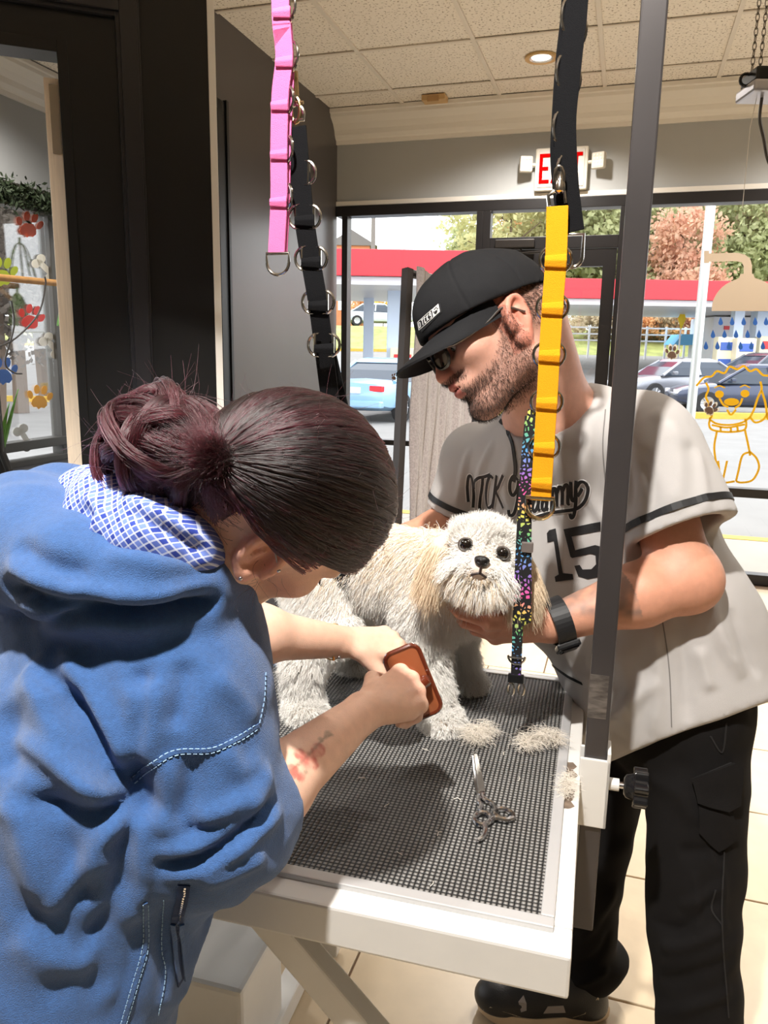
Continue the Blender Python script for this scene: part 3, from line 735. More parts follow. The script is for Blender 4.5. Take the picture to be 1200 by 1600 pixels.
# ---- grey towel on a black frame behind the man
ts = thing('towel_rack', atz(625, 900, 0) , 'black framed rack with a ribbed grey towel behind the man', 'towel rack')
DT = 2.45
pt, pbm = at(637, 420, DT), at(612, 960, DT)
fdir = nrm(at(720, 430, DT + 0.35) - at(640, 430, DT)); fdir[2] = 0; fdir = nrm(fdir); fnn = np.cross([0, 0, 1.], fdir)
dn = nrm(pbm - pt); foot = pt + dn * (pt[2] / -dn[2])
blk = mat('black_metal_tube', (52, 47, 46), 0.45)
G().tube([pt, foot], 0.019, 4).build('post', blk, ts)
G().tube([pt + fdir * 0.62, foot + fdir * 0.62], 0.019, 4).build('post', blk, ts)
G().tube([pt - np.array([0, 0, 0.012]), pt + fdir * 0.62 - np.array([0, 0, 0.012])], 0.014, 8).build('top_bar', blk, ts)
V = []; F = []; nx, nz = 90, 60
wt = 0.56; htw = 0.92
for face in (0, 1):
    for j in range(nz + 1):
        for i in range(nx + 1):
            s = i / nx; t = j / nz
            rib = 0.006 * abs(math.sin(s * math.pi * 11)) + 0.016 * math.sin(s * 9 + 1.2 * t) * t + 0.005 * math.sin(31 * s + 9 * t)
            top = 0.02 * math.sin(s * 5 + 2.3) * (1 - t)
            p = pt + fdir * (0.022 + s * wt * (1 - 0.10 * t)) + dn * (0.005 + htw * t) + np.array([0, 0, top]) - fnn * (0.02 + rib + 0.004 * face) * (1 if True else 0)
            V.append(p)
o0 = (nx + 1) * (nz + 1)
for j in range(nz):
    for i in range(nx):
        a = j * (nx + 1) + i; F.append((a, a + 1, a + nx + 2, a + nx + 1)); F.append((o0 + a, o0 + a + nx + 1, o0 + a + nx + 2, o0 + a + 1))
towel = link('towel', raw_mesh('towel', np.array(V), np.array(F)), mat('grey_terry', (150, 140, 138), 0.95, var=0.25, scale=160, bump=1.0, bscale=350, sheen=0.4), ts, True)
towel['label'] = 'ribbed grey terry towel'
fm = G().rbox(-2.0, -1.15, 3.6, 4.5, 0.0, 0.012).build('floor_mat', mat('dark_rubber_mat', (48, 46, 48), 0.8, bump=0.5, bscale=120), None, bevel=0.003)
tag(fm, 'flat dark rubber mat on the tiles beside the partition', 'floor mat')
# ================================================================== OUTSIDE
asph = mat('pale_asphalt', (134, 132, 130), 0.85, var=0.08, scale=1.2)
conc = mat('pavement_concrete', (158, 152, 142), 0.8, var=0.05, scale=2)
def quad(name, P, m, label):
    n = len(P); Q = [np.asarray(p, float) - np.array([0, 0, 0.05]) for p in P]
    return struct(G().add(list(P) + Q, [tuple(range(n)), tuple(range(2 * n - 1, n - 1, -1))] + [(i, (i + 1) % n, n + (i + 1) % n, n + i) for i in range(n)]).build(name, m), label)
GZ = -0.12
struct(G().rbox(-5.4, 5.0, WV + 0.13, 7.2, -0.15, -0.03).rbox(-5.4, FU - 0.13, -1, WV + 0.13, -0.15, -0.03).build('pavement', conc), 'pale concrete pavement along the shop front')
struct(G().rbox(-5.5, 5.0, 7.2, 7.35, -0.16, -0.025).build('kerb', mat('yellow_kerb_paint', (206, 172, 70), 0.7, var=0.08, scale=8)), 'yellow painted kerb of the pavement')
quad('car_park', [(-60, -20, GZ), (60, -20, GZ), (60, 27, GZ), (-60, 27, GZ)], asph, 'pale grey asphalt of the car park')
quad('road', [(-60, 27, GZ), (60, 27, GZ), (60, 46, 1.75), (-60, 46, 1.75)], asph, 'road rising behind the filling station')
grass = mat('autumn_grass', (150, 156, 92), 0.9, var=0.3, scale=1.5)
quad('grass_bank', [(-60, 46, 1.75), (60, 46, 1.75), (60, 52, 3.4), (-60, 52, 3.4)], grass, 'grass bank beyond the road')
quad('far_ground', [(-80, 52, 3.4), (80, 52, 3.4), (80, 130, 6.0), (-80, 130, 6.0)], grass, 'ground below the far trees')
kb = G()
struct(G().box((-9.0, 24.6, GZ + 0.06), (19, 0.35, 0.22)).build('island_kerb', MATS['yellow_kerb_paint']), 'yellow kerb of the left pump island')
struct(G().box((14, 22.4, GZ + 0.06), (22, 0.35, 0.22)).build('island_kerb_right', MATS['yellow_kerb_paint']), 'yellow kerb of the right pump island')
struct(G().box((-10, 45.9, 1.78), (40, 0.4, 0.2)).build('road_kerb', MATS['yellow_kerb_paint']), 'yellow kerb below the grass bank')

# ---- filling station canopies
red_f = mat('red_fascia', (226, 38, 52), 0.35); wht = mat('station_white', (236, 236, 240), 0.4); ltb = mat('pale_blue_column', (206, 220, 240), 0.4)
def canopy(name, label, x0, x1, Y, depth, zb, zt, cols_):
    t = thing(name, ((x0 + x1) / 2, Y, 0), label, 'canopy', 'filling station canopies')
    G().box(((x0 + x1) / 2, Y + depth / 2, (zb + zt) / 2 + 0.02), (x1 - x0, depth, zt - zb - 0.04)).build('roof_slab', wht, t)
    G().box(((x0 + x1) / 2, Y - 0.06, (zb + zt) / 2), (x1 - x0 + 0.2, 0.12, zt - zb)).build('fascia', red_f, t, bevel=0.02)
    G().box((x0 - 0.06, Y + depth / 2, (zb + zt) / 2), (0.12, depth, zt - zb)).build('side_fascia', red_f, t, bevel=0.02)
    G().box((x1 + 0.06, Y + depth / 2, (zb + zt) / 2), (0.12, depth, zt - zb)).build('side_fascia', red_f, t, bevel=0.02)
    G().box(((x0 + x1) / 2, Y + depth / 2, zb - 0.12), (x1 - x0 - 0.3, depth - 0.3, 0.24)).build('soffit', wht, t)
    for (cx, cy, w) in cols_:
        G().box((cx, cy, (zb - 0.1 + GZ) / 2), (w, w, zb - 0.1 - GZ)).build('column', ltb, t, bevel=0.03)
    return t
zt = aty(600, 390, 25)[2]; zb = aty(600, 432, 25)[2]
canopy('station_canopy', 'red edged filling station canopy seen left of the cap', -12, aty(800, 400, 25)[0], 25, 8, zb, zt, [(aty(616, 500, 27.5)[0], 27.5, 0.5), (aty(576, 500, 31)[0], 31, 0.4), (-8, 29, 0.45)])
zt2 = aty(1060, 438, 34)[2]; zb2 = aty(1060, 469, 34)[2]
canopy('station_canopy', 'red edged filling station canopy seen right of the dark pole', aty(820, 450, 34)[0], 30, 34, 9, zb2, zt2, [(aty(945, 520, 36)[0], 36, 0.4), (aty(1150, 520, 36)[0], 36, 0.45), (aty(1187, 520, 37)[0], 37, 0.7), (24, 38, 0.5)])
# pumps and kiosk boards
pump_m = mat('pump_cream', (238, 228, 196), 0.45)
def pump(x, y, label, face):
    t = thing('fuel_pump', (x, y, 0.4), label, 'fuel pump', 'fuel pumps at the station')
    z0 = GZ + (0.1 if y < 27 else (y - 27) / 19 * 1.87)
    G().box((x, y, z0 + 0.1), (1.1, 0.8, 0.2)).build('plinth', conc, t, bevel=0.02)
    G().box((x, y, z0 + 1.05), (0.85, 0.5, 1.7)).build('cabinet', pump_m, t, bevel=0.05)
    G().box((x, y - 0.26, z0 + 1.5), (0.6, 0.03, 0.35)).build('display', mat(face + '_panel', dict(blue=(60, 96, 180), red=(214, 50, 50))[face], 0.3), t, bevel=0.01)
    G().box((x, y - 0.26, z0 + 0.8), (0.7, 0.03, 0.3)).build('price_band', mat(face + '_panel', (60, 96, 180), 0.3), t, bevel=0.01)
    G().tube(catmull([(x + 0.45, y - 0.1, z0 + 1.4), (x + 0.62, y - 0.15, z0 + 0.9), (x + 0.6, y - 0.15, z0 + 0.4), (x + 0.45, y - 0.1, z0 + 0.5)], 5), 0.03, 6).build('hose', black_paint, t)
for i, (px, py, Y, fc) in enumerate([(1130, 565, 35, 'blue'), (1160, 565, 34.5, 'blue'), (1195, 560, 36, 'red'), (620, 545, 27, 'red')]):
    p = aty(px, py, Y); pump(p[0] + (0.2 if i == 3 else 0), Y, ['cream fuel pump seen above the painted dog, leftmost', 'cream fuel pump seen straight above the painted dog', 'cream fuel pump with red panel at the right edge', 'fuel pump beside the pale blue car'][i], fc)
ks = thing('kiosk_board', aty(1140, 560, 40), 'white station kiosk with red band behind the pumps', 'kiosk')
kx0, kx1 = aty(1115, 500, 40)[0], aty(1240, 500, 40)[0]; kz1 = aty(1150, 495, 40)[2]
G().box(((kx0 + kx1) / 2, 41.5, kz1 / 2 + 0.5), (kx1 - kx0, 3, kz1 - 1.0)).build('wall', wht, ks, bevel=0.05)
G().box((kx0 + 1.0, 39.95, kz1 - 0.55), (0.9, 0.08, 0.18)).build('red_band', red_f, ks)
for q in range(4): G().box((kx0 + 0.6 + q * 0.95, 39.97, kz1 - 1.9), (0.6, 0.06, 0.8)).build('shop_window', mat('dim_glass', (120, 130, 150), 0.15), ks)
um = thing('blue_awning', aty(1090, 540, 42), 'bright blue awning beyond the fence', 'awning')
aw = aty(1092, 530, 42)
G().prism([(-1.3, 0), (1.3, 0), (0.9, 0.55), (-0.9, 0.55)], aw - np.array([0, 0, 0.3]), np.array([1., 0, 0]), np.array([0, 0, 1.]), -1.6).build('cloth', mat('awning_blue', (110, 190, 236), 0.6), um)
for s in (-1.2, 1.2): G().cyl((aw[0] + s, 42.4, 1.2), (aw[0] + s, 42.4, aw[2] - 0.3), 0.05).build('post', wht, um)
# white railing across the road
rl = thing('white_railing', aty(1030, 530, 44), 'white railing along the far side of the road', 'railing')
rx0, rx1 = aty(890, 530, 44)[0], aty(1130, 530, 44)[0]; rz = aty(1000, 533, 44)[2]
for dz in (0.0, 0.35, 0.7): G().box(((rx0 + rx1) / 2, 44, rz + dz), (rx1 - rx0, 0.08, 0.08)).build('rail', wht, rl)
for xx in np.linspace(rx0, rx1, 9): G().box((xx, 44, rz - 0.1), (0.1, 0.1, 1.8)).build('post', wht, rl)
sg_ = thing('yellow_road_sign', aty(1066, 520, 40), 'narrow yellow road sign on a thin post', 'road sign')
p = aty(1065, 498, 40); G().cyl((p[0], 40, 1.0), (p[0], 40, p[2]), 0.04).build('post', wht, sg_)
G().prism([(0, -0.55), (0.2, 0), (0, 0.55), (-0.2, 0)], p + np.array([0, -0.06, 0]), np.array([1., 0, 0]), np.array([0, 0, 1.]), -0.03).build('plate', mat('sign_yellow', (250, 214, 20), 0.5), sg_)
# pole close outside the right window, lamp pole at left
lp = thing('steel_flagpole', (0, 0, 0), 'tall pale steel pole just outside the right window', 'pole')
pf = atz(1062, 800, GZ); pf = aty(1078, 660, 9.0); 
G().cyl((pf[0], 9.0, GZ), (pf[0], 9.0, 6.5), 0.052, n=20).build('shaft', mat('galvanised_steel', (206, 210, 208), 0.3, metal=0.4), lp, True)
G().lathe([(0.12, 0), (0.12, 0.02), (0.06, 0.05)], (pf[0], 9.0, GZ), (0, 0, 1)).build('base_plate', MATS['galvanised_steel'], lp)
lp.location = (pf[0], 9.0, GZ); WORLDM.pop(lp.name, None)
for c in [k for k in COL.objects if k.parent == lp]: c.matrix_parent_inverse = Matrix.Translation(-Vector(lp.location))
up_ = thing('utility_pole', (aty(583, 380, 60)[0], 60, 3.5), 'thin utility pole rising above the red canopy', 'pole')
xx = aty(583, 380, 60)[0]
G().cyl((xx, 60, 3), (xx, 60, 13.6), 0.16).build('shaft', mat('grey_timber', (120, 112, 108), 0.8), up_)
G().box((xx + 1.2, 60, 12.2), (2.4, 0.15, 0.12)).build('arm', MATS['grey_timber'], up_)
hb = thing('brick_house', aty(555, 470, 75), 'brick house with white windows far behind the canopy', 'building')
bx0, bx1 = aty(520, 450, 75)[0], aty(577, 450, 75)[0]
G().box(((bx0 + bx1) / 2, 78, 7), (bx1 - bx0, 6, 9)).build('wall', mat('orange_brick', (196, 120, 84), 0.8, var=0.1, scale=2), hb)
for q in range(3):
    for r in range(2):
        G().box((bx0 + 0.8 + q * 1.25, 74.97, 9.6 - r * 3.2), (0.6, 0.1, 1.5)).build('window', wht, hb)
G().prism([(-2.4, 0), (2.4, 0), (0, 1.4)], np.array([(bx0 + bx1) / 2, 81.2, 11.5]), np.array([1., 0, 0]), np.array([0, 0, 1.]), 6.4).build('roof', mat('slate', (110, 104, 104), 0.8), hb)

# ---- cars
def car(name, label, loc, rz, col, scale=1.0, metal=0.5, group='cars outside the shop'):
    t = thing(name, loc, label, 'car', group, rz); t.scale = (scale,) * 3
    L, Wd = 4.5, 1.75
    paint = mat(name + '_paint_%d_%d_%d' % tuple(col), col, 0.25, metal=metal, coat=0.6)
    gl = mat('car_glass', (54, 64, 78), 0.08); tyre = mat('tyre_rubber', (36, 36, 38), 0.8); rim = mat('alloy_rim', (196, 198, 204), 0.3, metal=0.7)
    # body cross sections along x: (x, z_low, z_high, half width low, half width high)
    xs = [-2.25, -2.2, -1.95, -1.5, -0.9, 0.0, 0.8, 1.35, 1.9, 2.18, 2.25]
    zl = [0.42, 0.32, 0.25, 0.22, 0.2, 0.2, 0.2, 0.22, 0.25, 0.32, 0.42]
    zh = [0.72, 0.88, 0.95, 0.97, 0.96, 0.93, 0.91, 0.86, 0.78, 0.68, 0.58]
    w = [0.62, 0.76, 0.83, 0.87, 0.875, 0.875, 0.875, 0.86, 0.81, 0.72, 0.58]
    V = []; F = []; n = 12
    for x, a, b, ww in zip(xs, zl, zh, w):
        for k in range(n):
            an = 2 * math.pi * k / n; c, s = math.cos(an), math.sin(an)
            sx = math.copysign(abs(c) ** 0.35, c); sz = math.copysign(abs(s) ** 0.5, s)
            V.append((x, sx * ww, (a + b) / 2 + sz * (b - a) / 2))
    for i in range(len(xs) - 1):
        for k in range(n): F.append((i * n + k, i * n + (k + 1) % n, (i + 1) * n + (k + 1) % n, (i + 1) * n + k))
    F += [tuple(range(n - 1, -1, -1)), tuple((len(xs) - 1) * n + k for k in range(n))]
    G().add(V, F).build('body', paint, t, True, local=True)
    # greenhouse
    def loft(sec, m, nm):
        V = []; F = []
        for (x0, x1, z, hw) in sec: V += [(x0, -hw, z), (x1, -hw, z), (x1, hw, z), (x0, hw, z)]
        for i in range(len(sec) - 1):
            for k in range(4): F.append((i * 4 + k, i * 4 + (k + 1) % 4, (i + 1) * 4 + (k + 1) % 4, (i + 1) * 4 + k))
        F += [(3, 2, 1, 0), tuple(len(sec) * 4 - 4 + k for k in range(4))]
        return G().add(V, F).build(nm, m, t, bevel=0.03, local=True)
    loft([(-1.75, 1.15, 0.86, 0.78), (-1.35, 0.75, 1.15, 0.70), (-1.0, 0.35, 1.33, 0.60)], gl, 'window_band')
    loft([(-1.08, 0.4, 1.31, 0.62), (-0.95, 0.28, 1.40, 0.55), (-0.8, 0.1, 1.43, 0.45)], paint, 'roof')
    for s in (-1, 1):
        for (a, b) in (((1.12, 0.88), (0.36, 1.34)), ((-0.25, 0.9), (-0.2, 1.34)), ((-1.72, 0.9), (-1.02, 1.34))):
            G().tube([(a[0], s * 0.79, a[1]), (b[0], s * 0.61, b[1])], 0.045, 6).build('pillar', paint, t, local=True)
        for x in (-1.38, 1.4):
            G().lathe([(0.19, -0.1), (0.31, -0.1), (0.33, -0.05), (0.33, 0.05), (0.31, 0.1), (0.19, 0.1)], (x, s * 0.8, 0.32), (0, 1, 0), 20, cap=False).build('tyre', tyre, t, True, local=True)
            wh = G().lathe([(0.0, 0.06), (0.05, 0.06), (0.2, 0.08), (0.2, -0.08), (0.0, -0.06)], (x, s * 0.8, 0.32), (0, s, 0), 20).build('rim', rim, t, local=True)
            sp = G()
            for q in range(7):
                an = q * 2 * math.pi / 7; sp.tube([(x + 0.04 * math.cos(an), s * 0.885, 0.32 + 0.04 * math.sin(an)), (x + 0.18 * math.cos(an), s * 0.885, 0.32 + 0.18 * math.sin(an))], 0.016, 4)
            sp.build('spokes', rim, t, local=True)
        G().box((-2.19, s * 0.6, 0.76), (0.12, 0.32, 0.13)).build('tail_lamp', mat('tail_lamp_red', (220, 40, 52), 0.2), t, bevel=0.02, local=True)
        G().box((2.16, s * 0.55, 0.62), (0.16, 0.3, 0.12)).build('head_lamp', mat('head_lamp', (240, 240, 245), 0.1), t, bevel=0.02, local=True)
        G().box((0.78, s * 0.93, 0.97), (0.12, 0.14, 0.1)).build('mirror', paint, t, bevel=0.02, local=True)
    G().box((-2.26, 0, 0.72), (0.03, 0.45, 0.13)).build('number_plate', wht, t, local=True)
    G().box((-2.2, 0, 0.42), (0.2, 1.5, 0.16)).build('bumper', paint, t, bevel=0.04, local=True)
    return t
p = atz(625, 655, GZ); car('sedan_car', 'pale blue sedan parked beyond the left window beside the towel rack', (p[0] - 0.05, p[1] + 0.9, GZ), math.radians(62), (150, 190, 224), 1.1, 0.2)
p = aty(1155, 640, 24.2); car('sedan_car', 'dark navy sedan behind the yellow painted dog', (p[0] + 0.5, 24.6, GZ), math.radians(172), (58, 66, 88), 1.1)
p = aty(1065, 620, 28); car('sedan_car', 'silver grey sedan behind the man’s shoulder', (p[0], 28.5, 0.02), math.radians(195), (150, 152, 160), 1.1)
p = aty(1175, 580, 32); car('sedan_car', 'dark sedan half hidden behind the navy sedan', (p[0] + 0.6, 31, 0.3), math.radians(15), (80, 84, 96), 1.1)
p = aty(590, 505, 53); car('sedan_car', 'silver car parked above the grass bank', (p[0], 55.5, 3.5), math.radians(5), (200, 206, 214), 1.1)

# ---- trees
bark = mat('tree_bark', (104, 88, 74), 0.9)
def leaf_mat(name, c1, c2):
    if name in MATS: return MATS[name]
    m = bpy.data.materials.new(name); m.use_nodes = True; MATS[name] = m; nt = m.node_tree; nt.nodes.clear()
    o = nt.nodes.new('ShaderNodeOutputMaterial'); d = nt.nodes.new('ShaderNodeBsdfDiffuse'); t = nt.nodes.new('ShaderNodeBsdfTranslucent'); x = nt.nodes.new('ShaderNodeMixShader'); x.inputs[0].default_value = 0.5
    tc = nt.nodes.new('ShaderNodeTexCoord'); n = nt.nodes.new('ShaderNodeTexNoise'); n.inputs['Scale'].default_value = 0.9; n.inputs['Detail'].default_value = 5
    r = nt.nodes.new('ShaderNodeValToRGB'); r.color_ramp.elements[0].position = 0.35; r.color_ramp.elements[1].position = 0.65; r.color_ramp.elements[0].color = lin(c1); r.color_ramp.elements[1].color = lin(c2)
    nt.links.new(tc.outputs['Object'], n.inputs['Vector']); nt.links.new(n.outputs['Fac'], r.inputs[0])
    for b in (d, t): nt.links.new(r.outputs[0], b.inputs['Color'])
    nt.links.new(d.outputs[0], x.inputs[1]); nt.links.new(t.outputs[0], x.inputs[2]); nt.links.new(x.outputs[0], o.inputs['Surface'])
    return m
TREES = {}
def tree(kind, label, x, y, z, h, w, c1, c2, n=6500, rz=0.0, ls=0.021):
    t = thing('roadside_tree', (x, y, z), label, 'tree', 'trees behind the filling station', rz)
    rg = np.random.default_rng(sum(map(ord, kind)) + int(abs(x) * 7) + int(abs(y) * 3))
    g = G().tube(catmull([(0, 0, 0), (0.1, 0.1, h * 0.3), (-0.1, 0, h * 0.6), (0, 0, h * 0.85)], 4), list(np.linspace(h * 0.022, h * 0.006, 13)), 7)
    for q in range(7):
        a = q * 2.4; z0 = h * (0.3 + 0.08 * q); g.tube([(0, 0, z0), (math.cos(a) * w * 0.4, math.sin(a) * w * 0.4, z0 + h * 0.14)], [h * 0.009, h * 0.003], 5)
    g.build('trunk', bark, t, True, local=True)
    cen = []
    for q in range(26):
        a = rg.uniform(0, 6.28); zz = rg.uniform(0.28, 0.97); rr = w * 0.5 * math.sin(math.pi * min(1, (1 - zz) * 1.15 + 0.1)) ** 0.7 * rg.uniform(0.3, 1.0)
        cen.append((rr * math.cos(a), rr * math.sin(a), zz * h))
    cen = np.array(cen); idx = rg.integers(0, len(cen), n)
    c = cen[idx] + rg.normal(0, 1, (n, 3)) * np.array([w * 0.1, w * 0.1, h * 0.055])
    a = rg.normal(0, 1, (n, 3)); a /= np.linalg.norm(a, axis=1)[:, None]; b = np.cross(a, rg.normal(0, 1, (n, 3))); b /= np.linalg.norm(b, axis=1)[:, None]
    s = (h * ls * rg.uniform(0.6, 1.4, n))[:, None]
    V = np.stack([c - a * s, c + b * s * 0.6, c + a * s, c - b * s * 0.6], 1).reshape(-1, 3); F = np.arange(4 * n).reshape(n, 4)
    o = link('crown', raw_mesh('crown', V, F), leaf_mat(kind, c1, c2)); o.parent = t; o['kind'] = 'stuff'
    return t
KIND = dict(green=((160, 166, 122), (200, 202, 160)), olive=((178, 176, 128), (214, 208, 164)), orange=((216, 166, 120), (234, 192, 148)), red=((208, 160, 138), (222, 188, 166)), side=((84, 78, 72), (132, 122, 112)), yellow=((238, 200, 70), (252, 226, 110)), brown=((176, 160, 136), (206, 190, 162)))
TL = [  # px of the trunk, distance, top pixel row, width factor, kind, label
    (790, 66, 300, 0.8, 'olive', 'olive tree seen through the transom above the cap'),
    (845, 74, 290, 0.8, 'orange', 'orange tree seen through the transom beside the yellow strap'),
    (905, 70, 270, 0.8, 'green', 'green tree seen through the transom right of the black strap'),
    (955, 78, 260, 0.8, 'olive', 'olive green tree left of the dark pole'),
    (1010, 66, 280, 0.8, 'green', 'tall green tree just right of the dark pole'),
    (1055, 62, 330, 0.7, 'red', 'red autumn tree above the red canopy'),
    (1050, 80, 250, 0.8, 'orange', 'orange tree behind the red autumn tree'),
    (1100, 74, 260, 0.8, 'olive', 'olive tree behind the steel pole'),
    (1150, 68, 270, 0.8, 'green', 'green tree behind the shower sticker'),
    (1205, 72, 255, 0.9, 'brown', 'brown grey tree at the right picture edge'),
    (1270, 70, 250, 0.9, 'green', 'green tree beyond the right picture edge'),
    (598, 64, 462, 0.7, 'yellow', 'golden yellow tree below the left canopy'),
    (560, 66, 455, 0.7, 'orange', 'orange tree beside the partition below the left canopy'),
    (722, 85, 358, 0.6, 'green', 'green tree top showing above the red canopy left of the door'),
    (1000, 56, 470, 2.4, 'orange', 'low orange tree under the right canopy beside the dark pole'),
    (1085, 58, 470, 2.4, 'orange', 'low orange tree under the right canopy behind the steel pole'),
    (900, 58, 466, 2.4, 'brown', 'low brown tree seen through the door glass'),
]
for (px, Y, ty, wf, kd, lb) in TL:
    p0 = aty(px, 520, Y); top = aty(px, ty, Y)[2]; zb_ = 3.3; h = top - zb_
    tree(kd + '_leaves', lb, p0[0], Y, zb_, h, h * wf, *KIND[kd], rz=random.random() * 6)
# trees beyond the side window
for q, (px, Dd, hgt, kd, lb) in enumerate([(-10, 13, 8, 'side', 'bare brown tree outside the side window, near the lime paw'), (30, 17, 9, 'side', 'brown tree outside the side window behind the orange paw'), (70, 22, 11, 'side', 'olive tree outside the side window behind the bone stickers'), (-60, 18, 9, 'side', 'green tree outside the side window, farthest left'), (105, 30, 12, 'side', 'far brown tree outside the side window')]):
    d_ = ray(px, 600); d_ = d_ / math.hypot(d_[0], d_[1]); p = d_ * Dd * 1.3
    tree(kd + '_leaves', lb, p[0], p[1], GZ, hgt, hgt * 0.75, *KIND[kd], n=15000, rz=q, ls=0.009)
# shrubs along the bank under the right canopy
for q, (px, kd, lb) in enumerate([(925, 'brown', 'brown shrub on the bank seen through the door glass'), (990, 'orange', 'orange shrub on the bank touching the dark pole'), (1022, 'brown', 'brown shrub on the bank, first right of the dark pole'), (1052, 'orange', 'orange shrub on the bank left of the yellow road sign'), (1082, 'red', 'reddish shrub on the bank right of the yellow road sign'), (1112, 'orange', 'orange shrub on the bank beside the white kiosk')]):
    p0 = aty(px, 530, 49.5)
    t_ = tree(kd + '_leaves', lb, p0[0], 49.5, 2.2, 2.5, 3.2, *KIND[kd], n=3000, rz=q, ls=0.05)
    t_.name = 'roadside_shrub'; t_['category'] = 'shrub'; t_['group'] = 'shrubs along the bank'
# ================================================================== GROOMING TABLE
TT = math.radians(15.3)
TU = np.array([math.cos(TT), -math.sin(TT), 0]); TV = np.array([math.sin(TT), math.cos(TT), 0]); ZZ = np.array([0, 0, 1.])
TZ = 0.78
def tb(u, v, z): return TU * u + TV * v + ZZ * z
def tbox(g, u0, u1, v0, v1, z0, z1): return g.box(tb((u0 + u1) / 2, (v0 + v1) / 2, (z0 + z1) / 2), (u1 - u0, v1 - v0, z1 - z0), (TU, TV, ZZ))
enamel = mat('white_enamel', (224, 222, 218), 0.3, var=0.03, scale=9)
alu = mat('brushed_aluminium', (205, 205, 206), 0.45, metal=0.45)
steel = mat('polished_steel', (205, 205, 208), 0.18, metal=1.0)
U0, U1, V0, V1 = -1.06, 0.016, 0.848, 1.715
table = thing('grooming_table', tb((U0 + U1) / 2, (V0 + V1) / 2, 0), 'white steel grooming table with black ribbed rubber top', 'grooming table')
g = G(); tbox(g, U0, U1, V0, V0 + 0.052, TZ - 0.06, TZ); tbox(g, U0, U1, V1 - 0.04, V1, TZ - 0.06, TZ); tbox(g, U0, U0 + 0.05, V0 + 0.052, V1 - 0.04, TZ - 0.06, TZ); tbox(g, U1 - 0.044, U1, V0 + 0.052, V1 - 0.04, TZ - 0.06, TZ)
fr_ = g.build('frame', enamel, table, bevel=0.004)
tbox(G(), U0 + 0.05, U1 - 0.044, V0 + 0.052, V1 - 0.04, TZ - 0.03, TZ - 0.002).build('top_board', mat('dark_board', (60, 58, 56), 0.7), table)
# ribbed rubber mat
rub = mat('ribbed_black_rubber', (46, 46, 48), 0.42)
nt = rub.node_tree; b = nt.nodes['Principled BSDF']; tc = nt.nodes.new('ShaderNodeTexCoord'); mp = nt.nodes.new('ShaderNodeMapping'); mp.inputs['Rotation'].default_value = (0, 0, TT)
nt.links.new(tc.outputs['Object'], mp.inputs['Vector']); sx = nt.nodes.new('ShaderNodeSeparateXYZ'); nt.links.new(mp.outputs[0], sx.inputs[0])
def mth(op, a, b_=None):
    n = nt.nodes.new('ShaderNodeMath'); n.operation = op
    for i, v in enumerate((a, b_)):
        if v is None: continue
        if hasattr(v, 'links'): nt.links.new(v, n.inputs[i])
        else: n.inputs[i].default_value = v
    return n.outputs[0]
PIT = 2 * math.pi / 0.0076
sa = mth('ABSOLUTE', mth('SINE', mth('MULTIPLY', sx.outputs[0], PIT / 2))); sb = mth('ABSOLUTE', mth('SINE', mth('MULTIPLY', sx.outputs[1], PIT / 2)))
hgt = mth('POWER', mth('MULTIPLY', sa, sb), 0.7)
bp = nt.nodes.new('ShaderNodeBump'); bp.inputs['Strength'].default_value = 1.0; bp.inputs['Distance'].default_value = 0.003
nt.links.new(hgt, bp.inputs['Height']); nt.links.new(bp.outputs[0], b.inputs['Normal'])
cr = nt.nodes.new('ShaderNodeValToRGB'); cr.color_ramp.elements[0].color = lin((20, 20, 21)); cr.color_ramp.elements[1].color = lin((146, 144, 141)); cr.color_ramp.elements[0].position = 0.25; cr.color_ramp.elements[1].position = 0.95  # height also tints: highlights painted on bump tops, shade in the gaps
nt.links.new(hgt, cr.inputs[0]); nt.links.new(cr.outputs[0], b.inputs['Base Color'])
MU0, MU1, MV0, MV1 = U0 + 0.05, -0.026, 0.905, 1.672
tbox(G(), MU0, MU1, MV0, MV1, TZ - 0.002, TZ + 0.006).build('rubber_mat', rub, table)
for (a, b2, c, d2) in ((MU0 - 0.018, MU1 + 0.018, MV0 - 0.02, MV0), (MU0 - 0.018, MU1 + 0.018, MV1, MV1 + 0.018), (MU1, MU1 + 0.018, MV0, MV1), (MU0 - 0.018, MU0, MV0, MV1)):
    tbox(G(), a, b2, c, d2, TZ - 0.002, TZ + 0.008).build('edge_strip', alu, table, bevel=0.0025)
# lift arms, base, motor box
def onv(x, y, v): p = atplane(x, y, TV, v); return p @ TU, p[2]
for vv in (0.93, 1.6):
    a = onv(405, 1412, 0.93); c = onv(566, 1600, 0.93)
    k = (c[1] - 0.09) / (a[1] - c[1]); e = (c[0] + (c[0] - a[0]) * k, 0.09)
    if vv > 1: e = (a[0] - (e[0] - a[0]) * 0.7, 0.09)
    dvec = nrm(tb(e[0], vv, e[1]) - tb(a[0], vv, a[1])); L = np.linalg.norm(tb(e[0], vv, e[1]) - tb(a[0], vv, a[1]))
    G().box((tb(e[0], vv, e[1]) + tb(a[0], vv, a[1])) / 2, (L, 0.035, 0.05), (dvec, TV, np.cross(dvec, TV))).build('lift_arm', enamel, table, bevel=0.004)
    tbox(G(), U0 + 0.02, U1 - (0.1 if vv < 1 else 0.55), vv - 0.025, vv + 0.025, 0.02, 0.075).build('base_rail', enamel, table, bevel=0.004)
    for uu in (U0 + 0.1, U1 - (0.16 if vv < 1 else 0.6)):
        G().lathe([(0.024, 0), (0.024, 0.012), (0.012, 0.022)], tb(uu, vv, 0.0), ZZ).build('foot', black_paint, table)
tbox(G(), -0.9, -0.85, 0.95, 1.58, 0.075, 0.125).build('cross_rail', enamel, table, bevel=0.004)
tbox(G(), -0.62, -0.57, 0.95, 1.58, 0.03, 0.08).build('cross_rail', enamel, table, bevel=0.004)
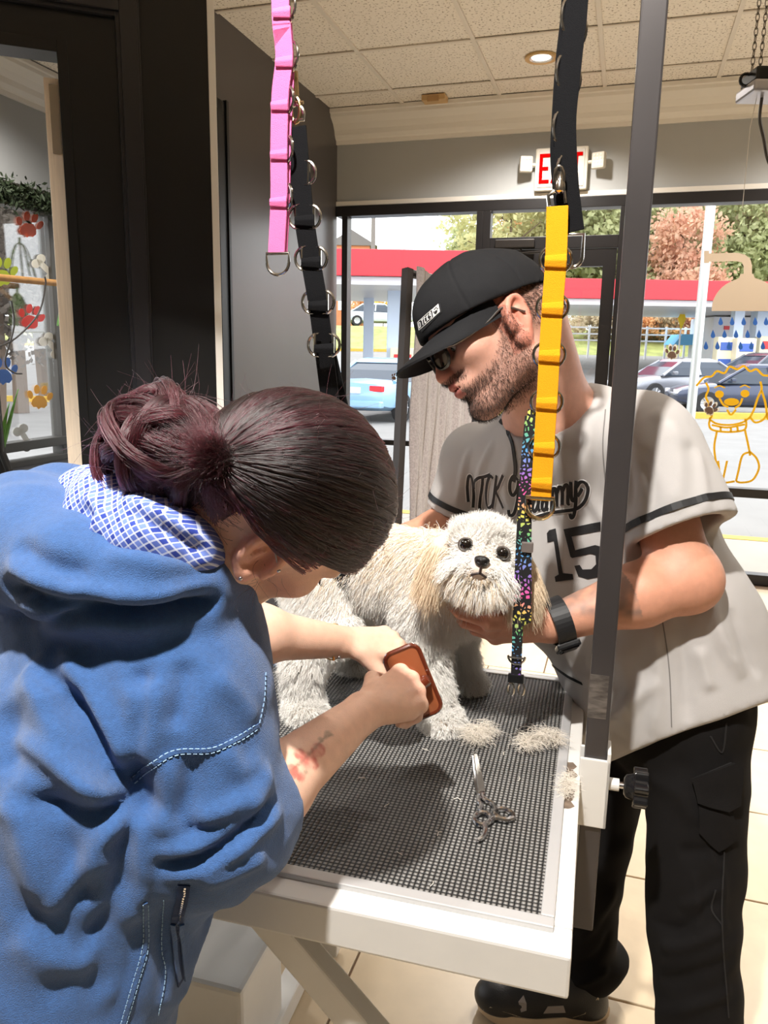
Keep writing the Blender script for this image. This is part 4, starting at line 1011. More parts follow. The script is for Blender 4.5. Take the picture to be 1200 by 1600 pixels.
bt = atz(358, 1480, 0.30); bu, bv = bt @ TU, bt @ TV
box_ = tbox(G(), bu - 0.085, bu + 0.075, bv - 0.1, bv + 0.1, 0.075, 0.30).build('motor_box', enamel, table, bevel=0.01)
G().cyl(tb(bu + 0.02, bv - 0.1, 0.14), tb(bu + 0.02, bv - 0.106, 0.14), 0.008).build('screw', steel, box_)
G().tube(catmull([tb(bu + 0.07, bv - 0.09, 0.13), tb(bu + 0.1, bv - 0.11, 0.15), tb(bu + 0.14, bv - 0.1, 0.12), tb(bu + 0.14, bv - 0.12, 0.03), tb(bu + 0.1, bv - 0.2, 0.004)], 6), 0.005, 6).build('power_cord', black_paint, box_)
tbox(G(), bu + 0.0, bu + 0.42, bv - 0.05, bv - 0.01, 0.09, 0.135).build('linkage_bar', enamel, table, bevel=0.004)

# grooming arm: square pole in its bracket
PU, PV = 0.039, 1.31
pole_m = mat('dark_square_tube', (70, 66, 66), 0.32, metal=0.4, var=0.08, scale=8)
arm = thing('grooming_pole', tb(PU, PV, 0.45), 'dark square steel pole clamped upright to the table side', 'pole')
tbox(G(), PU - 0.019, PU + 0.019, PV - 0.019, PV + 0.019, 0.47, 2.32).build('pole', pole_m, arm, bevel=0.003)
tbox(G(), -0.95, PU + 0.019, PV - 0.016, PV + 0.016, 2.32, 2.355).build('cross_bar', pole_m, arm, bevel=0.003)
tbox(G(), PU - 0.0195, PU + 0.012, PV - 0.0196, PV - 0.0188, 0.89, 0.97).build('worn_patch', mat('worn_bare_metal', (104, 98, 94), 0.35, metal=0.5, var=0.5, scale=40, stretch=(1, 1, 4)), arm)
br = thing('pole_bracket', tb(PU, PV, 0.7), 'white steel bracket and black star knob holding the pole', 'bracket')
g = G(); tbox(g, PU - 0.026, PU + 0.026, PV - 0.026, PV - 0.0195, 0.685, 0.815); tbox(g, PU - 0.026, PU + 0.026, PV + 0.0195, PV + 0.026, 0.685, 0.815); tbox(g, PU + 0.0195, PU + 0.026, PV - 0.026, PV + 0.026, 0.685, 0.83)
g.build('sleeve', enamel, br, bevel=0.002)
kz = 0.76; ks_ = tb(PU + 0.026, PV, kz)
G().cyl(ks_, ks_ + TU * 0.018, 0.011).build('nut', enamel, br); G().cyl(ks_ + TU * 0.014, ks_ + TU * 0.04, 0.006).build('stem', steel, br, True)
pr = []
for q in range(56):
    a = q / 56 * 2 * math.pi; pr.append((0.031 + 0.005 * math.cos(7 * a)) * np.array([math.cos(a), math.sin(a)]))
knob_m = mat('black_bakelite', (22, 22, 24), 0.18)
G().prism([tuple(p) for p in pr], ks_ + TU * 0.042, TV, ZZ, 0.024).build('star_knob', knob_m, br, bevel=0.003)
G().lathe([(0.014, 0.026), (0.02, 0.03), (0.024, 0.042)], ks_, TU).build('knob_boss', knob_m, br, True)

# ---- hanging loops
def dring(g, c, X, Y, w, h, r):
    """D ring hanging from c: straight bar on X, bow along Y"""
    pts = [c - X * w / 2, c + X * w / 2]
    pts += [c + X * w / 2 * math.cos(a) + Y * (h - w / 2 + w / 2 * math.sin(a)) for a in np.linspace(0, math.pi, 11)]
    return g.tube(pts, r, 8, closed=True)
VR = RT                                                   # band width direction roughly faces the viewer's right
def webbing(name, col):
    m = mat(name, col, 0.85, bump=0.8, bscale=900, spec=0.2)
    return m
def band(parent, name, pts, d, wpx, m, t=0.004, rngs=None, n=6, lab=None, wd=TU, top=False):
    Q0 = [at_s(x, y, dd) for (x, y), dd in zip(pts, d if isinstance(d, list) else [d] * len(pts))]
    if top: Q0[0] = Q0[1] * A3_(1, 1, 0) + ZZ * 2.338      # sewn round the cross bar
    P = catmull(Q0, n)
    # a slight bulge between the stitched places so that the loops read
    o = G().strap(P, wd, wpx, t).build(name, m, parent, bevel=0.0006, seg=1)
    if lab: o['label'] = lab
    return P
A3_ = lambda *v: np.array(v, float)
chrome = mat('chrome_ring', (200, 196, 190), 0.15, metal=1.0)
SD = 1.36
def at_s(x, y, d): return atplane(x, y, TV, PV + d - SD)      # the straps hang in the upright plane of the cross bar
# pink loop strap
pk = thing('loop_strap', at_s(437, 0, SD), 'bright pink webbing loop strap with metal rings', 'strap', 'grooming straps hanging from the arm')
pm = webbing('pink_webbing', (240, 120, 176))
pts = [(438, -70), (438, 0), (441, 45), (444, 92), (438, 150), (436, 235), (436, 310), (432, 396)]
P = band(pk, 'webbing', pts, SD, 0.031, pm, top=True)
G().strap(catmull([at_s(x + 7, y, SD + 0.012) for x, y in [(432, -150), (434, 0), (438, 60), (440, 120), (436, 200), (434, 300), (430, 396)]], 5), TU, 0.029, 0.003).build('back_layer', pm, pk)
for y, x in [(20, 440), (97, 444), (165, 437), (242, 436), (316, 435)]:
    c = at_s(x, y, SD - 0.004); G().strap([c + ZZ * 0.007, c - FW * 0.003, c - ZZ * 0.007], TU, 0.0314, 0.006).build('stitched_fold', pm, pk, bevel=0.002)
    dring(G(), at_s(x + 12, y - 8, SD + 0.006), -ZZ, TU * 0.6 - FW * 0.5, 0.045, 0.02, 0.0026).build('side_ring', chrome, pk, True)
dring(G(), at_s(434, 396, SD), TU, -ZZ, 0.042, 0.036, 0.0028).build('end_ring', chrome, pk, True)
# clip joining pink and black
cp = thing('swivel_clip', at_s(462, 150, SD + 0.02), 'small brass swivel clip between the pink and black straps', 'clip')
brass = mat('aged_brass', (176, 150, 110), 0.25, metal=1.0)
G().tube([at_s(460, 112, SD + 0.02), at_s(462, 150, SD + 0.02)], 0.006, 8).build('shank', brass, cp, True)
G().tube([at_s(462 + 7 * math.sin(t), 172 - 20 * math.cos(t), SD + 0.02) for t in np.linspace(0.3, 5.6, 12)], 0.0035, 8).build('hook', brass, cp, True)
G().cyl(at_s(458, 160, SD + 0.02), at_s(474, 160, SD + 0.02), 0.003).build('thumb_pin', brass, cp)
# black belly strap at the left
bk = thing('loop_strap', at_s(470, 200, SD + 0.02), 'black webbing strap slanting from the clip down behind the woman’s head', 'strap', 'grooming straps hanging from the arm')
bm_ = webbing('black_webbing', (13, 13, 16))
bpts = [(463, 198), (468, 260), (476, 345), (486, 410), (497, 475), (506, 545), (518, 640), (540, 800), (556, 870)]
bd = [SD + 0.02] * 5 + [SD + 0.04, SD + 0.08, SD + 0.15, SD + 0.18]
band(bk, 'webbing', bpts, bd, 0.036, bm_)
G().strap(catmull([at_s(x, y, dd) for x, y, dd in [(486, 415, SD + 0.05), (508, 520, SD + 0.07), (536, 640, SD + 0.12), (575, 820, SD + 0.24)]], 6), TU, 0.024, 0.004).build('rear_strand', bm_, bk)
dring(G(), at_s(462, 188, SD + 0.02), TU, ZZ, 0.03, 0.024, 0.003).build('top_ring', chrome, bk, True)
for i, (x, y) in enumerate([(476, 345), (486, 410), (497, 478), (506, 545)]):
    c = at_s(x, y, SD + 0.015); G().strap([c + ZZ * 0.008, c - FW * 0.003, c - ZZ * 0.008], TU, 0.0365, 0.006).build('stitched_fold', bm_, bk, bevel=0.002)
    for s in (-1, 1):
        dring(G(), at_s(x + s * 14, y - 6, SD + 0.02), -ZZ, TU * s, 0.04, 0.013, 0.0028).build('side_ring', chrome, bk, True)
dring(G(), at_s(482, 270, SD + 0.02), -ZZ, TU, 0.04, 0.013, 0.0028).build('side_ring', chrome, bk, True)
# black strap at the right
rs = thing('loop_strap', at_s(895, 0, SD), 'long black webbing strap with rings hanging before the exit sign', 'strap', 'grooming straps hanging from the arm')
rp = [(901, -70), (901, 0), (895, 60), (888, 130), (883, 185), (884, 240), (888, 300), (896, 362)]
band(rs, 'webbing', rp, SD, 0.034, bm_, top=True)
G().strap(catmull([at_s(x, y, SD + 0.014) for x, y in [(896, -150), (894, 0), (884, 100), (878, 190), (876, 250), (884, 330), (894, 362)]], 5), TU, 0.032, 0.003).build('back_layer', bm_, rs)
for x, y in [(887, 48), (879, 135), (874, 222), (880, 290)]:
    dring(G(), at_s(x, y - 22, SD + 0.004), -ZZ, -TU * 0.6 - FW * 0.5, 0.052, 0.018, 0.0028).build('side_ring', chrome, rs, True)
for x, y in [(911, 62), (902, 140)]:
    dring(G(), at_s(x, y - 14, SD + 0.01), -ZZ, TU * 0.5 - FW * 0.2, 0.045, 0.008, 0.0028).build('side_ring', chrome, rs, True)
dring(G(), at_s(897, 366, SD), TU, -ZZ, 0.03, 0.05, 0.003).build('end_ring', chrome, rs, True)
# yellow strap
ys = thing('loop_strap', at_s(866, 330, SD - 0.01), 'golden yellow webbing strap with rings in front of the man', 'strap', 'grooming straps hanging from the arm')
ym = webbing('yellow_webbing', (242, 164, 24))
YD = SD - 0.015
yp = [(871, 322), (869, 400), (864, 470), (859, 545), (855, 620), (850, 700), (845, 782)]
band(ys, 'webbing', yp, YD, 0.0335, ym)
for x, y in [(868, 408), (863, 482), (858, 556), (854, 630), (850, 700), (846, 755)]:
    c = at_s(x, y, YD - 0.004); G().strap([c + ZZ * 0.009, c - FW * 0.003, c - ZZ * 0.009], TU, 0.0342, 0.006).build('stitched_fold', ym, ys, bevel=0.002)
    if y < 740:
        for s in (-1, 1): dring(G(), at_s(x + s * 13, y - 2, YD + 0.003), -ZZ, TU * s, 0.04, 0.012, 0.0026).build('side_ring', chrome, ys, True)
dring(G(), at_s(844, 778, YD), TU, -ZZ, 0.046, 0.036, 0.0036).build('end_ring', mat('pale_gold_ring', (220, 196, 150), 0.15, metal=1.0), ys, True)
G().tube([at_s(x, y, YD) for x, y in [(858, 322), (856, 306), (866, 299), (882, 300), (884, 318)]], 0.0034, 8).build('clip_bow', chrome, ys, True)
G().lathe([(0.004, 0), (0.009, 0.004), (0.009, 0.014), (0.005, 0.02), (0.005, 0.032)], at_s(874, 303, YD), ZZ, 14).build('clip_swivel', chrome, ys, True)
G().tube([at_s(874 + 7 * math.sin(t), 276 - 16 * math.cos(t), YD) for t in np.linspace(0, 6.0, 12)], 0.0032, 8, closed=True).build('clip_ring', chrome, ys, True)
# patterned leash
lm = bpy.data.materials.new('leopard_rainbow_webbing'); lm.use_nodes = True; MATS['leopard'] = lm
nt = lm.node_tree; b = nt.nodes['Principled BSDF']; b.inputs['Roughness'].default_value = 0.6
tc = nt.nodes.new('ShaderNodeTexCoord'); vo = nt.nodes.new('ShaderNodeTexVoronoi'); vo.inputs['Scale'].default_value = 125; vo.feature = 'DISTANCE_TO_EDGE'
vn = nt.nodes.new('ShaderNodeTexVoronoi'); vn.inputs['Scale'].default_value = 150
wv = nt.nodes.new('ShaderNodeSeparateXYZ'); nt.links.new(tc.outputs['Object'], wv.inputs[0])
mz = mth('FRACT', mth('MULTIPLY', wv.outputs[2], 5.5))
hs = nt.nodes.new('ShaderNodeValToRGB'); el = hs.color_ramp.elements
el[0].position = 0; el[0].color = lin((240, 90, 160)); el[1].position = 1; el[1].color = lin((240, 90, 160))
for pz, cc in ((0.2, (150, 110, 200)), (0.42, (90, 160, 220)), (0.62, (110, 190, 120)), (0.82, (236, 214, 90))):
    e_ = el.new(pz); e_.color = lin(cc)
nt.links.new(mz, hs.inputs[0])
th_ = mth('GREATER_THAN', vo.outputs['Distance'], 0.2); th2 = mth('LESS_THAN', vn.outputs['Distance'], 0.22)
spot_ = mth('MAXIMUM', mth('SUBTRACT', 1.0, th_), 0.0)
mx = nt.nodes.new('ShaderNodeMix'); mx.data_type = 'RGBA'; nt.links.new(th_, mx.inputs[0]); nt.links.new(hs.outputs[0], mx.inputs[7]); mx.inputs[6].default_value = (0.008, 0.008, 0.01, 1)
nt.links.new(tc.outputs['Object'], vo.inputs['Vector']); nt.links.new(tc.outputs['Object'], vn.inputs['Vector']); nt.links.new(mx.outputs[2], b.inputs['Base Color'])
le = thing('patterned_leash', at_s(825, 650, SD - 0.01), 'rainbow leopard patterned leash hanging beside the dog’s head', 'leash')
LD = SD - 0.008
band(le, 'webbing', [(834, 640), (826, 700), (823, 760), (822, 840), (822, 960), (818, 970)], LD, 0.0185, lm, 0.003)
band(le, 'rear_strand', [(829, 650), (821, 740), (814, 860), (809, 980), (806, 1060)], LD + 0.012, 0.0185, lm, 0.003)
c = at_s(824, 855, LD - 0.003); G().box(c, (0.02, 0.008, 0.018), (TU, TV, ZZ)).build('slider_buckle', mat('grey_buckle', (150, 140, 136), 0.3, metal=0.6), le, bevel=0.002)
for s in (-1, 1):
    G().tube([at_s(806 + s * 8 + 5 * math.cos(t), 1077 - 10 * math.sin(t), LD + 0.012) for t in np.linspace(-1.2, 4.0, 10)], 0.0022, 6).build('trigger_clip', chrome, le, True)
G().box(at_s(806, 1060, LD + 0.012), (0.028, 0.009, 0.016), (TU, TV, ZZ)).build('end_loop', black_paint, le, bevel=0.002)
dring(G(), at_s(807, 1028, LD + 0.008), TU, -ZZ, 0.03, 0.012, 0.002).build('leash_ring', chrome, le, True)

# ---- shears, comb, fur on the table
def onmat(x, y, h=0.0): return atz(x, y, TZ + 0.006 + h)
sh = thing('grooming_shears', onmat(752, 1240), 'steel thinning shears lying open-handled on the rubber mat', 'shears')
def plate(name, pts, th, m, parent, bev=0.0006):
    P = [onmat(x, y, 0.001) for x, y in pts]; n = len(P); Q = [p + ZZ * th for p in P]
    return G().add(P + Q, [tuple(range(n)), tuple(range(2 * n - 1, n - 1, -1))] + [(i, (i + 1) % n, n + (i + 1) % n, n + i) for i in range(n)]).build(name, m, parent, bevel=bev, seg=1)
plate('blade', [(737, 1183), (741, 1182), (748, 1232), (752, 1246), (745, 1248), (741, 1230)], 0.004, steel, sh)
o = plate('blade', [(740, 1184), (746, 1184), (756, 1228), (758, 1244), (749, 1246), (745, 1226)], 0.0075, mat('bright_steel', (190, 186, 180), 0.35, metal=1.0), sh)
G().lathe([(0.006, 0), (0.006, 0.003), (0.003, 0.004)], onmat(752, 1240, 0.008), ZZ, 12).build('pivot_screw', steel, sh)
G().tube([onmat(x, y, 0.006) for x, y in catmull([(752, 1242, 0), (756, 1250, 0), (768, 1256, 0), (774, 1266, 0)], 4) for x, y in [(x, y)]] if False else [onmat(p[0], p[1], 0.007) for p in catmull([(753, 1240, 0), (758, 1249, 0), (770, 1256, 0), (775, 1268, 0)], 5)], 0.0042, 8).build('shank', steel, sh, True)
G().tube([onmat(p[0], p[1], 0.006) for p in catmull([(749, 1242, 0), (748, 1252, 0), (752, 1258, 0), (749, 1268, 0)], 5)], 0.004, 8).build('shank', steel, sh, True)
G().tube([onmat(754 + 12.5 * math.cos(t), 1279 + 9.5 * math.sin(t), 0.006) for t in np.linspace(0, 5.99, 22)], 0.0042, 8, closed=True).build('finger_ring', steel, sh, True)
G().tube([onmat(787 + 15 * math.cos(t), 1272 + 8 * math.sin(t) + 3 * math.cos(t), 0.006) for t in np.linspace(0, 5.99, 22)], 0.0042, 8, closed=True).build('finger_ring', steel, sh, True)
G().tube([onmat(p[0], p[1], 0.006) for p in catmull([(766, 1283, 0), (774, 1278, 0), (790, 1281, 0), (802, 1278, 0)], 4)], 0.0045, 8).build('bridge', steel, sh, True)
G().tube([onmat(p[0], p[1], 0.006) for p in catmull([(757, 1288, 0), (758, 1298, 0), (754, 1308, 0), (746, 1313, 0)], 5)], list(np.linspace(0.005, 0.003, 16)), 8).build('finger_rest', steel, sh, True)
cmb = thing('blue_comb', onmat(480, 1036), 'long blue and white comb lying on the mat behind the dog', 'comb')
ca, cb_ = onmat(380, 1031, 0.004), onmat(560, 1038, 0.004)
dx_ = nrm(cb_ - ca); dy_ = np.cross(ZZ, dx_)
G().box((ca * 0.75 + cb_ * 0.25), (np.linalg.norm(cb_ - ca) / 2, 0.014, 0.01), (dx_, dy_, ZZ)).build('handle', mat('comb_blue', (52, 140, 214), 0.35), cmb, bevel=0.003)
G().box((ca * 0.25 + cb_ * 0.75), (np.linalg.norm(cb_ - ca) / 2, 0.014, 0.01), (dx_, dy_, ZZ)).build('spine', mat('comb_white', (224, 226, 230), 0.35), cmb, bevel=0.003)
g = G()
for q in range(60):
    c = ca + (cb_ - ca) * (q + 0.5) / 60; g.cyl(c - dy_ * 0.006, c - dy_ * 0.034, 0.0011, 0.0007, 5)
g.build('tines', steel, cmb)['kind'] = 'stuff'
def hair_mat(name, col, rough=0.5, spec=0.3, attr=None):
    return mat(name, col, rough, spec=spec, attr=attr)
furw = hair_mat('loose_cream_fur', (232, 224, 212))
def clump(name, label, pts, n, L, spread, zup=0.02):
    t = thing(name, pts[0], label, 'fur tuft', 'loose fur lying on the table')
    P = []
    for i in range(n):
        c = np.asarray(pts[RNG.integers(len(pts))], float) + np.array([RNG.normal(0, spread), RNG.normal(0, spread), abs(RNG.normal(0, zup * 0.5))])
        a = RNG.uniform(0, 6.28); cu = RNG.normal(0, 1.5); d0 = np.array([math.cos(a), math.sin(a), RNG.uniform(-0.1, 0.5)]); pp = []; cc = c.copy()
        for k in range(6):
            pp.append(cc.copy()); a2 = a + cu * k / 5; cc = cc + np.array([math.cos(a2), math.sin(a2), 0.3 * math.cos(k)]) * L / 5; cc[2] = max(cc[2], TZ + 0.008)
        P.append(pp)
    hair('strands', np.array(P), np.linspace(0.0003, 0.00012, 6), furw, t, 6)['kind'] = 'stuff'
    return t
clump('fur_tuft', 'fluffy pale fur tuft beside the dog’s front paw', [onmat(x, y, 0.008) for x, y in [(735, 1150), (748, 1152), (758, 1146), (745, 1160)]], 650, 0.03, 0.007)
clump('fur_tuft', 'cream fur tuft at the right edge strip of the mat', [onmat(x, y, 0.01) for x, y in [(822, 1166), (835, 1160), (850, 1157), (866, 1158)]], 700, 0.03, 0.006)
clump('fur_tuft', 'grey fur tuft caught beside the pole bracket', [tb(-0.005, PV - 0.06 - 0.02 * q, TZ + 0.004) for q in range(3)], 260, 0.02, 0.006)
wear = G(); 
for q in range(14):
    c = tb(-0.008 + RNG.normal(0, 0.008), PV - 0.07 + RNG.normal(0, 0.03), TZ + 0.0004); a = RNG.uniform(0, 6.28)
    wear.prism([(0.010 * math.cos(t) * RNG.uniform(0.6, 1.2), 0.016 * math.sin(t) * RNG.uniform(0.6, 1.2)) for t in np.linspace(0, 5.6, 8)], c, TU, TV, 0.0002 + 0.00003 * q)
wear.build('worn_paint', mat('rubbed_brown_metal', (120, 104, 90), 0.6, var=0.3, scale=60), table)['kind'] = 'stuff'
bits = G()
for x, y in [(775, 1165), (790, 1175), (672, 1385), (560, 1215), (690, 1300), (620, 1330), (600, 1260), (720, 1250), (810, 1220), (660, 1170)]:
    c = onmat(x, y, 0.001); a = RNG.uniform(0, 6.28); d_ = np.array([math.cos(a), math.sin(a), 0])
    bits.tube([c, c + d_ * 0.006 + ZZ * 0.002, c + d_ * 0.011 + np.cross(ZZ, d_) * 0.005], 0.0006, 4)
tag(bits.build('hair_clippings', furw), 'stray white hair clippings scattered over the rubber mat', 'clippings', kind='stuff')
# ================================================================== DOG
def sample_roots(V, F, N, n, rng):
    a = V[F[:, 0]]; b = V[F[:, 1]]; c = V[F[:, 2]]; d = V[F[:, 3]]
    ar = np.linalg.norm(np.cross(c - a, d - b), axis=1); fi = rng.choice(len(F), n, p=ar / ar.sum())
    s = rng.random((n, 1)); t = rng.random((n, 1))
    P = (a[fi] * (1 - s) + b[fi] * s) * (1 - t) + (d[fi] * (1 - s) + c[fi] * s) * t
    f = F[fi]; Nn = N[f].mean(1); Nn /= np.linalg.norm(Nn, axis=1)[:, None]
    return P, Nn
def unit(A): return A / np.maximum(np.linalg.norm(A, axis=1), 1e-9)[:, None]
from mathutils.kdtree import KDTree
def clumped(root, tipdir, L, bend, npts, rng, cl=25, strength=0.55, frizz=0.002):
    """strands that leave their roots along tipdir, bend over, and gather at the tips of locks"""
    n = len(root); t = np.linspace(0, 1, npts)[None, :, None]
    P = root[:, None, :] + L[:, None, None] * (tipdir[:, None, :] * t + bend[:, None, :] * t * t)
    m = max(1, n // cl); ci = rng.choice(n, m, replace=False); kd = KDTree(m)
    for i, k in enumerate(ci): kd.insert(root[k], i)
    kd.balance(); near = np.array([kd.find(r)[1] for r in root]); cp = P[ci][near]
    P = P + (cp - P) * (strength * t ** 1.3)
    P = P + rng.normal(0, frizz, P.shape) * t
    return P
DR = np.random.default_rng(3)
MZ = TZ + 0.006
dog = thing('shih_tzu_dog', (0.02, 1.52, MZ), 'small white and cream long-haired dog standing on the grooming table', 'dog')
A3 = lambda *v: np.array(v, float)
HC = at(752, 868, 1.40)
hf = nrm(CPOS - HC + A3(0.05, 0, -0.06)); rr0 = RT * math.cos(0.19) - UP * math.sin(0.19)
hr = nrm(rr0 - hf * (rr0 @ hf)); hu = np.cross(hf, hr) * -1
if hu[2] < 0: hu = -hu
AX = np.array([hr, hu, hf])
def hd(r, u, f): return HC + hr * r + hu * u + hf * f
D = SDF()
# trunk
sh_, md, rp_ = A3(0.105, 1.515, 1.065), A3(-0.02, 1.555, 1.078), A3(-0.135, 1.575, 1.05)
D.chain([rp_, md, sh_], [0.072, 0.08, 0.086], 0.03)
D.cone(sh_ + A3(0.01, -0.02, -0.035), sh_ + A3(0.05, -0.05, 0.0), 0.062, 0.06, 0.03)
D.cone(sh_ + A3(0.02, -0.01, 0.02), HC - hf * 0.03 - A3(0, 0, 0.02), 0.062, 0.05, 0.03)
# legs: near front, far front, near hind, far hind
D.chain([A3(0.085, 1.455, 1.03), A3(0.082, 1.445, 0.94), A3(0.10, 1.415, 0.86), A3(0.113, 1.405, 0.815)], [0.046, 0.036, 0.026, 0.025], 0.02)
D.ell(A3(0.123, 1.393, 0.803), (0.033, 0.036, 0.02), k=0.015)
D.chain([A3(0.15, 1.55, 1.02), A3(0.155, 1.57, 0.93), A3(0.172, 1.585, 0.85), A3(0.178, 1.588, 0.815)], [0.044, 0.034, 0.026, 0.025], 0.02)
D.ell(A3(0.19, 1.578, 0.803), (0.033, 0.034, 0.02), k=0.015)
D.chain([A3(-0.12, 1.515, 1.035), A3(-0.105, 1.475, 0.965), A3(-0.155, 1.455, 0.895), A3(-0.158, 1.445, 0.82)], [0.062, 0.044, 0.028, 0.026], 0.02)
D.ell(A3(-0.15, 1.428, 0.803), (0.032, 0.037, 0.02), k=0.015)
D.chain([A3(-0.09, 1.62, 1.03), A3(-0.055, 1.625, 0.96), A3(-0.085, 1.675, 0.89), A3(-0.078, 1.68, 0.82)], [0.06, 0.042, 0.028, 0.026], 0.02)
D.ell(A3(-0.06, 1.668, 0.803), (0.036, 0.034, 0.02), k=0.015)
D.chain([rp_ + A3(-0.05, 0.01, 0.03), rp_ + A3(-0.085, 0.02, 0.075), rp_ + A3(-0.06, 0.02, 0.12), rp_ + A3(-0.01, 0.015, 0.125)], [0.02, 0.016, 0.014, 0.01], 0.015)
# head: skull, cheeks, short muzzle, ear flaps, sockets
D.ell(HC + hu * 0.006, (0.052, 0.05, 0.05), AX, 0.02)
D.ell(hd(-0.024, -0.02, 0.03), (0.026, 0.026, 0.028), AX, 0.015); D.ell(hd(0.024, -0.02, 0.03), (0.026, 0.026, 0.028), AX, 0.015)
D.ell(hd(0, -0.022, 0.046), (0.026, 0.02, 0.022), AX, 0.012)
D.ell(hd(0, -0.04, 0.034), (0.018, 0.014, 0.02), AX, 0.01)
for s in (-1, 1):
    D.chain([hd(s * 0.05, 0.03, 0.0), hd(s * 0.072, 0.002, 0.012) , hd(s * 0.076, -0.038, 0.016)], [0.012, 0.019, 0.016], 0.01)
    D.ell(hd(s * 0.0315, 0.013, 0.052), (0.012, 0.012, 0.012), AX, 0.004, 's')
V, F = D.mesh(0.0045, smooth=2); N = normals(V, F)
body = link('body', raw_mesh('body', V, F), mat('dog_skin', (224, 208, 192), 0.8, sss=0.0), dog, True)
# eyes, nose, mouth
eye_m = mat('dark_wet_eye', (16, 11, 9), 0.04, coat=1.0)
def ball(c, r, m, name, parent, ax=AX):
    g = G(); n, k = 16, 24; VV_ = []; FF_ = []
    for i in range(n + 1):
        for j in range(k):
            a = math.pi * i / n; b = 2 * math.pi * j / k
            VV_.append(c + ax[0] * r[0] * math.sin(a) * math.cos(b) + ax[1] * r[1] * math.sin(a) * math.sin(b) + ax[2] * r[2] * math.cos(a))
    for i in range(n):
        for j in range(k): FF_.append((i * k + j, i * k + (j + 1) % k, (i + 1) * k + (j + 1) % k, (i + 1) * k + j))
    return g.add(VV_, FF_).build(name, m, parent, True)
eyes_c = [hd(-0.0315, 0.015, 0.0425), hd(0.0335, 0.012, 0.0425)]
for c in eyes_c:
    e = ball(c, (0.0128, 0.0124, 0.0112), eye_m, 'eye', dog)
    ball(c - hf * 0.0035, (0.0150, 0.0132, 0.0085), mat('eye_rim', (58, 42, 36), 0.5), 'eyelid', e)
nc = hd(0.0, -0.008, 0.066)
S = SDF(); S.ell(nc, (0.0125, 0.0095, 0.009), AX, 0.004); S.ell(nc + hu * 0.004 + hf * 0.001, (0.0135, 0.006, 0.008), AX, 0.004)
for s in (-1, 1): S.ell(nc + hr * s * 0.006 - hu * 0.001 + hf * 0.0085, (0.0028, 0.002, 0.004), AX, 0.001, 's')
v_, f_ = S.mesh(0.0012, smooth=1); nose = link('nose', raw_mesh('nose', v_, f_), mat('black_leather_nose', (20, 18, 18), 0.32, bump=0.5, bscale=900), dog, True)
G().tube(catmull([hd(-0.013, -0.034, 0.062), hd(-0.007, -0.031, 0.066), hd(0, -0.0285, 0.068), hd(0.007, -0.031, 0.066), hd(0.013, -0.034, 0.062)], 4), 0.0022, 6).build('mouth', mat('dark_lip', (50, 38, 36), 0.5), dog, True)
G().tube([hd(0, -0.014, 0.071), hd(0, -0.028, 0.07)], 0.002, 6).build('lip_split', MATS['dark_lip'], dog)

# ---- coat
fw_ = hair_mat('white_fur', (250, 247, 242), 0.55); fc_ = hair_mat('cream_fur', (232, 212, 184), 0.55); fg_ = hair_mat('pale_grey_fur', (214, 208, 202), 0.55)
P, Nn = sample_roots(V, F, N, 150000, DR)
q = (P - HC) @ AX.T                                    # head coordinates r, u, f
dH = np.linalg.norm(q / np.array([1.0, 1.0, 1.0]), axis=1)
is_ear = (np.abs(q[:, 0]) > 0.056) & (dH < 0.105) & (q[:, 1] < 0.05) & (q[:, 2] < 0.045) & (q[:, 2] > -0.03)
is_head = (dH < 0.085) & ~is_ear & (q[:, 2] > -0.045)
body_m = ~is_head & ~is_ear
n_ = len(P)
L = np.full(n_, 0.03); tip = np.zeros((n_, 3)); bend = np.zeros((n_, 3))
rn = DR.normal(0, 1, (n_, 3))
down = np.array([0, 0, -1.0]); back = nrm(np.array([-1.0, 0.25, 0]))
low = fbm(P, 18.0, 2)[:, None]
# body and legs
legs = body_m & (P[:, 2] < 0.99)
paws = body_m & (P[:, 2] < 0.83)
fl_ = back * 0.55 + down * 0.75
tip[body_m] = unit(Nn[body_m] * 0.62 + fl_ + rn[body_m] * 0.16 + low[body_m] * np.array([0.25, 0.3, 0.1]))
bend[body_m] = down * 0.28
L[body_m] = 0.034
tip[legs] = unit(Nn[legs] * 0.75 + down * 0.62 + rn[legs] * 0.2 + low[legs] * np.array([0.3, 0.2, 0.1])); L[legs] = 0.026; bend[legs] = down * 0.2
tip[paws] = unit(Nn[paws] * 0.8 + down * 0.3 + np.array([0.05, -0.25, 0]) + rn[paws] * 0.2); L[paws] = 0.021; bend[paws] = down * 0.25
chest = body_m & (P[:, 0] > 0.08) & (P[:, 2] > 0.98) & (P[:, 1] < 1.53)
tip[chest] = unit(Nn[chest] * 0.6 + down * 0.85 + rn[chest] * 0.18); L[chest] = 0.042
# head: fur parts away from the nose bridge, beard downwards
h = is_head; qh = q[h]
rad = qh - np.array([0, -0.008, 0.03]); rad[:, 2] *= 0.25; rad = unit(rad)
beard = (qh[:, 1] < -0.008)[:, None]
dloc = np.where(beard, rad * 0.85 + np.array([0, -0.5, 0.12]), rad * 0.8 + np.array([0, 0.30, 0.1]))
tip[h] = unit(Nn[h] * 0.55 + unit(dloc) @ AX * 0.85 + rn[h] * 0.15 + low[h] * 0.18 * hr)
Lh = np.where(qh[:, 1] < -0.008, 0.036, 0.03) * np.clip(0.35 + 14 * np.linalg.norm(qh[:, :2] - np.array([0, -0.005]), axis=1), 0.4, 1.0)
L[h] = Lh; bend[h] = np.where(beard, down * 0.35, down * 0.16)
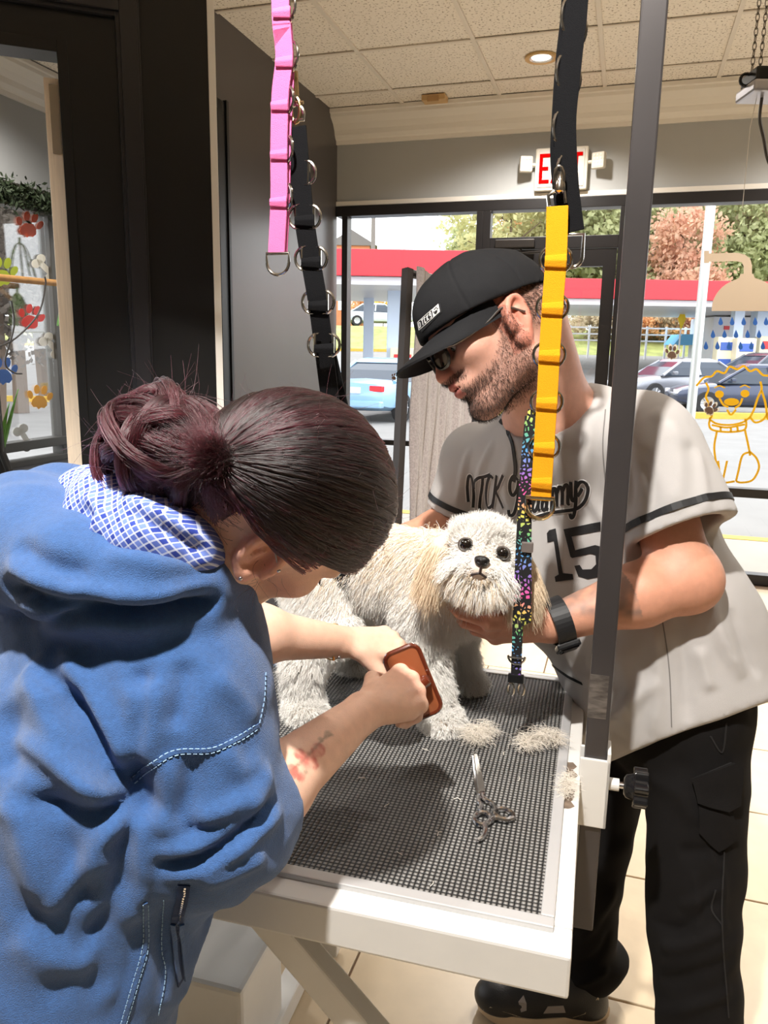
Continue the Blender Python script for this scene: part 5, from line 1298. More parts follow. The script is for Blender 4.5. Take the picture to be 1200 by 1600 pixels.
# ears: long silky
e = is_ear
tip[e] = unit(Nn[e] * 0.28 + np.sign(q[e][:, :1]) * hr * 0.22 + down * 1.0 + rn[e] * 0.07 + low[e] * 0.15 * hr); L[e] = 0.052 + 0.018 * DR.random(e.sum()); bend[e] = down * 0.15
L = L * (0.75 + 0.5 * DR.random(n_))
# keep eyes, nose, mouth and the ground free
keep = np.ones(n_, bool)
for c, r_ in [(eyes_c[0] + hf * 0.004, 0.0135), (eyes_c[1] + hf * 0.004, 0.0135), (nc, 0.0165), (hd(0, -0.03, 0.066), 0.011)]:
    v = P - c; dd = np.linalg.norm(v, axis=1); keep &= dd > r_
    nearm = (dd < r_ * 2.3); away = unit(v - hf * (v @ hf)[:, None]); tip[nearm] = unit(tip[nearm] * 0.4 + away[nearm] * 0.9 + hf * 0.2); L[nearm] *= 0.55
keep &= ~((P[:, 2] < MZ + 0.006) & (Nn[:, 2] < -0.3))
P, tip, bend, L, e2, q2 = P[keep], tip[keep], bend[keep], L[keep], e[keep], q[keep]
S_ = clumped(P, tip, L, bend, 6, DR, 12, 0.4, 0.0016)
S_[:, :, 2] = np.maximum(S_[:, :, 2], MZ + 0.0015)
cream_p = np.where(e2, 0.85, np.clip((P[:, 2] - 1.02) * 4.0, 0, 0.55) * (np.linalg.norm(q2, axis=1) > 0.09)) + np.where((q2[:, 1] < -0.03) & (np.linalg.norm(q2, axis=1) < 0.09), 0.35, 0)
cr_ = DR.random(len(P)) < cream_p
rad_ = np.array([0.00042, 0.0004, 0.00036, 0.0003, 0.00022, 0.0001])
hair('white_coat', S_[~cr_ & ~e2], rad_, fw_, dog, 6)['kind'] = 'stuff'
hair('cream_coat', S_[cr_ & ~e2], rad_, fc_, dog, 6)['kind'] = 'stuff'
hair('ear_fringe', S_[e2], rad_, fc_, dog, 6)['kind'] = 'stuff'
# belly loop of the black strap
loop = []
for k in range(37):
    a = 2 * math.pi * k / 36; loop.append(A3(-0.062, 1.565, 1.068) + A3(0.25, 1, 0) / 1.031 * 0.104 * math.cos(a) + ZZ * 0.106 * math.sin(a) + A3(0.01, 0, 0) * math.sin(a))
G().strap(loop, A3(1, -0.25, 0), 0.045, 0.005).build('belly_loop', bm_, bk)
# ================================================================== helpers for people
def hand(S, wrist, d, n, s=1.0, curls=None, thumb=None, side=1, k=0.006, spread=None, rw=0.03):
    """adds a hand to a distance body: d finger direction, n normal of the back of the hand, side = +1 when the thumb lies on cross(n, d)"""
    d = nrm(d); n = nrm(n - d * (n @ d)); w = np.cross(n, d) * side
    K = [wrist + d * x * s + w * y * s + n * z * s for x, y, z in ((0.088, 0.032, 0.0), (0.092, 0.0105, 0.004), (0.087, -0.011, 0.002), (0.078, -0.030, -0.003))]
    S.cone(wrist - d * 0.012 * s, wrist + d * 0.03 * s, rw * s, rw * s, 0.012, flat=(n, 0.72))
    for i, kp in enumerate(K): S.cone(wrist + d * 0.015 * s + (kp - wrist - d * ((kp - wrist) @ d)) * 0.45, kp, 0.0165 * s, 0.0125 * s, 0.010)
    S.cone(wrist + d * 0.03 * s - w * 0.016 * s - n * 0.006 * s, K[3] - d * 0.02 * s - n * 0.006 * s, 0.017 * s, 0.013 * s, 0.01)
    LN = [(0.046, 0.028, 0.022), (0.051, 0.032, 0.023), (0.047, 0.030, 0.022), (0.037, 0.022, 0.019)]
    curls = curls or [(0.3, 0.4, 0.3)] * 4; spread = spread or (0.08, 0.02, -0.04, -0.1)
    nails = []
    for i in range(4):
        p = K[i]; ang = 0.0; r = [0.0108, 0.0098, 0.0088, 0.0078]; r = [v * s * (0.88 if i == 3 else 1) for v in r]
        S.ell(p + n * 0.002 * s, (0.0112 * s,) * 3, None, 0.008)
        for j in range(3):
            ang += curls[i][j]; dd = nrm(d * math.cos(ang) - n * math.sin(ang) + w * spread[i] * math.cos(ang))
            q = p + dd * LN[i][j] * s; S.cone(p, q, r[j], r[j + 1], 0.003 if j else 0.005); nn = nrm(n * math.cos(ang) + d * math.sin(ang)); p = q
        nails.append((p - dd * 0.003 * s + nn * r[3] * 0.86, dd, nn, r[3]))
    t = thumb or ((0.55, 0.75, -0.35), (0.8, 0.45, -0.4), (0.95, 0.1, -0.3))
    p = wrist + d * 0.022 * s + w * 0.022 * s - n * 0.004 * s; rr = [0.0165, 0.0125, 0.0112, 0.0085]
    for j, ln in enumerate((0.045, 0.036, 0.029)):
        dd = nrm(d * t[j][0] + w * t[j][1] + n * t[j][2]); q = p + dd * ln * s; S.cone(p, q, rr[j] * s, rr[j + 1] * s, 0.009 if j == 0 else 0.004); p = q
    nn = nrm(w - dd * (w @ dd)); nails.append((p - dd * 0.003 * s + nn * rr[3] * s * 0.8, dd, nn, rr[3] * s))
    return nails
def nail_plates(nails, m, parent):
    for (c, d, n, r) in nails:
        w = np.cross(d, n); g = G()
        V_ = []; F_ = []
        for i in range(5):
            for j in range(5):
                a = (i - 2) / 2 * 0.9; x = (j - 2) / 2
                V_.append(c + d * x * r * 0.95 + w * math.sin(a) * r * 0.82 - n * (1 - math.cos(a)) * r * 0.8 + n * 0.0004)
        for i in range(4):
            for j in range(4): F_.append((i * 5 + j, i * 5 + j + 1, (i + 1) * 5 + j + 1, (i + 1) * 5 + j))
        g.add(V_, F_).build('fingernail', m, parent, True)
def skin_material(name, rough=0.5):
    m = mat(name, (200, 150, 120), rough, var=0.05, scale=70, bump=0.25, bscale=700, attr='col', sss=0.12, spec=0.4)
    return m
def bvh_of(V, F): return BVHTree.FromPolygons([tuple(v) for v in V], [tuple(f) for f in F])
def hit(bvh, x, y, off=0.0):
    r = nrm(ray(x, y)); h = bvh.ray_cast(Vector(CPOS), Vector(r))
    if h[0] is None: return None, None
    p = np.array(h[0]); n = np.array(h[1]); n = -n if n @ r > 0 else n
    return p + n * off, n
def surf_path(bvh, pts, off=0.001, n=5, smooth=True):
    Q = catmull([(x, y, 0) for x, y in pts], n) if len(pts) > 2 and smooth else [np.array([pts[0][0] + (pts[-1][0] - pts[0][0]) * t, pts[0][1] + (pts[-1][1] - pts[0][1]) * t, 0]) for t in np.linspace(0, 1, max(4, n))]
    out = []; nn = []
    for q in Q:
        p, nr_ = hit(bvh, q[0], q[1], off)
        if p is not None: out.append(p); nn.append(nr_)
    return out, nn
def surf_ribbon(g, bvh, pts, w, off=0.0012, t=0.0012, n=5, smooth=True):
    P, N_ = surf_path(bvh, pts, off, n, smooth)
    # drop jumps
    if len(P) < 2: return g
    runs = [[0]]
    for i in range(1, len(P)):
        if np.linalg.norm(P[i] - P[i - 1]) > 0.04: runs.append([i])
        else: runs[-1].append(i)
    for r in runs:
        if len(r) < 2: continue
        pp = [P[i] for i in r]; wd = [np.cross(nrm(pp[min(k + 1, len(pp) - 1)] - pp[max(k - 1, 0)]), N_[i]) for k, i in enumerate(r)]
        if np.isscalar(w): g.strap(pp, wd, w, t)
        else: g.strap(pp, wd, w, t)
    return g
def surf_poly(g, bvh, poly, off=0.0014, step=6, clip='EAR_CLIP'):
    """a flat printed patch following the cloth: polygon in picture points, triangulated finely and laid on the surface"""
    from mathutils.geometry import tessellate_polygon
    bm = bmesh.new(); vs_ = [bm.verts.new((x, y, 0)) for x, y in poly]; f = bm.faces.new(vs_); bm.normal_update()
    bmesh.ops.triangulate(bm, faces=[f], quad_method='BEAUTY', ngon_method=clip)
    for _ in range(5):
        es = [e for e in bm.edges if e.calc_length() > step]
        if not es: break
        bmesh.ops.subdivide_edges(bm, edges=es, cuts=1); bmesh.ops.triangulate(bm, faces=bm.faces[:], quad_method='BEAUTY', ngon_method=clip)
    bm.verts.index_update(); V_ = []; ok = True
    for v in bm.verts:
        p, n_ = hit(bvh, v.co.x, v.co.y, off)
        if p is None: ok = False; break
        V_.append(p)
    if ok: g.add(V_, [tuple(v.index for v in f.verts) for f in bm.faces])
    bm.free(); return g
def folds(V, N_, paths, bvh=None):
    """displacement from fold ridges given as (points in space or picture, width, height)"""
    d = np.zeros(len(V))
    for (pts, w, h) in paths:
        if len(pts[0]) == 2:
            Q = [hit(bvh, x, y)[0] for x, y in pts]; Q = [q for q in Q if q is not None]
            if len(Q) < 2: continue
        else: Q = pts
        Q = np.array(catmull(Q, 4)) if len(Q) > 2 else np.array(Q)
        c = Q.mean(0); R_ = np.linalg.norm(Q - c, axis=1).max() + 4 * w
        sel = np.nonzero(np.linalg.norm(V - c, axis=1) < R_)[0]
        if len(sel) == 0: continue
        dd, par = segdist(V[sel], Q); fade = np.clip(np.minimum(par, 1 - par) * 6, 0, 1) ** 0.7
        d[sel] += h * np.exp(-(dd / w) ** 2) * fade
    return d
def stitches(g, bvh, pts, L=0.006, r=0.0006, off=0.0012):
    P, N_ = surf_path(bvh, pts, off, 10)
    if len(P) < 2: return g
    acc = 0.0
    P = np.array(P); seg = np.linalg.norm(np.diff(P, axis=0), axis=1); s = np.concatenate([[0], np.cumsum(seg)]); tot = s[-1]; k = 0.0
    while k + L * 0.65 < tot:
        a = np.array([np.interp(k, s, P[:, c]) for c in range(3)]); b = np.array([np.interp(k + L * 0.65, s, P[:, c]) for c in range(3)]); g.tube([a, b], r, 4); k += L
    return g
# ================================================================== THE MAN
man = thing('person', (0.6, 1.5, 0), 'man in grey baseball jersey, black cap and glasses steadying the dog', 'person')
# ---- frames
HO = at(780, 492, 1.40)
_a = math.radians(31); fi = -RT * math.cos(_a) - UP * math.sin(_a); ui = -RT * math.sin(_a) + UP * math.cos(_a)
_y = math.radians(7); mf = nrm(fi * math.cos(_y) - FW * math.sin(_y)); mu = nrm(ui - mf * (ui @ mf)); ml = np.cross(mu, mf) 
if ml @ FW > 0: ml = -ml
MAX = np.array([mf, mu, ml])
def mh(f, u, l): return HO + mf * f + mu * u + ml * l
cn = nrm(A3(-0.62, -0.78, 0)); sa = nrm(A3(0.78, -0.62, 0))
Lsh, Lel, Lwr = at(1000, 690, 1.50), at(1070, 905, 1.445), at(862, 975, 1.43)
Rsh, Rel, Rwr = at(748, 720, 1.76), at(715, 828, 1.80), at(640, 838, 1.74)
neckb = at(862, 640, 1.55)
B = SDF()
# head
B.ell(mh(0.015, 0.03, 0), (0.112, 0.088, 0.084), MAX, 0.02)
B.ell(mh(0.07, -0.035, 0), (0.066, 0.088, 0.066), MAX, 0.025)
for s in (-1, 1):
    B.cone(mh(0.022, -0.097, s * 0.052), mh(0.1, -0.128, s * 0.022), 0.024, 0.024, 0.028)
    B.cone(mh(0.022, -0.097, s * 0.052), mh(0.012, -0.03, s * 0.062), 0.024, 0.024, 0.028)
    B.ell(mh(0.09, -0.032, s * 0.048), (0.03, 0.024, 0.026), MAX, 0.02)
    B.cone(mh(0.124, 0.016, s * 0.008), mh(0.104, 0.014, s * 0.054), 0.014, 0.012, 0.012)
    B.ell(mh(0.130, -0.012, s * 0.033), (0.02, 0.014, 0.02), MAX, 0.012, 's')
    B.ell(mh(0.104, -0.012, s * 0.032), (0.0148,) * 3, MAX, 0.003)
    B.cone(mh(0.121, -0.003, s * 0.022), mh(0.113, -0.004, s * 0.047), 0.0055, 0.005, 0.004)     # upper lid
    B.ell(mh(0.139, -0.053, s * 0.0135), (0.0125, 0.010, 0.0095), MAX, 0.006)                  # nostril wing
    B.ell(mh(0.143, -0.062, s * 0.009), (0.006, 0.004, 0.004), MAX, 0.003, 's')
    # ear: shell, rim, lobe, hollow
    ec = mh(0.010, -0.034, s * 0.080); EA = np.array([nrm(mf * 0.93 + ml * s * 0.35), nrm(mu - mf * 0.25), nrm(ml * s - mf * 0.4)])
    B.ell(ec, (0.024, 0.040, 0.011), EA, 0.008)
    B.ell(ec + EA[1] * 0.002 + EA[2] * 0.010, (0.0155, 0.027, 0.009), EA, 0.004, 's')
    rim = [ec + EA[0] * 0.021 * math.cos(t) + EA[1] * (0.004 + 0.036 * math.sin(t)) + EA[2] * 0.006 for t in np.linspace(-0.5, 3.9, 12)]
    for i in range(len(rim) - 1): B.cone(rim[i], rim[i + 1], 0.0058, 0.0058, 0.004)
    B.ell(ec - EA[1] * 0.036 + EA[0] * 0.004 + EA[2] * 0.003, (0.012, 0.012, 0.008), EA, 0.008)
    B.cone(ec + EA[1] * 0.014 - EA[0] * 0.004 + EA[2] * 0.005, ec - EA[1] * 0.014 - EA[0] * 0.009 + EA[2] * 0.005, 0.005, 0.0045, 0.006)
    B.ell(ec + EA[0] * 0.016 - EA[1] * 0.004 + EA[2] * 0.006, (0.006, 0.009, 0.006), EA, 0.005)
B.ell(mh(0.112, -0.13, 0), (0.026, 0.022, 0.032), MAX, 0.02)
B.cone(mh(0.128, 0.005, 0), mh(0.146, -0.042, 0), 0.0095, 0.0135, 0.012)
B.ell(mh(0.149, -0.047, 0), (0.013, 0.0125, 0.0135), MAX, 0.008)
B.ell(mh(0.118, -0.078, 0), (0.03, 0.026, 0.036), MAX, 0.015)
B.ell(mh(0.140, -0.072, 0), (0.0115, 0.0075, 0.022), MAX, 0.005)
B.ell(mh(0.136, -0.0875, 0), (0.0115, 0.0085, 0.020), MAX, 0.005)
B.ell(mh(0.148, -0.0797, 0), (0.016, 0.0018, 0.028), MAX, 0.003, 's')
# neck, trunk, arms
B.cone(mh(-0.045, -0.035, 0), neckb, 0.066, 0.078, 0.03); B.cone(mh(0.02, -0.09, 0), neckb + cn * 0.04, 0.05, 0.06, 0.03)
T2, T0 = at(950, 800, 1.68), at(1055, 1080, 1.66)
B.cone(neckb - ZZ * 0.03, T2, 0.09, 0.14, 0.04); B.cone(T2, T0, 0.13, 0.12, 0.04)
B.cone(neckb - ZZ * 0.05, Lsh, 0.07, 0.062, 0.04); B.cone(neckb - ZZ * 0.05, Rsh, 0.07, 0.062, 0.04)
B.cone(Lsh, Lel, 0.068, 0.055, 0.03); B.ell(Lel + A3(0.01, 0, 0), (0.056, 0.056, 0.056), None, 0.03)
B.chain([Lel, Lel + (Lwr - Lel) * 0.35, Lwr], [0.056, 0.056, 0.034], 0.03)
B.cone(Rsh, Rel, 0.06, 0.052, 0.03); B.chain([Rel, Rel + (Rwr - Rel) * 0.4, Rwr], [0.052, 0.05, 0.033], 0.03)
hdL = nrm(at(740, 978, 1.425) - Lwr); nL = nrm(-FW * 0.75 - UP * 0.55)
nailsM = hand(B, Lwr + hdL * 0.015, hdL, nL, 1.12, [(0.35, 0.5, 0.3), (0.45, 0.55, 0.35), (0.5, 0.6, 0.4), (0.55, 0.6, 0.4)], ((0.6, 0.7, -0.1), (0.9, 0.5, -0.2), (1, 0.25, -0.3)), side=1 if np.cross(nL, hdL) @ UP > 0 else -1, rw=0.034)
hdR = nrm(at(585, 865, 1.66) - Rwr); nR = nrm(UP * 0.9 + FW * 0.3)
nailsM += hand(B, Rwr, hdR, nR, 1.1, [(0.3, 0.4, 0.3)] * 4, None, side=1 if np.cross(nR, hdR) @ FW < 0 else -1, rw=0.034)
V, F = B.mesh(0.0032, smooth=1); N = normals(V, F)
q = (V - HO) @ MAX.T
base = np.tile(linc((218, 166, 146)), (len(V), 1))
tan = linc((188, 122, 90)); pale = linc((216, 164, 138)); red_ = linc((206, 122, 100)); bd_ = linc((74, 52, 42)); scalp = linc((120, 88, 74))
arm_ = (np.linalg.norm(q, axis=1) > 0.28)
base[arm_] = linc((208, 150, 124))
far_ = segdist(V, [Lel, Lwr, at(740, 978, 1.42)])[0]
headm = np.linalg.norm(q - np.array([0.04, -0.03, 0]), axis=1) < 0.2
earm = headm & (np.abs(q[:, 2]) > 0.074) & (np.abs(q[:, 0] - 0.01) < 0.035) & (q[:, 1] < 0.015) & (q[:, 1] > -0.085); base[earm] = base[earm] * 0.3 + red_ * 0.7
nosem = headm & (q[:, 0] > 0.135) & (q[:, 1] < -0.03) & (q[:, 1] > -0.066); base[nosem] = base[nosem] * 0.5 + red_ * 0.5
def sm(x, a, b): t = np.clip((x - a) / (b - a), 0, 1); return t * t * (3 - 2 * t)
# beard area: jaw, chin, moustache, sideburn
beard_line = -0.068 + 0.05 * sm(-q[:, 0], -0.075, -0.02) - 0.012 * sm(q[:, 0], 0.07, 0.11)
bw = sm(-(q[:, 1] - beard_line), -0.006, 0.014) * sm(q[:, 0], 0.0, 0.03) * (q[:, 1] > -0.165)
bw = np.maximum(bw, sm(q[:, 0], 0.016, 0.026) * sm(-q[:, 0], -0.052, -0.04) * sm(-q[:, 1], -0.03, 0.0) * (np.abs(q[:, 2]) > 0.05) * 0.8)
bw = np.maximum(bw, (np.abs(q[:, 1] + 0.062) < 0.0075) * sm(q[:, 0], 0.115, 0.125) * 0.9)
lips = headm & (q[:, 0] > 0.129) & (q[:, 1] < -0.0655) & (q[:, 1] > -0.096) & (np.abs(q[:, 2]) < 0.021)
bw = bw * headm * (~lips) * sm(-q[:, 1], -0.04, 0.16 - 0.16 + 0.0)
bw *= 1 - sm(-q[:, 1], 0.138, 0.165)
base = base * (1 - bw[:, None] * 0.45) + bd_ * bw[:, None] * 0.45
base[lips] = linc((176, 100, 90))
hw = headm * sm(-q[:, 0], 0.012, 0.028) * sm(q[:, 1], -0.07, -0.03)
base = base * (1 - 0.6 * hw[:, None]) + scalp * 0.6 * hw[:, None]
# forearm tattoo of grey feathers
Ft = Lel + (Lwr - Lel) * 0.72; tq = V - Ft; fd = nrm(Lwr - Lel)
tx = tq @ fd; side_ = tq @ UP; face_ = -(N @ FW)
tw = (np.abs(tx) < 0.075) * (far_ < 0.09) * sm(side_, -0.012 + 0.0, 0.008) * (face_ > -0.3) * np.clip(0.75 + 0.6 * fbm(V, 60, 2), 0, 1)
base = base * (1 - 0.62 * tw[:, None]) + linc((86, 92, 92)) * 0.62 * tw[:, None]
me = raw_mesh('body', V, F); set_colors(me, base)
body_o = link('body', me, skin_material('tanned_skin', 0.48), man, True)
nail_plates(nailsM[:5], mat('fingernail', (222, 170, 150), 0.3), man)
# eyes
for s in (-1, 1):
    ball(mh(0.1045, -0.012, s * 0.032), (0.0155,) * 3, mat('eye_white', (228, 222, 214), 0.15), 'eye', man, MAX)
    ball(mh(0.1125, -0.016, s * 0.032), (0.0085, 0.0075, 0.0075), eye_m, 'iris', man, MAX)
# beard and cropped hair strands
Pm, Nm = sample_roots(V, F, N, 420000, DR); qm = (Pm - HO) @ MAX.T
kd = KDTree(len(V))
selh = np.nonzero(np.linalg.norm(qm, axis=1) < 0.2)[0]; Pm, Nm, qm = Pm[selh], Nm[selh], qm[selh]
for i, v in enumerate(V): kd.insert(v, i)
kd.balance(); ni = np.array([kd.find(p)[1] for p in Pm])
kb_ = DR.random(len(Pm)) < bw[ni] * 0.95
dirb = unit(Nm * 0.55 + (-mu * 0.8 + mf * 0.1) + DR.normal(0, 0.25, Nm.shape)); Lb = DR.uniform(0.003, 0.0065, len(Pm)) * (0.7 + 0.6 * sm(qm[:, 0], 0.05, 0.11))
hm = hair_mat('dark_brown_hair', (46, 36, 31), 0.5)
hair('beard', clumped(Pm[kb_], dirb[kb_], Lb[kb_], np.zeros((kb_.sum(), 3)), 3, DR, 8, 0.2, 0.0006), np.array([0.00016, 0.00014, 0.00006]), hm, man, 3)['kind'] = 'stuff'
kh = DR.random(len(Pm)) < hw[ni] * 0.9
dirh = unit(Nm * 0.6 - mu * 0.7 - mf * 0.2 + DR.normal(0, 0.2, Nm.shape))
hair('cropped_hair', clumped(Pm[kh], dirh[kh], DR.uniform(0.003, 0.006, kh.sum()), np.zeros((kh.sum(), 3)), 3, DR, 8, 0.1, 0.0004), np.array([0.0002, 0.00018, 0.00008]), hm, man, 3)['kind'] = 'stuff'

# ---- cap
cap_m = mat('black_cap_cloth', (27, 27, 29), 0.8, spec=0.2, var=0.06, scale=90, bump=0.4, bscale=1200)
cap = bpy.data.objects.new('baseball_cap', None); COL.objects.link(cap); cap.location = [float(c) for c in mh(0, 0.1, 0)]; setparent(cap, man); cap.location = Vector(mh(0, 0.1, 0))
tag(cap, 'black baseball cap with white patch')
Cs = SDF()
Cs.ell(mh(0.022, 0.022, 0), (0.126, 0.104, 0.099), MAX, 0.01); Cs.ell(mh(0.05, 0.04, 0), (0.094, 0.078, 0.088), MAX, 0.03)
rimn = nrm(mu - mf * 0.10); RA = np.array([nrm(mf + mu * 0.10), rimn, ml])
Cs.box(mh(0.02, 0.012, 0) - rimn * 0.15, (0.3, 0.15, 0.2), RA, 0.002, 0.003, 's')
Cs.ell(mh(0.02, 0.018, 0), (0.12, 0.097, 0.092), MAX, 0.004, 's')
v_, f_ = Cs.mesh(0.003, smooth=2); nn_ = normals(v_, f_)
cq = (v_ - mh(0.022, 0.03, 0)) @ MAX.T; an = np.arctan2(cq[:, 2], cq[:, 0]); seam = np.exp(-((((an / (math.pi / 3) + 0.5) % 1) - 0.5) * math.pi / 3 * np.hypot(cq[:, 0], cq[:, 2]) / 0.0025) ** 2)
v_ = v_ - nn_ * 0.0016 * seam[:, None] + nn_ * (0.0025 * fbm(v_, 22, 2))[:, None]
link('crown', raw_mesh('crown', v_, f_), cap_m, cap, True); cap_bvh = bvh_of(v_, f_)
# brim
V_ = []; F_ = []; na, nr2 = 30, 10
for side in (0, 1):
    for i in range(na + 1):
        a = (i / na - 0.5) * math.pi
        for j in range(nr2 + 1):
            r = j / nr2; x0 = 0.03 + 0.1 * math.cos(a); l0 = 0.086 * math.sin(a)
            x1 = x0 + 0.09 * max(0.0, math.cos(a)) ** 0.75; l1 = 0.087 * math.sin(a) + 0.010 * math.sin(2 * a)
            ff = x0 + (x1 - x0) * r; ll = l0 + (l1 - l0) * r
            uu_ = 0.024 - 0.016 * (ll / 0.09) ** 2 * (0.3 + 0.7 * r) - 0.022 * r - (0.0045 if side else 0)
            V_.append(mh(ff, uu_, ll))
n0 = (na + 1) * (nr2 + 1)
for i in range(na):
    for j in range(nr2):
        a = i * (nr2 + 1) + j; F_.append((a, a + 1, a + nr2 + 2, a + nr2 + 1)); F_.append((n0 + a, n0 + a + nr2 + 1, n0 + a + nr2 + 2, n0 + a + 1))
for i in range(na): a = i * (nr2 + 1) + nr2; F_.append((a, n0 + a, n0 + a + nr2 + 1, a + nr2 + 1))
G().add(V_, F_).build('brim', cap_m, cap, True)
# white patch with letters and paw, in picture points on the crown
patch = G(); surf_poly(patch, cap_bvh, [(654, 504), (688, 474), (691, 487), (659, 519)], 0.001, 4)
cpatch = patch.build('patch', mat('black_patch', (30, 30, 32), 0.6), cap)
def pp_(a, b): o = np.array([655.0, 517.0]); e1 = np.array([34.0, -30.0]); e2 = np.array([-2.6, -13.5]); return tuple(o + e1 * a + e2 * b)
wl_ = mat('white_thread', (232, 232, 230), 0.6)
g = G(); surf_poly(g, cap_bvh, [pp_(0.68, 0.04), pp_(0.98, 0.04), pp_(0.98, 0.96), pp_(0.68, 0.96)], 0.0018, 4); surf_ribbon(g, cap_bvh, [pp_(0.03, 0.05), pp_(0.68, 0.05)], 0.0007, 0.0018, 0.0005, 6, False); surf_ribbon(g, cap_bvh, [pp_(0.03, 0.95), pp_(0.68, 0.95)], 0.0007, 0.0018, 0.0005, 6, False); surf_ribbon(g, cap_bvh, [pp_(0.03, 0.05), pp_(0.03, 0.95)], 0.0007, 0.0018, 0.0005, 6, False); g.build('patch_frame', wl_, cap)
LET = {'D': [[(0, 0), (0, 1), (0.7, 0.85), (0.7, 0.15), (0, 0)]], 'T': [[(0, 1), (1, 1)], [(0.5, 1), (0.5, 0)]], 'C': [[(0.8, 0.9), (0.1, 1), (0.1, 0), (0.8, 0.1)]], 'K': [[(0, 0), (0, 1)], [(0.8, 1), (0.05, 0.5), (0.8, 0)]], '9': [[(0.8, 0.5), (0.1, 0.5), (0.1, 1), (0.8, 1), (0.8, 0), (0.1, 0)]]}
for i, ch in enumerate('DTCK9'):
    g = G()
    for ln in LET[ch]:
        for a_, b_ in zip(ln[:-1], ln[1:]):
            surf_ribbon(g, cap_bvh, [pp_(0.07 + 0.12 * i + a_[0] * 0.085, 0.2 + a_[1] * 0.6), pp_(0.07 + 0.12 * i + b_[0] * 0.085, 0.2 + b_[1] * 0.6)], 0.0013, 0.002, 0.0006, 5, False)
    g.build('letter', wl_, cap)
g = G()
for (x, y, r) in [(0.83, 0.34, 0.075), (0.745, 0.52, 0.03), (0.8, 0.74, 0.032), (0.87, 0.74, 0.032), (0.92, 0.52, 0.03)]:
    surf_poly(g, cap_bvh, [pp_(x + r * math.cos(t), y + r * 2.3 * math.sin(t)) for t in np.linspace(0, 5.7, 10)], 0.0026, 5)
g.build('paw_emblem', MATS['black_patch'], cap)
ball(mh(0.022, 0.127, 0), (0.008, 0.004, 0.008), cap_m, 'top_button', cap, MAX)

# ---- glasses
gl = bpy.data.objects.new('eyeglasses', None); COL.objects.link(gl); gl.location = Vector(mh(0.14, -0.01, 0)); setparent(gl, man); gl.location = Vector(mh(0.14, -0.01, 0))
frm = mat('black_acetate', (26, 25, 27), 0.25); tmp = mat('smoky_temple', (120, 116, 112), 0.2, metal=0.5)
for s in (-1, 1):
    lc = mh(0.146, -0.016, s * 0.036); ex_ = nrm(ml * s - mf * 0.25)
    G().tube([lc + ex_ * 0.027 * math.copysign(abs(math.cos(t)) ** 0.8, math.cos(t)) + mu * 0.022 * math.copysign(abs(math.sin(t)) ** 0.8, math.sin(t)) for t in np.linspace(0, 6.08, 28)], 0.0034, 8, closed=True).build('rim', frm, gl, True)
    G().prism([(0.026 * math.cos(t), 0.021 * math.sin(t)) for t in np.linspace(0, 6.0, 20)], lc, ex_, mu, 0.001).build('lens', glass_mat('lens_glass', 0.12, (200, 205, 210)), gl)
    G().tube(catmull([lc + ex_ * 0.028 + mu * 0.004, mh(0.115, -0.018, s * 0.079), mh(0.06, -0.014, s * 0.086), mh(0.022, -0.006, s * 0.089), mh(-0.008, -0.03, s * 0.086)], 6), 0.0034, 8, flat=0.6).build('temple', tmp if s > 0 else tmp, gl, True)
    ball(mh(0.14, -0.03, s * 0.012), (0.003, 0.006, 0.003), mat('gold_pad', (200, 160, 70), 0.25, metal=0.9), 'nose_pad', gl, MAX)
G().tube(catmull([mh(0.15, -0.012, -0.012), mh(0.155, -0.008, 0), mh(0.15, -0.012, 0.012)], 4), 0.003, 8).build('bridge', frm, gl, True)

# ---- jersey
J = SDF()
W0, W1, W2, W3 = at(1052, 1115, 1.64), at(1012, 980, 1.66), at(950, 830, 1.66), at(905, 715, 1.62)
J.cone(W0, W1, 0.205, 0.215, 0.05, flat=(cn, 0.8)); J.cone(W1, W2, 0.215, 0.195, 0.05, flat=(cn, 0.78)); J.cone(W2, W3, 0.195, 0.15, 0.05, flat=(cn, 0.78))
J.cone(W3, neckb - ZZ * 0.035, 0.14, 0.085, 0.05); J.cone(at(825, 745, 1.68), at(880, 930, 1.68), 0.10, 0.12, 0.05)
J.cone(neckb - ZZ * 0.06 , Lsh + A3(-0.01, 0, 0.0), 0.085, 0.085, 0.05); J.cone(neckb - ZZ * 0.07, Rsh, 0.085, 0.08, 0.05)
Lcf = at(1062, 832, 1.45); Rcf = at(716, 805, 1.795)
lax = nrm(Lcf - Lsh); rax = nrm(Rcf - Rsh)
JL = SDF(); JR = SDF()
JL.cone(Lsh, Lcf + lax * 0.06, 0.094, 0.098, 0.045); JL.cone(Lsh + lax * 0.03 + RT * 0.02, Lcf + RT * 0.012, 0.085, 0.088, 0.04)
JR.cone(Rsh, Rcf + rax * 0.06, 0.084, 0.078, 0.04)
# cloth hanging at the back and over the hip
J.cone(W1 + sa * 0.13 - cn * 0.02, W0 + sa * 0.15 - cn * 0.05, 0.09, 0.085, 0.06); J.cone(at(1085, 960, 1.58), at(1150, 1085, 1.62), 0.085, 0.06, 0.05)
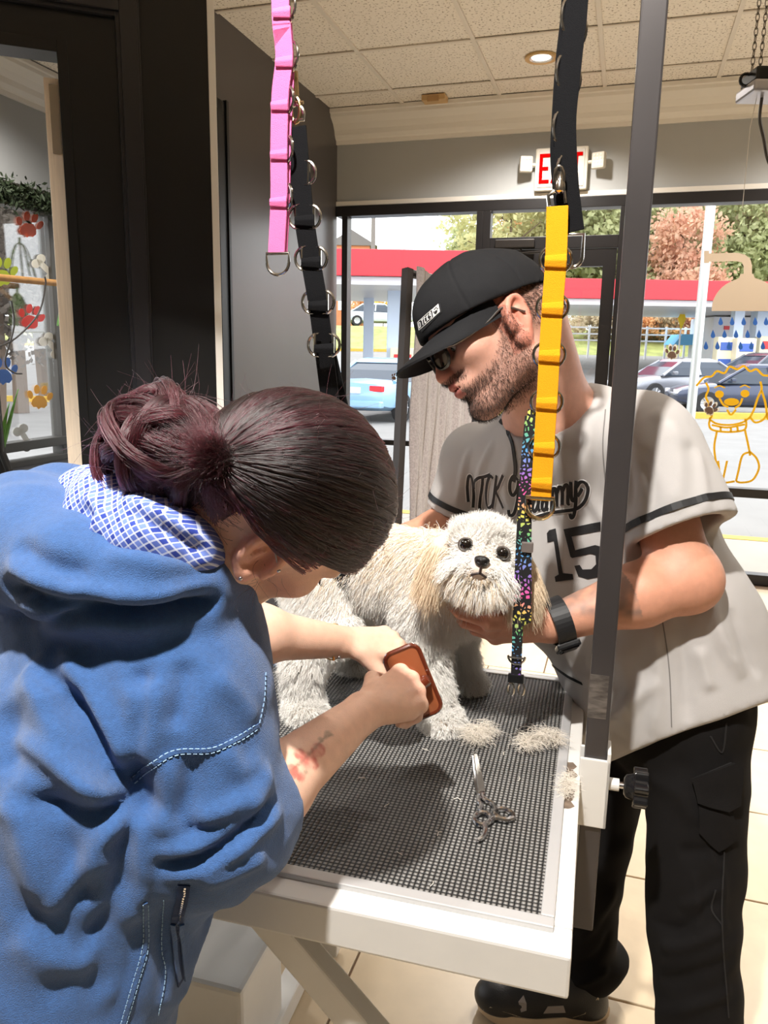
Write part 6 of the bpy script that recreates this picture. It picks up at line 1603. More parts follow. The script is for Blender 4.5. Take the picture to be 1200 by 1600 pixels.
# openings: cuffs, hem, collar
def cutplane(S, c, axis, hollow_r, depth=0.05, big=0.16, k=0.003):
    a, b_ = frame(axis); AXc = np.array([a, b_, nrm(axis)])
    S.box(c + nrm(axis) * 0.15, (big, big, 0.15), AXc, 0.001, k, 's'); S.cone(c - nrm(axis) * depth, c + nrm(axis) * 0.02, hollow_r, hollow_r, k, 's')
lcut = nrm(lax * 0.96 - RT * 0.06 + UP * 0.05); cutplane(JL, Lcf, lcut, 0.080, big=0.15)
cutplane(JR, Rcf, rax, 0.066, big=0.11)
hA, hB, hC = at(950, 1190, 1.44), at(1130, 1122, 1.52), at(1060, 1150, 1.85)
hem_n = nrm(np.cross(hB - hA, hC - hA)); hem_n = hem_n if hem_n[2] < 0 else -hem_n; a_, b_ = frame(hem_n)
J.cone(W0, W0 - ZZ * 0.12, 0.205, 0.2, 0.05, flat=(cn, 0.86)); J.cone(W0 + sa * 0.12, W0 + sa * 0.13 - ZZ * 0.1, 0.11, 0.11, 0.05)
J.box(hA + hem_n * 0.2, (0.6, 0.6, 0.2), np.array([a_, b_, hem_n]), 0.001, 0.004, 's')
J.sub(JL, 0.03); J.sub(JR, 0.03)
ncax = nrm(mh(-0.02, -0.06, 0) - neckb); J.cone(neckb - ncax * 0.02 + cn * 0.015, neckb + ncax * 0.2 + cn * 0.02, 0.088, 0.1, 0.006, 's')
V, F = J.mesh(0.0055, smooth=3); N = normals(V, F); bv = bvh_of(V, F)
fold_list = [
    ([(800, 700), (790, 760), (800, 830)], 0.012, 0.006), ([(770, 690), (752, 730), (745, 770)], 0.010, 0.007), ([(735, 700), (722, 745), (712, 790)], 0.010, 0.006),
    ([(930, 640), (915, 720), (930, 790), (962, 830)], 0.016, 0.010), ([(880, 700), (890, 760), (930, 820)], 0.014, -0.006), ([(985, 640), (980, 720), (985, 800)], 0.014, -0.009),
    ([(1040, 660), (1060, 730), (1050, 800)], 0.018, 0.007), ([(1000, 700), (1020, 770), (1010, 830)], 0.012, -0.006), ([(1090, 700), (1100, 760), (1105, 800)], 0.012, 0.006), ([(1020, 640), (1075, 700)], 0.016, 0.006),
    ([(1100, 900), (1120, 980), (1160, 1060)], 0.014, 0.010), ([(1060, 950), (1070, 1040), (1075, 1130)], 0.014, -0.008), ([(1020, 960), (1030, 1060), (1020, 1150)], 0.014, 0.007),
    ([(960, 1000), (985, 1080), (970, 1150)], 0.018, 0.010), ([(925, 1000), (930, 1080), (945, 1140)], 0.012, -0.007), ([(940, 1130), (985, 1100), (1030, 1060)], 0.014, 0.010), ([(880, 1000), (900, 1050), (960, 1090)], 0.012, 0.007),
    ([(1090, 1010), (1110, 1080), (1100, 1140)], 0.012, 0.008), ([(1140, 950), (1160, 1010), (1185, 1060)], 0.01, -0.007), ([(840, 700), (850, 780), (870, 880)], 0.016, 0.005),
]
V = V + N * (folds(V, N, fold_list, bv) + 0.004 * fbm(V, 9, 2))[:, None]
V = lap(V, F, 1); N = normals(V, F); bv = bvh_of(V, F)
jm = mat('grey_jersey_knit', (182, 178, 176), 0.75, bump=0.5, bscale=1400, sheen=0.15, var=0.02, scale=8)
js = link('jersey', raw_mesh('jersey', V, F), jm, man, True); js['label'] = 'grey baseball jersey with black trim'
blk_p = mat('black_print', (24, 24, 26), 0.55); wht_p = mat('white_print_edge', (230, 228, 226), 0.6)
# braid: cuff bands all round, neck braid, hem line
def ring_on(bvh, c, ax, w, name, m, off=0.0015, rmax=0.25):
    a, b_ = frame(ax); P_ = []; W_ = []
    for k in range(72):
        t = 2 * math.pi * k / 72; d_ = a * math.cos(t) + b_ * math.sin(t); h_ = bvh.ray_cast(Vector(c + d_ * rmax), Vector(-d_), rmax)
        if h_[0] is not None: P_.append(np.array(h_[0]) + d_ * off)
    P_.append(P_[0]); return G().strap(P_, nrm(ax), w, 0.0012).build(name, m, js)
ring_on(bv, Lcf - lcut * 0.032, lcut, 0.013, 'cuff_band', blk_p, rmax=0.13); ring_on(bv, Rcf - rax * 0.026, rax, 0.013, 'cuff_band', blk_p, rmax=0.1)
g = G(); surf_ribbon(g, bv, [(782, 657), (792, 672), (800, 690), (804, 712), (806, 735), (803, 752)], 0.008, 0.0015, 0.0015, 8); g.build('neck_braid', blk_p, js)
g = G(); surf_ribbon(g, bv, [(955, 527), (938, 540), (915, 565), (895, 598), (880, 622), (868, 645)], 0.009, 0.0015, 0.0015, 8); g.build('neck_braid', blk_p, js)
g = G(); surf_ribbon(g, bv, [(842, 1012), (858, 1034), (885, 1055), (910, 1068)], 0.006, 0.0015, 0.0015, 8); g.build('placket_braid', blk_p, js)
for pts in ([(1000, 590), (1040, 600), (1082, 632), (1105, 660)], [(948, 600), (985, 612), (990, 640)], [(946, 640), (942, 700), (948, 770)], [(1030, 940), (1045, 1040), (1050, 1150)]):
    g = G(); surf_ribbon(g, bv, pts, 0.0022, 0.0008, 0.001, 8); 
    if g.V: g.build('seam', mat('seam_grey', (120, 116, 114), 0.8), js)
for (x, y) in [(815, 676), (816, 722), (822, 770)]:
    p, n_ = hit(bv, x, y, 0.001)
    if p is not None: G().lathe([(0.0, 0.0), (0.0075, 0.0), (0.0082, 0.001), (0.0075, 0.0024), (0.004, 0.0018), (0.0, 0.0018)], p, n_, 16).build('button', mat('pearl_button', (176, 170, 164), 0.25), js, True)
k3 = lambda pts: [(680 + x * 0.2875, 640 + y * 0.2875) for x, y in pts]
SCR = [[(180, 500), (176, 420), (185, 362), (203, 372), (211, 450), (205, 530)],
       [(262, 365), (256, 430), (242, 520), (246, 545)], [(215, 425), (220, 388), (240, 368), (275, 362), (302, 352)],
       [(318, 372), (302, 360), (286, 400), (280, 470), (290, 530), (312, 520), (322, 480)],
       [(338, 356), (328, 430), (316, 535)], [(372, 355), (348, 415), (333, 440), (350, 480), (374, 535)],
       [(452, 380), (430, 358), (410, 390), (408, 440), (425, 465), (448, 430), (457, 385), (452, 480), (432, 560), (408, 575), (400, 545)]]
SCR2 = [[(560, 475), (540, 490), (532, 535), (545, 552), (562, 515), (566, 472), (564, 535), (574, 548)], [(600, 480), (586, 500), (584, 535), (596, 545), (606, 515), (610, 420), (606, 530), (616, 542)],
        [(632, 545), (638, 440), (650, 424), (660, 450), (662, 525)], [(662, 450), (675, 415), (690, 440), (692, 515)], [(692, 440), (706, 405), (720, 422), (722, 505), (732, 510)],
        [(738, 390), (739, 470), (750, 495), (762, 470), (768, 385)], [(768, 385), (764, 500), (756, 568), (742, 588), (734, 565)],
        [(766, 425), (790, 392), (815, 395), (832, 430), (822, 485), (795, 520), (760, 541), (700, 550), (620, 562), (530, 590)], [(775, 470), (795, 440), (800, 425)]]
for nm, LS in (('script_lettering', SCR), ('script_lettering', SCR2)):
    g = G()
    for ln in LS: surf_ribbon(g, bv, k3(ln), 0.0105, 0.0012, 0.0008, 5)
    if g.V: g.build('lettering_edge', wht_p, js)
    g = G()
    for ln in LS: surf_ribbon(g, bv, k3(ln), 0.0068, 0.0022, 0.0008, 5)
    if g.V: g.build(nm, blk_p, js)
for polys in ([[(608, 672), (620, 655), (655, 645), (694, 888), (748, 893), (752, 922), (655, 936), (650, 908), (672, 895), (645, 715), (612, 722)]],
              [[(698, 650), (900, 608), (900, 658), (742, 690)], [(698, 650), (742, 690), (762, 765), (745, 806), (736, 800)], [(736, 770), (870, 735), (905, 745), (925, 790), (915, 880), (885, 910), (830, 921), (778, 905), (757, 848), (786, 843), (802, 868), (850, 866), (875, 840), (872, 790), (845, 782), (745, 806)]]):
    g = G()
    for poly in polys: surf_poly(g, bv, k3(poly), 0.0014, 8)
    if g.V: g.build('number_print', blk_p, js)
# undershirt collar showing at the nape
G().tube(catmull([neckb + ncax * 0.05 + sa * 0.07 - cn * 0.04, neckb + ncax * 0.06 - cn * 0.085, neckb + ncax * 0.05 - sa * 0.07 - cn * 0.04], 6), 0.014, 8, flat=0.5).build('undershirt_collar', mat('pale_blue_cotton', (196, 204, 216), 0.8), man, True)

# ---- watch
wa = bpy.data.objects.new('wrist_watch', None); COL.objects.link(wa); wa.location = Vector(Lwr); setparent(wa, man); wa.location = Vector(Lwr)
wax = nrm(Lwr - Lel); a_, b_ = frame(wax); wc = Lwr - wax * 0.012
G().strap([wc + a_ * 0.044 * math.cos(t) + b_ * 0.044 * math.sin(t) for t in np.linspace(0, 2 * math.pi, 40)], wax, 0.034, 0.006).build('strap', mat('black_rubber_strap', (26, 26, 28), 0.5), wa, bevel=0.001)
fdv = nrm(-UP * 0.9 - FW * 0.35); fdv = nrm(fdv - wax * (fdv @ wax))
G().box(wc + fdv * 0.048, (0.044, 0.038, 0.013), (wax, np.cross(fdv, wax), fdv)).build('case', mat('black_watch_case', (20, 20, 22), 0.25), wa, bevel=0.004)
G().box(wc + fdv * 0.0555, (0.034, 0.03, 0.002), (wax, np.cross(fdv, wax), fdv)).build('display', mat('watch_glass', (10, 10, 14), 0.05), wa, bevel=0.001)

# ---- trousers
Tm = SDF()
Lhip, Rhip = at(1090, 1120, 1.58), at(955, 1130, 1.74)
Lft = atz(1093, 1755, 0.0); Rft = atz(903, 1590, 0.0) + A3(0.02, 0.04, 0)
Lkn = (Lhip * 0.47 + Lft * 0.53) + cn * 0.03; Rkn = (Rhip * 0.47 + Rft * 0.53) + cn * 0.03
Tm.cone(W0 + ZZ * 0.0, Lhip + ZZ * 0.03, 0.15, 0.105, 0.04); Tm.cone(W0 + ZZ * 0.0, Rhip + ZZ * 0.04, 0.15, 0.095, 0.04)
Tm.chain([Lhip, Lkn, Lft + ZZ * 0.06], [0.106, 0.086, 0.08], 0.02); Tm.chain([Rhip, Rkn, Rft + ZZ * 0.10], [0.095, 0.070, 0.066], 0.02)
Tm.box(Rft - ZZ * 0.14, (0.2, 0.2, 0.2), None, 0.001, 0.004, 's'); Tm.box(Lft - ZZ * 0.165, (0.2, 0.2, 0.2), None, 0.001, 0.004, 's')
Tm.ell(Rft + ZZ * 0.115 + A3(0.02, 0.02, 0), (0.088, 0.085, 0.045), None, 0.03)
V, F = Tm.mesh(0.006, smooth=3); N = normals(V, F); bt_ = bvh_of(V, F)
tf = [([(1010, 1390), (1060, 1420), (1130, 1380)], 0.012, 0.008), ([(1030, 1480), (1080, 1475), (1140, 1440)], 0.012, 0.009), ([(1030, 1530), (1090, 1520), (1150, 1490)], 0.012, -0.007), ([(1005, 1300), (1060, 1330), (1110, 1330)], 0.014, -0.008), ([(1020, 1440), (1070, 1450), (1120, 1400)], 0.010, -0.006), ([(1085, 1360), (1092, 1420), (1088, 1460)], 0.008, 0.006), ([(1110, 1330), (1130, 1380), (1125, 1450)], 0.01, 0.007), ([(1030, 1580), (1090, 1570), (1145, 1545)], 0.012, 0.008), ([(960, 1380), (940, 1430), (905, 1470)], 0.012, 0.007), ([(955, 1450), (935, 1490), (900, 1510)], 0.012, -0.007), ([(950, 1510), (920, 1530), (895, 1535)], 0.01, 0.008), ([(1010, 1215), (1060, 1240), (1090, 1290)], 0.016, 0.006)]
V = V + N * (folds(V, N, tf, bt_) + 0.005 * fbm(V, 14, 2))[:, None]; V = lap(V, F, 1); bt_ = bvh_of(V, F)
pants_m = mat('black_cotton_twill', (19, 17, 17), 0.9, spec=0.2, bump=0.4, bscale=1500, var=0.08, scale=12)
pants = link('trousers', raw_mesh('trousers', V, F), pants_m, man, True); pants['label'] = 'black cargo trousers'
def raised(poly, off, name, m):
    """a pocket or flap: picture polygon laid on the cloth and thickened"""
    g = G(); surf_poly(g, bt_, poly, off, 8, 'BEAUTY')
    if not g.V: return None
    me = raw_mesh(name, g.V, g.F); bm = bmesh.new(); bm.from_mesh(me); bmesh.ops.recalc_face_normals(bm, faces=bm.faces); r_ = bmesh.ops.solidify(bm, geom=bm.faces[:], thickness=off * 0.9); bm.to_mesh(me); bm.free()
    return link(name, me, m, pants, False)
raised([(1083, 1215), (1140, 1190), (1152, 1200), (1148, 1255), (1132, 1266), (1088, 1253)], 0.008, 'cargo_flap', pants_m)
raised([(1090, 1255), (1140, 1262), (1148, 1310), (1120, 1330), (1092, 1300)], 0.004, 'cargo_pocket', pants_m)
for pts in ([(1131, 1330), (1128, 1450), (1138, 1590)], [(1085, 1216), (1142, 1192)], [(1110, 1150), (1128, 1175), (1135, 1130)], [(1118, 1390), (1112, 1420), (1128, 1445)]):
    g = G(); surf_ribbon(g, bt_, pts, 0.003, 0.0012, 0.0016, 8, len(pts) > 2)
    if g.V: g.build('seam', mat('dark_seam', (24, 22, 22), 0.85), pants)

# ---- shoes
def shoe(heel, toe, label, name='sneaker'):
    t = bpy.data.objects.new(name, None); COL.objects.link(t); setparent(t, man); t['label'] = label
    ax = nrm(toe - heel); wy = np.cross(ZZ, ax); L = np.linalg.norm(toe - heel)
    def sp_(x, y, z): return heel + ax * x * L + wy * y + ZZ * z
    def outline(s, n=40):
        out = []
        for k in range(n):
            a = 2 * math.pi * k / n; x = 0.5 + 0.5 * math.cos(a); w = (0.040 + 0.016 * math.sin(math.pi * (x - 0.25)) ** 1) * abs(math.sin(a)) ** 0.7 * math.copysign(1, math.sin(a)); out.append((0.5 + 0.5 * math.cos(a) * s, w * s))
        return out
    g = G(); n = 40
    rings = [(0.97, 0.0), (1.03, 0.008), (1.04, 0.024), (1.0, 0.034)]
    V_ = []
    for s, z in rings: V_ += [sp_(x, y, z + 0.008 * (x > 0.85) * (x - 0.85) / 0.15) for x, y in outline(s)]
    F_ = [(i * n + k, i * n + (k + 1) % n, (i + 1) * n + (k + 1) % n, (i + 1) * n + k) for i in range(3) for k in range(n)] + [tuple(range(n - 1, -1, -1)), tuple(3 * n + k for k in range(n))]
    g.add(V_, F_).build('sole', mat('cream_rubber_sole', (206, 186, 160), 0.6), t, True)
    S = SDF(); SA = np.array([ax, wy, ZZ])
    S.ell(sp_(0.76, 0, 0.045), (0.078, 0.048, 0.038), SA, 0.03); S.ell(sp_(0.86, 0, 0.04), (0.044, 0.042, 0.032), SA, 0.03)
    S.cone(sp_(0.62, 0, 0.055), sp_(0.3, 0, 0.085), 0.045, 0.042, 0.03); S.cone(sp_(0.14, 0, 0.04), sp_(0.16, 0, 0.10), 0.040, 0.036, 0.03); S.cone(sp_(0.2, 0, 0.04), sp_(0.55, 0, 0.04), 0.042, 0.044, 0.03)
    S.box(sp_(0.5, 0, -0.08), (0.3, 0.2, 0.105), SA, 0.001, 0.004, 's'); S.cone(sp_(0.22, 0, 0.07), sp_(0.2, 0, 0.17), 0.026, 0.034, 0.006, 's')
    v_, f_ = S.mesh(0.004, smooth=2); link('upper', raw_mesh('upper', v_, f_), mat('black_tumbled_leather', (34, 34, 36), 0.4, bump=0.3, bscale=400), t, True); sb_ = bvh_of(v_, f_)
    def lay(pts, off, nm, m, sd):
        g = G(); V2 = []
        for (x, z) in pts:
            h_ = sb_.ray_cast(Vector(sp_(x, sd * 0.2, z)), Vector(-wy * sd)); 
            if h_[0] is None: return
            V2.append(np.array(h_[0]) + wy * sd * off)
        for o_ in (0, 0.0015): 
            pass
        V3 = [v - wy * sd * 0.004 for v in V2]; k_ = len(V2)
        g.add(V2 + V3, [tuple(range(k_)), tuple(range(2 * k_ - 1, k_ - 1, -1))] + [(i, (i + 1) % k_, k_ + (i + 1) % k_, k_ + i) for i in range(k_)]).build(nm, m, t)
    ele = mat('elephant_print', (176, 162, 138), 0.6, var=0.6, scale=140, detail=1.5); gry = mat('grey_suede', (156, 148, 144), 0.85)
    for sd in (-1, 1):
        lay([(0.04, 0.036), (0.3, 0.036), (0.22, 0.05), (0.12, 0.085), (0.05, 0.09)], 0.0012, 'heel_overlay', ele, sd)
        lay([(0.98, 0.034), (0.93, 0.052), (0.82, 0.048), (0.7, 0.036)], 0.0012, 'toe_overlay', ele, sd)
        lay([(0.36, 0.05), (0.53, 0.05), (0.5, 0.066), (0.38, 0.068)], 0.0012, 'eyelet_panel', gry, sd)
        lay([(0.66, 0.056), (0.70, 0.05), (0.72, 0.07), (0.68, 0.082), (0.66, 0.07)], 0.0012, 'side_panel', gry, sd)
        lay([(0.14, 0.105), (0.28, 0.1), (0.26, 0.118), (0.16, 0.125)], 0.0012, 'collar_panel', gry, sd)
    for k in range(5):
        x = 0.42 + k * 0.055; z = 0.118 - k * 0.011
        G().tube(catmull([sp_(x - 0.01, -0.036, z - 0.03), sp_(x, 0, z + 0.006), sp_(x + 0.012, 0.036, z - 0.03)], 6), 0.0045, 6, flat=0.6).build('lace', mat('black_lace', (30, 30, 32), 0.8), t, True)
    return t
shoe(atz(948, 1588, 0), atz(748, 1578, 0), 'black and grey sneaker with cream sole')
shoe(Lft + A3(0.07, 0.0, 0) - ZZ * Lft[2], Lft + A3(-0.22, -0.08, 0) - ZZ * Lft[2], 'black sneaker below the picture edge')
# ================================================================== THE WOMAN
wom = thing('person', at(40, 1700, 0.95) * A3(1, 1, 0), 'woman in blue denim hoodie with burgundy hair bun brushing the dog', 'person')
def cv(x, y, z): return nrm(RT * x + UP * y - FW * z)
wr = cv(0.17, -0.64, 0.75); wu = cv(0.867, 0.459, 0.194); wu = nrm(wu - wr * (wu @ wr)); wf = np.cross(wu, wr)
if wf @ RT < 0: wf = -wf
WAX = np.array([wf, wu, wr]); WC = at(460, 772, 0.87)
def wh(f, u, r): return WC + wf * f + wu * u + wr * r
C7 = at(255, 915, 0.90)
RS, RE, RW = at(275, 1080, 0.86), at(338, 1302, 0.86), at(568, 1112, 1.10)
LS, LE, LW = at(215, 920, 1.08), at(335, 985, 1.14), at(535, 1003, 1.32)
S = SDF()
S.ell(wh(0.0, 0.0, 0), (0.098, 0.092, 0.082), WAX, 0.02)
S.ell(wh(0.058, -0.062, 0), (0.052, 0.072, 0.058), WAX, 0.025)
S.ell(wh(0.085, -0.118, 0), (0.022, 0.02, 0.024), WAX, 0.018)
for s in (-1, 1):
    S.cone(wh(0.0, -0.095, s * 0.052), wh(0.078, -0.118, s * 0.016), 0.024, 0.02, 0.02); S.cone(wh(0.0, -0.095, s * 0.052), wh(-0.002, -0.04, s * 0.064), 0.022, 0.02, 0.02)
    S.ell(wh(0.075, -0.05, s * 0.042), (0.024, 0.022, 0.022), WAX, 0.02)
    S.cone(wh(0.103, -0.008, s * 0.008), wh(0.086, -0.008, s * 0.048), 0.012, 0.01, 0.012)
    S.ell(wh(0.106, -0.03, s * 0.03), (0.016, 0.011, 0.017), WAX, 0.01, 's'); S.ell(wh(0.084, -0.03, s * 0.029), (0.0135,) * 3, WAX, 0.003)
    S.cone(wh(0.1, -0.03, s * 0.018), wh(0.092, -0.033, s * 0.044), 0.004, 0.0035, 0.004)
    S.ell(wh(0.112, -0.066, s * 0.011), (0.009, 0.007, 0.007), WAX, 0.005)
    ec = wh(-0.012, -0.042, s * 0.086); EA = np.array([nrm(wf * 0.92 + wr * s * 0.38), nrm(wu * 0.98 - wf * 0.15), nrm(wr * s - wf * 0.4)])
    S.cone(wh(-0.016, -0.042, s * 0.06), ec - EA[2] * 0.004, 0.018, 0.013, 0.01); S.ell(ec, (0.021, 0.034, 0.010), EA, 0.006); S.ell(ec + EA[1] * 0.002 + EA[2] * 0.010, (0.0135, 0.024, 0.011), EA, 0.003, 's')
    rim = [ec + EA[0] * 0.0185 * math.cos(t) + EA[1] * (0.003 + 0.031 * math.sin(t)) + EA[2] * 0.007 for t in np.linspace(-0.4, 3.8, 11)]
    for i in range(len(rim) - 1): S.cone(rim[i], rim[i + 1], 0.0046, 0.0046, 0.003)
    S.ell(ec - EA[1] * 0.028 + EA[0] * 0.004 + EA[2] * 0.003, (0.009, 0.0095, 0.006), EA, 0.006)
    S.cone(ec + EA[1] * 0.01 - EA[0] * 0.003 + EA[2] * 0.004, ec - EA[1] * 0.012 - EA[0] * 0.007 + EA[2] * 0.004, 0.0036, 0.0034, 0.005)
    if s > 0: earc, earA = ec, EA
S.cone(wh(0.106, -0.018, 0), wh(0.122, -0.06, 0), 0.007, 0.0105, 0.01)
S.ell(wh(0.108, -0.087, 0), (0.010, 0.006, 0.02), WAX, 0.006); S.ell(wh(0.105, -0.098, 0), (0.010, 0.007, 0.018), WAX, 0.006)
S.ell(wh(0.115, -0.0925, 0), (0.012, 0.0014, 0.022), WAX, 0.003, 's')
S.cone(wh(-0.035, -0.05, 0), C7 + ZZ * 0.02, 0.055, 0.062, 0.03)
S.cone(C7, at(190, 1120, 0.93), 0.08, 0.12, 0.04); S.cone(at(190, 1120, 0.93), at(80, 1450, 0.92), 0.125, 0.12, 0.04)
S.cone(C7, RS, 0.06, 0.055, 0.04); S.cone(C7, LS, 0.06, 0.055, 0.04)
S.cone(RS, RE, 0.055, 0.046, 0.03); S.chain([RE, RE + (RW - RE) * 0.3, RW], [0.045, 0.046, 0.0275], 0.03)
S.cone(LS, LE, 0.055, 0.044, 0.03); S.chain([LE, LE + (LW - LE) * 0.3, LW], [0.044, 0.043, 0.0265], 0.03)
dR = nrm(at(648, 1072, 1.165) - RW); nRh = nrm(-FW * 0.72 + UP * 0.65 + RT * 0.1)
nailsW = hand(S, RW + dR * 0.012, dR, nRh, 0.98, [(1.15, 1.5, 0.9), (1.2, 1.5, 0.9), (1.25, 1.5, 0.9), (1.3, 1.5, 0.9)], ((0.65, 0.6, -0.35), (0.85, 0.1, -0.6), (0.6, -0.5, -0.6)), side=1 if np.cross(nRh, dR) @ UP > 0 else -1, rw=0.027)
dL = nrm(at(640, 1006, 1.365) - LW); nLh = nrm(-FW * 0.55 + UP * 0.8)
nailsW += hand(S, LW + dL * 0.01, dL, nLh, 0.98, [(0.55, 0.8, 0.5), (0.6, 0.8, 0.5), (0.65, 0.85, 0.5), (0.7, 0.9, 0.5)], ((0.7, 0.55, -0.45), (0.95, 0.15, -0.35), (0.95, -0.1, -0.4)), side=1 if np.cross(nLh, dL) @ UP < 0 else -1, rw=0.027)
V, F = S.mesh(0.003, smooth=1); N = normals(V, F)
q = (V - WC) @ WAX.T
def project(P):
    v = P - CPOS; z = v @ FW; return np.stack([600 + FPX * (v @ RT) / z, 800 - FPX * (v @ UP) / z], -1)
base = np.tile(linc((238, 194, 170)), (len(V), 1))
px = project(V); facing = (N @ FW) < 0.25
fd_ = segdist(V, [RE, RW])[0] < 0.08
def blob(cx, cy, r, soft=3.0): return np.clip((r - np.hypot(px[:, 0] - cx, px[:, 1] - cy)) / soft, 0, 1) * facing * fd_
wob = fbm(V, 120, 2)
ros = np.zeros(len(V))
for c in [(482, 1188, 15), (497, 1172, 13), (468, 1178, 10), (455, 1206, 14), (470, 1214, 9), (447, 1224, 9), (492, 1196, 8)]: ros = np.maximum(ros, blob(c[0], c[1], c[2] + 4 * 0, 3) * np.clip(0.8 + 0.5 * wob, 0, 1))
base = base * (1 - 0.75 * ros[:, None]) + linc((186, 74, 70)) * 0.75 * ros[:, None]
pd, _ = segdist(np.concatenate([px, np.zeros((len(px), 1))], 1), [(428, 1222, 0), (470, 1192, 0), (508, 1152, 0), (518, 1148, 0)])
ln_ = np.clip((3.2 - pd) / 2, 0, 1) * facing * fd_ * (1 - ros * 0.5); lf_ = np.maximum(blob(512, 1147, 7), blob(500, 1155, 5)); lf_ = np.maximum(lf_, blob(478, 1206, 5)); ln_ = np.maximum(ln_, lf_ * 0.8)
base = base * (1 - 0.6 * ln_[:, None]) + linc((96, 92, 74)) * 0.6 * ln_[:, None]
hm_ = np.linalg.norm(q, axis=1) < 0.17
ck = hm_ & (np.abs(q[:, 2]) > 0.03); bl = np.exp(-(((q[:, 0] - 0.07) / 0.03) ** 2 + ((q[:, 1] + 0.06) / 0.03) ** 2)) * hm_
base = base * (1 - 0.3 * bl[:, None]) + linc((230, 140, 120)) * 0.3 * bl[:, None]
em_ = hm_ & (np.abs(q[:, 2]) > 0.072) & (q[:, 1] < 0.0) & (q[:, 1] > -0.075) & (np.abs(q[:, 0] + 0.014) < 0.03); base[em_] = base[em_] * 0.5 + linc((232, 150, 124)) * 0.5
lp_ = hm_ & (q[:, 0] > 0.1) & (q[:, 1] < -0.081) & (q[:, 1] > -0.106) & (np.abs(q[:, 2]) < 0.02); base[lp_] = linc((200, 110, 104))
kn = np.exp(-(np.linalg.norm(V - (RW + dR * 0.1), axis=1) / 0.03) ** 2); base = base * (1 - 0.35 * kn[:, None]) + linc((238, 160, 138)) * 0.35 * kn[:, None]
me = raw_mesh('body', V, F); set_colors(me, base)
link('body', me, skin_material('fair_skin', 0.42), wom, True)
nail_plates(nailsW[5:], MATS['fingernail'], wom)
ball(wh(0.0855, -0.03, 0.029), (0.0138,) * 3, MATS['eye_white'], 'eye', wom, WAX); ball(wh(0.0855, -0.03, -0.029), (0.0138,) * 3, MATS['eye_white'], 'eye', wom, WAX)
g = G()
for k in range(14):
    t = (k / 13 - 0.5) * 1.4; b0 = wh(0.101 - 0.010 * t * t, -0.032, 0.030 + 0.017 * t); g.tube(catmull([b0, b0 + wf * 0.005 - wu * 0.002 + wr * 0.003 * t, b0 + wf * 0.009 + wu * 0.001 + wr * 0.006 * t], 3), [0.0007, 0.0006, 0.0005, 0.0004, 0.0003, 0.0002, 0.0001], 4)
g.build('eyelashes', mat('lash_black', (20, 14, 12), 0.6), wom)['kind'] = 'stuff'
# jewellery
G().cyl(earc + earA[1] * 0.026 - earA[0] * 0.012 + earA[2] * 0.009, earc + earA[1] * 0.012 + earA[0] * 0.02 + earA[2] * 0.009, 0.0011).build('ear_bar', steel, wom, True)
for c in (earc + earA[1] * 0.0265 - earA[0] * 0.013 + earA[2] * 0.009, earc + earA[1] * 0.011 + earA[0] * 0.021 + earA[2] * 0.009, earc - earA[1] * 0.03 + earA[0] * 0.004 + earA[2] * 0.0095, earc + earA[1] * 0.03 + earA[0] * 0.0 + earA[2] * 0.008): ball(c, (0.0023,) * 3, steel, 'ear_stud', wom)
gold = mat('fine_gold', (214, 170, 96), 0.2, metal=1.0); bw_ = LW - dL * 0.018; a_, b_ = frame(nrm(LW - LE))
bl_ = bpy.data.objects.new('bracelet', None); COL.objects.link(bl_); setparent(bl_, wom)
G().tube([bw_ + a_ * 0.0305 * math.cos(t) + b_ * 0.0305 * math.sin(t) + nrm(LW - LE) * 0.003 * math.sin(2 * t) for t in np.linspace(0, 6.1, 30)], 0.0011, 6, closed=True).build('chain', gold, bl_, True)
G().tube([at(521, 1022 + 10 * t, 1.285) for t in (0, 0.5, 1)], 0.002, 6).build('charm', gold, bl_, True); ball(at(530, 1027, 1.285), (0.003,) * 3, steel, 'bead', bl_)

# ---- hair
hcm = bpy.data.materials.new('burgundy_hair'); hcm.use_nodes = True; nt = hcm.node_tree; nt.nodes.clear()
o = nt.nodes.new('ShaderNodeOutputMaterial'); hb_ = nt.nodes.new('ShaderNodeBsdfHairPrincipled'); hb_.parametrization = 'COLOR'; hb_.inputs['Color'].default_value = (0.022, 0.0045, 0.0065, 1); hb_.inputs['Roughness'].default_value = 0.32; hb_.inputs['Radial Roughness'].default_value = 0.4
nt.links.new(hb_.outputs[0], o.inputs['Surface'])
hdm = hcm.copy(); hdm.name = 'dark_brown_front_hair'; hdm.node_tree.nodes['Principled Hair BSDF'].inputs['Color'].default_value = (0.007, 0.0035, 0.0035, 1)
core_m = mat('hair_underlayer', (30, 12, 14), 0.6)
HR = np.array([0.114, 0.106, 0.098]); HO_ = np.array([-0.002, 0.002, 0.0])
def hp(n, off=0.0): return WC + ((HO_ + n * (HR + off)[None] if np.isscalar(off) else HO_ + n * (HR[None] + off[:, None])) @ WAX)
tie = nrm(np.array([-0.88, -0.22, 0.40]))
def hairmask(n):
    face = (n[:, 0] > 0.22) & (n[:, 1] < 0.50 - 0.35 * np.clip((np.abs(n[:, 2]) - 0.45) * 4, 0, 1)) | ((n[:, 0] > 0.0) & (n[:, 1] < -0.15))
    low = (n[:, 1] < -0.42 - 0.35 * np.clip(-n[:, 0], 0, 1))
    ear = (np.abs(n) @ np.array([0, 0, 1.0]) > 0) & ((n * np.array([1, 1, 0]) + np.abs(n) * np.array([0, 0, 1])) @ nrm(np.array([-0.14, -0.42, 0.9])) > 0.90)
    return ~(face | low | ear)
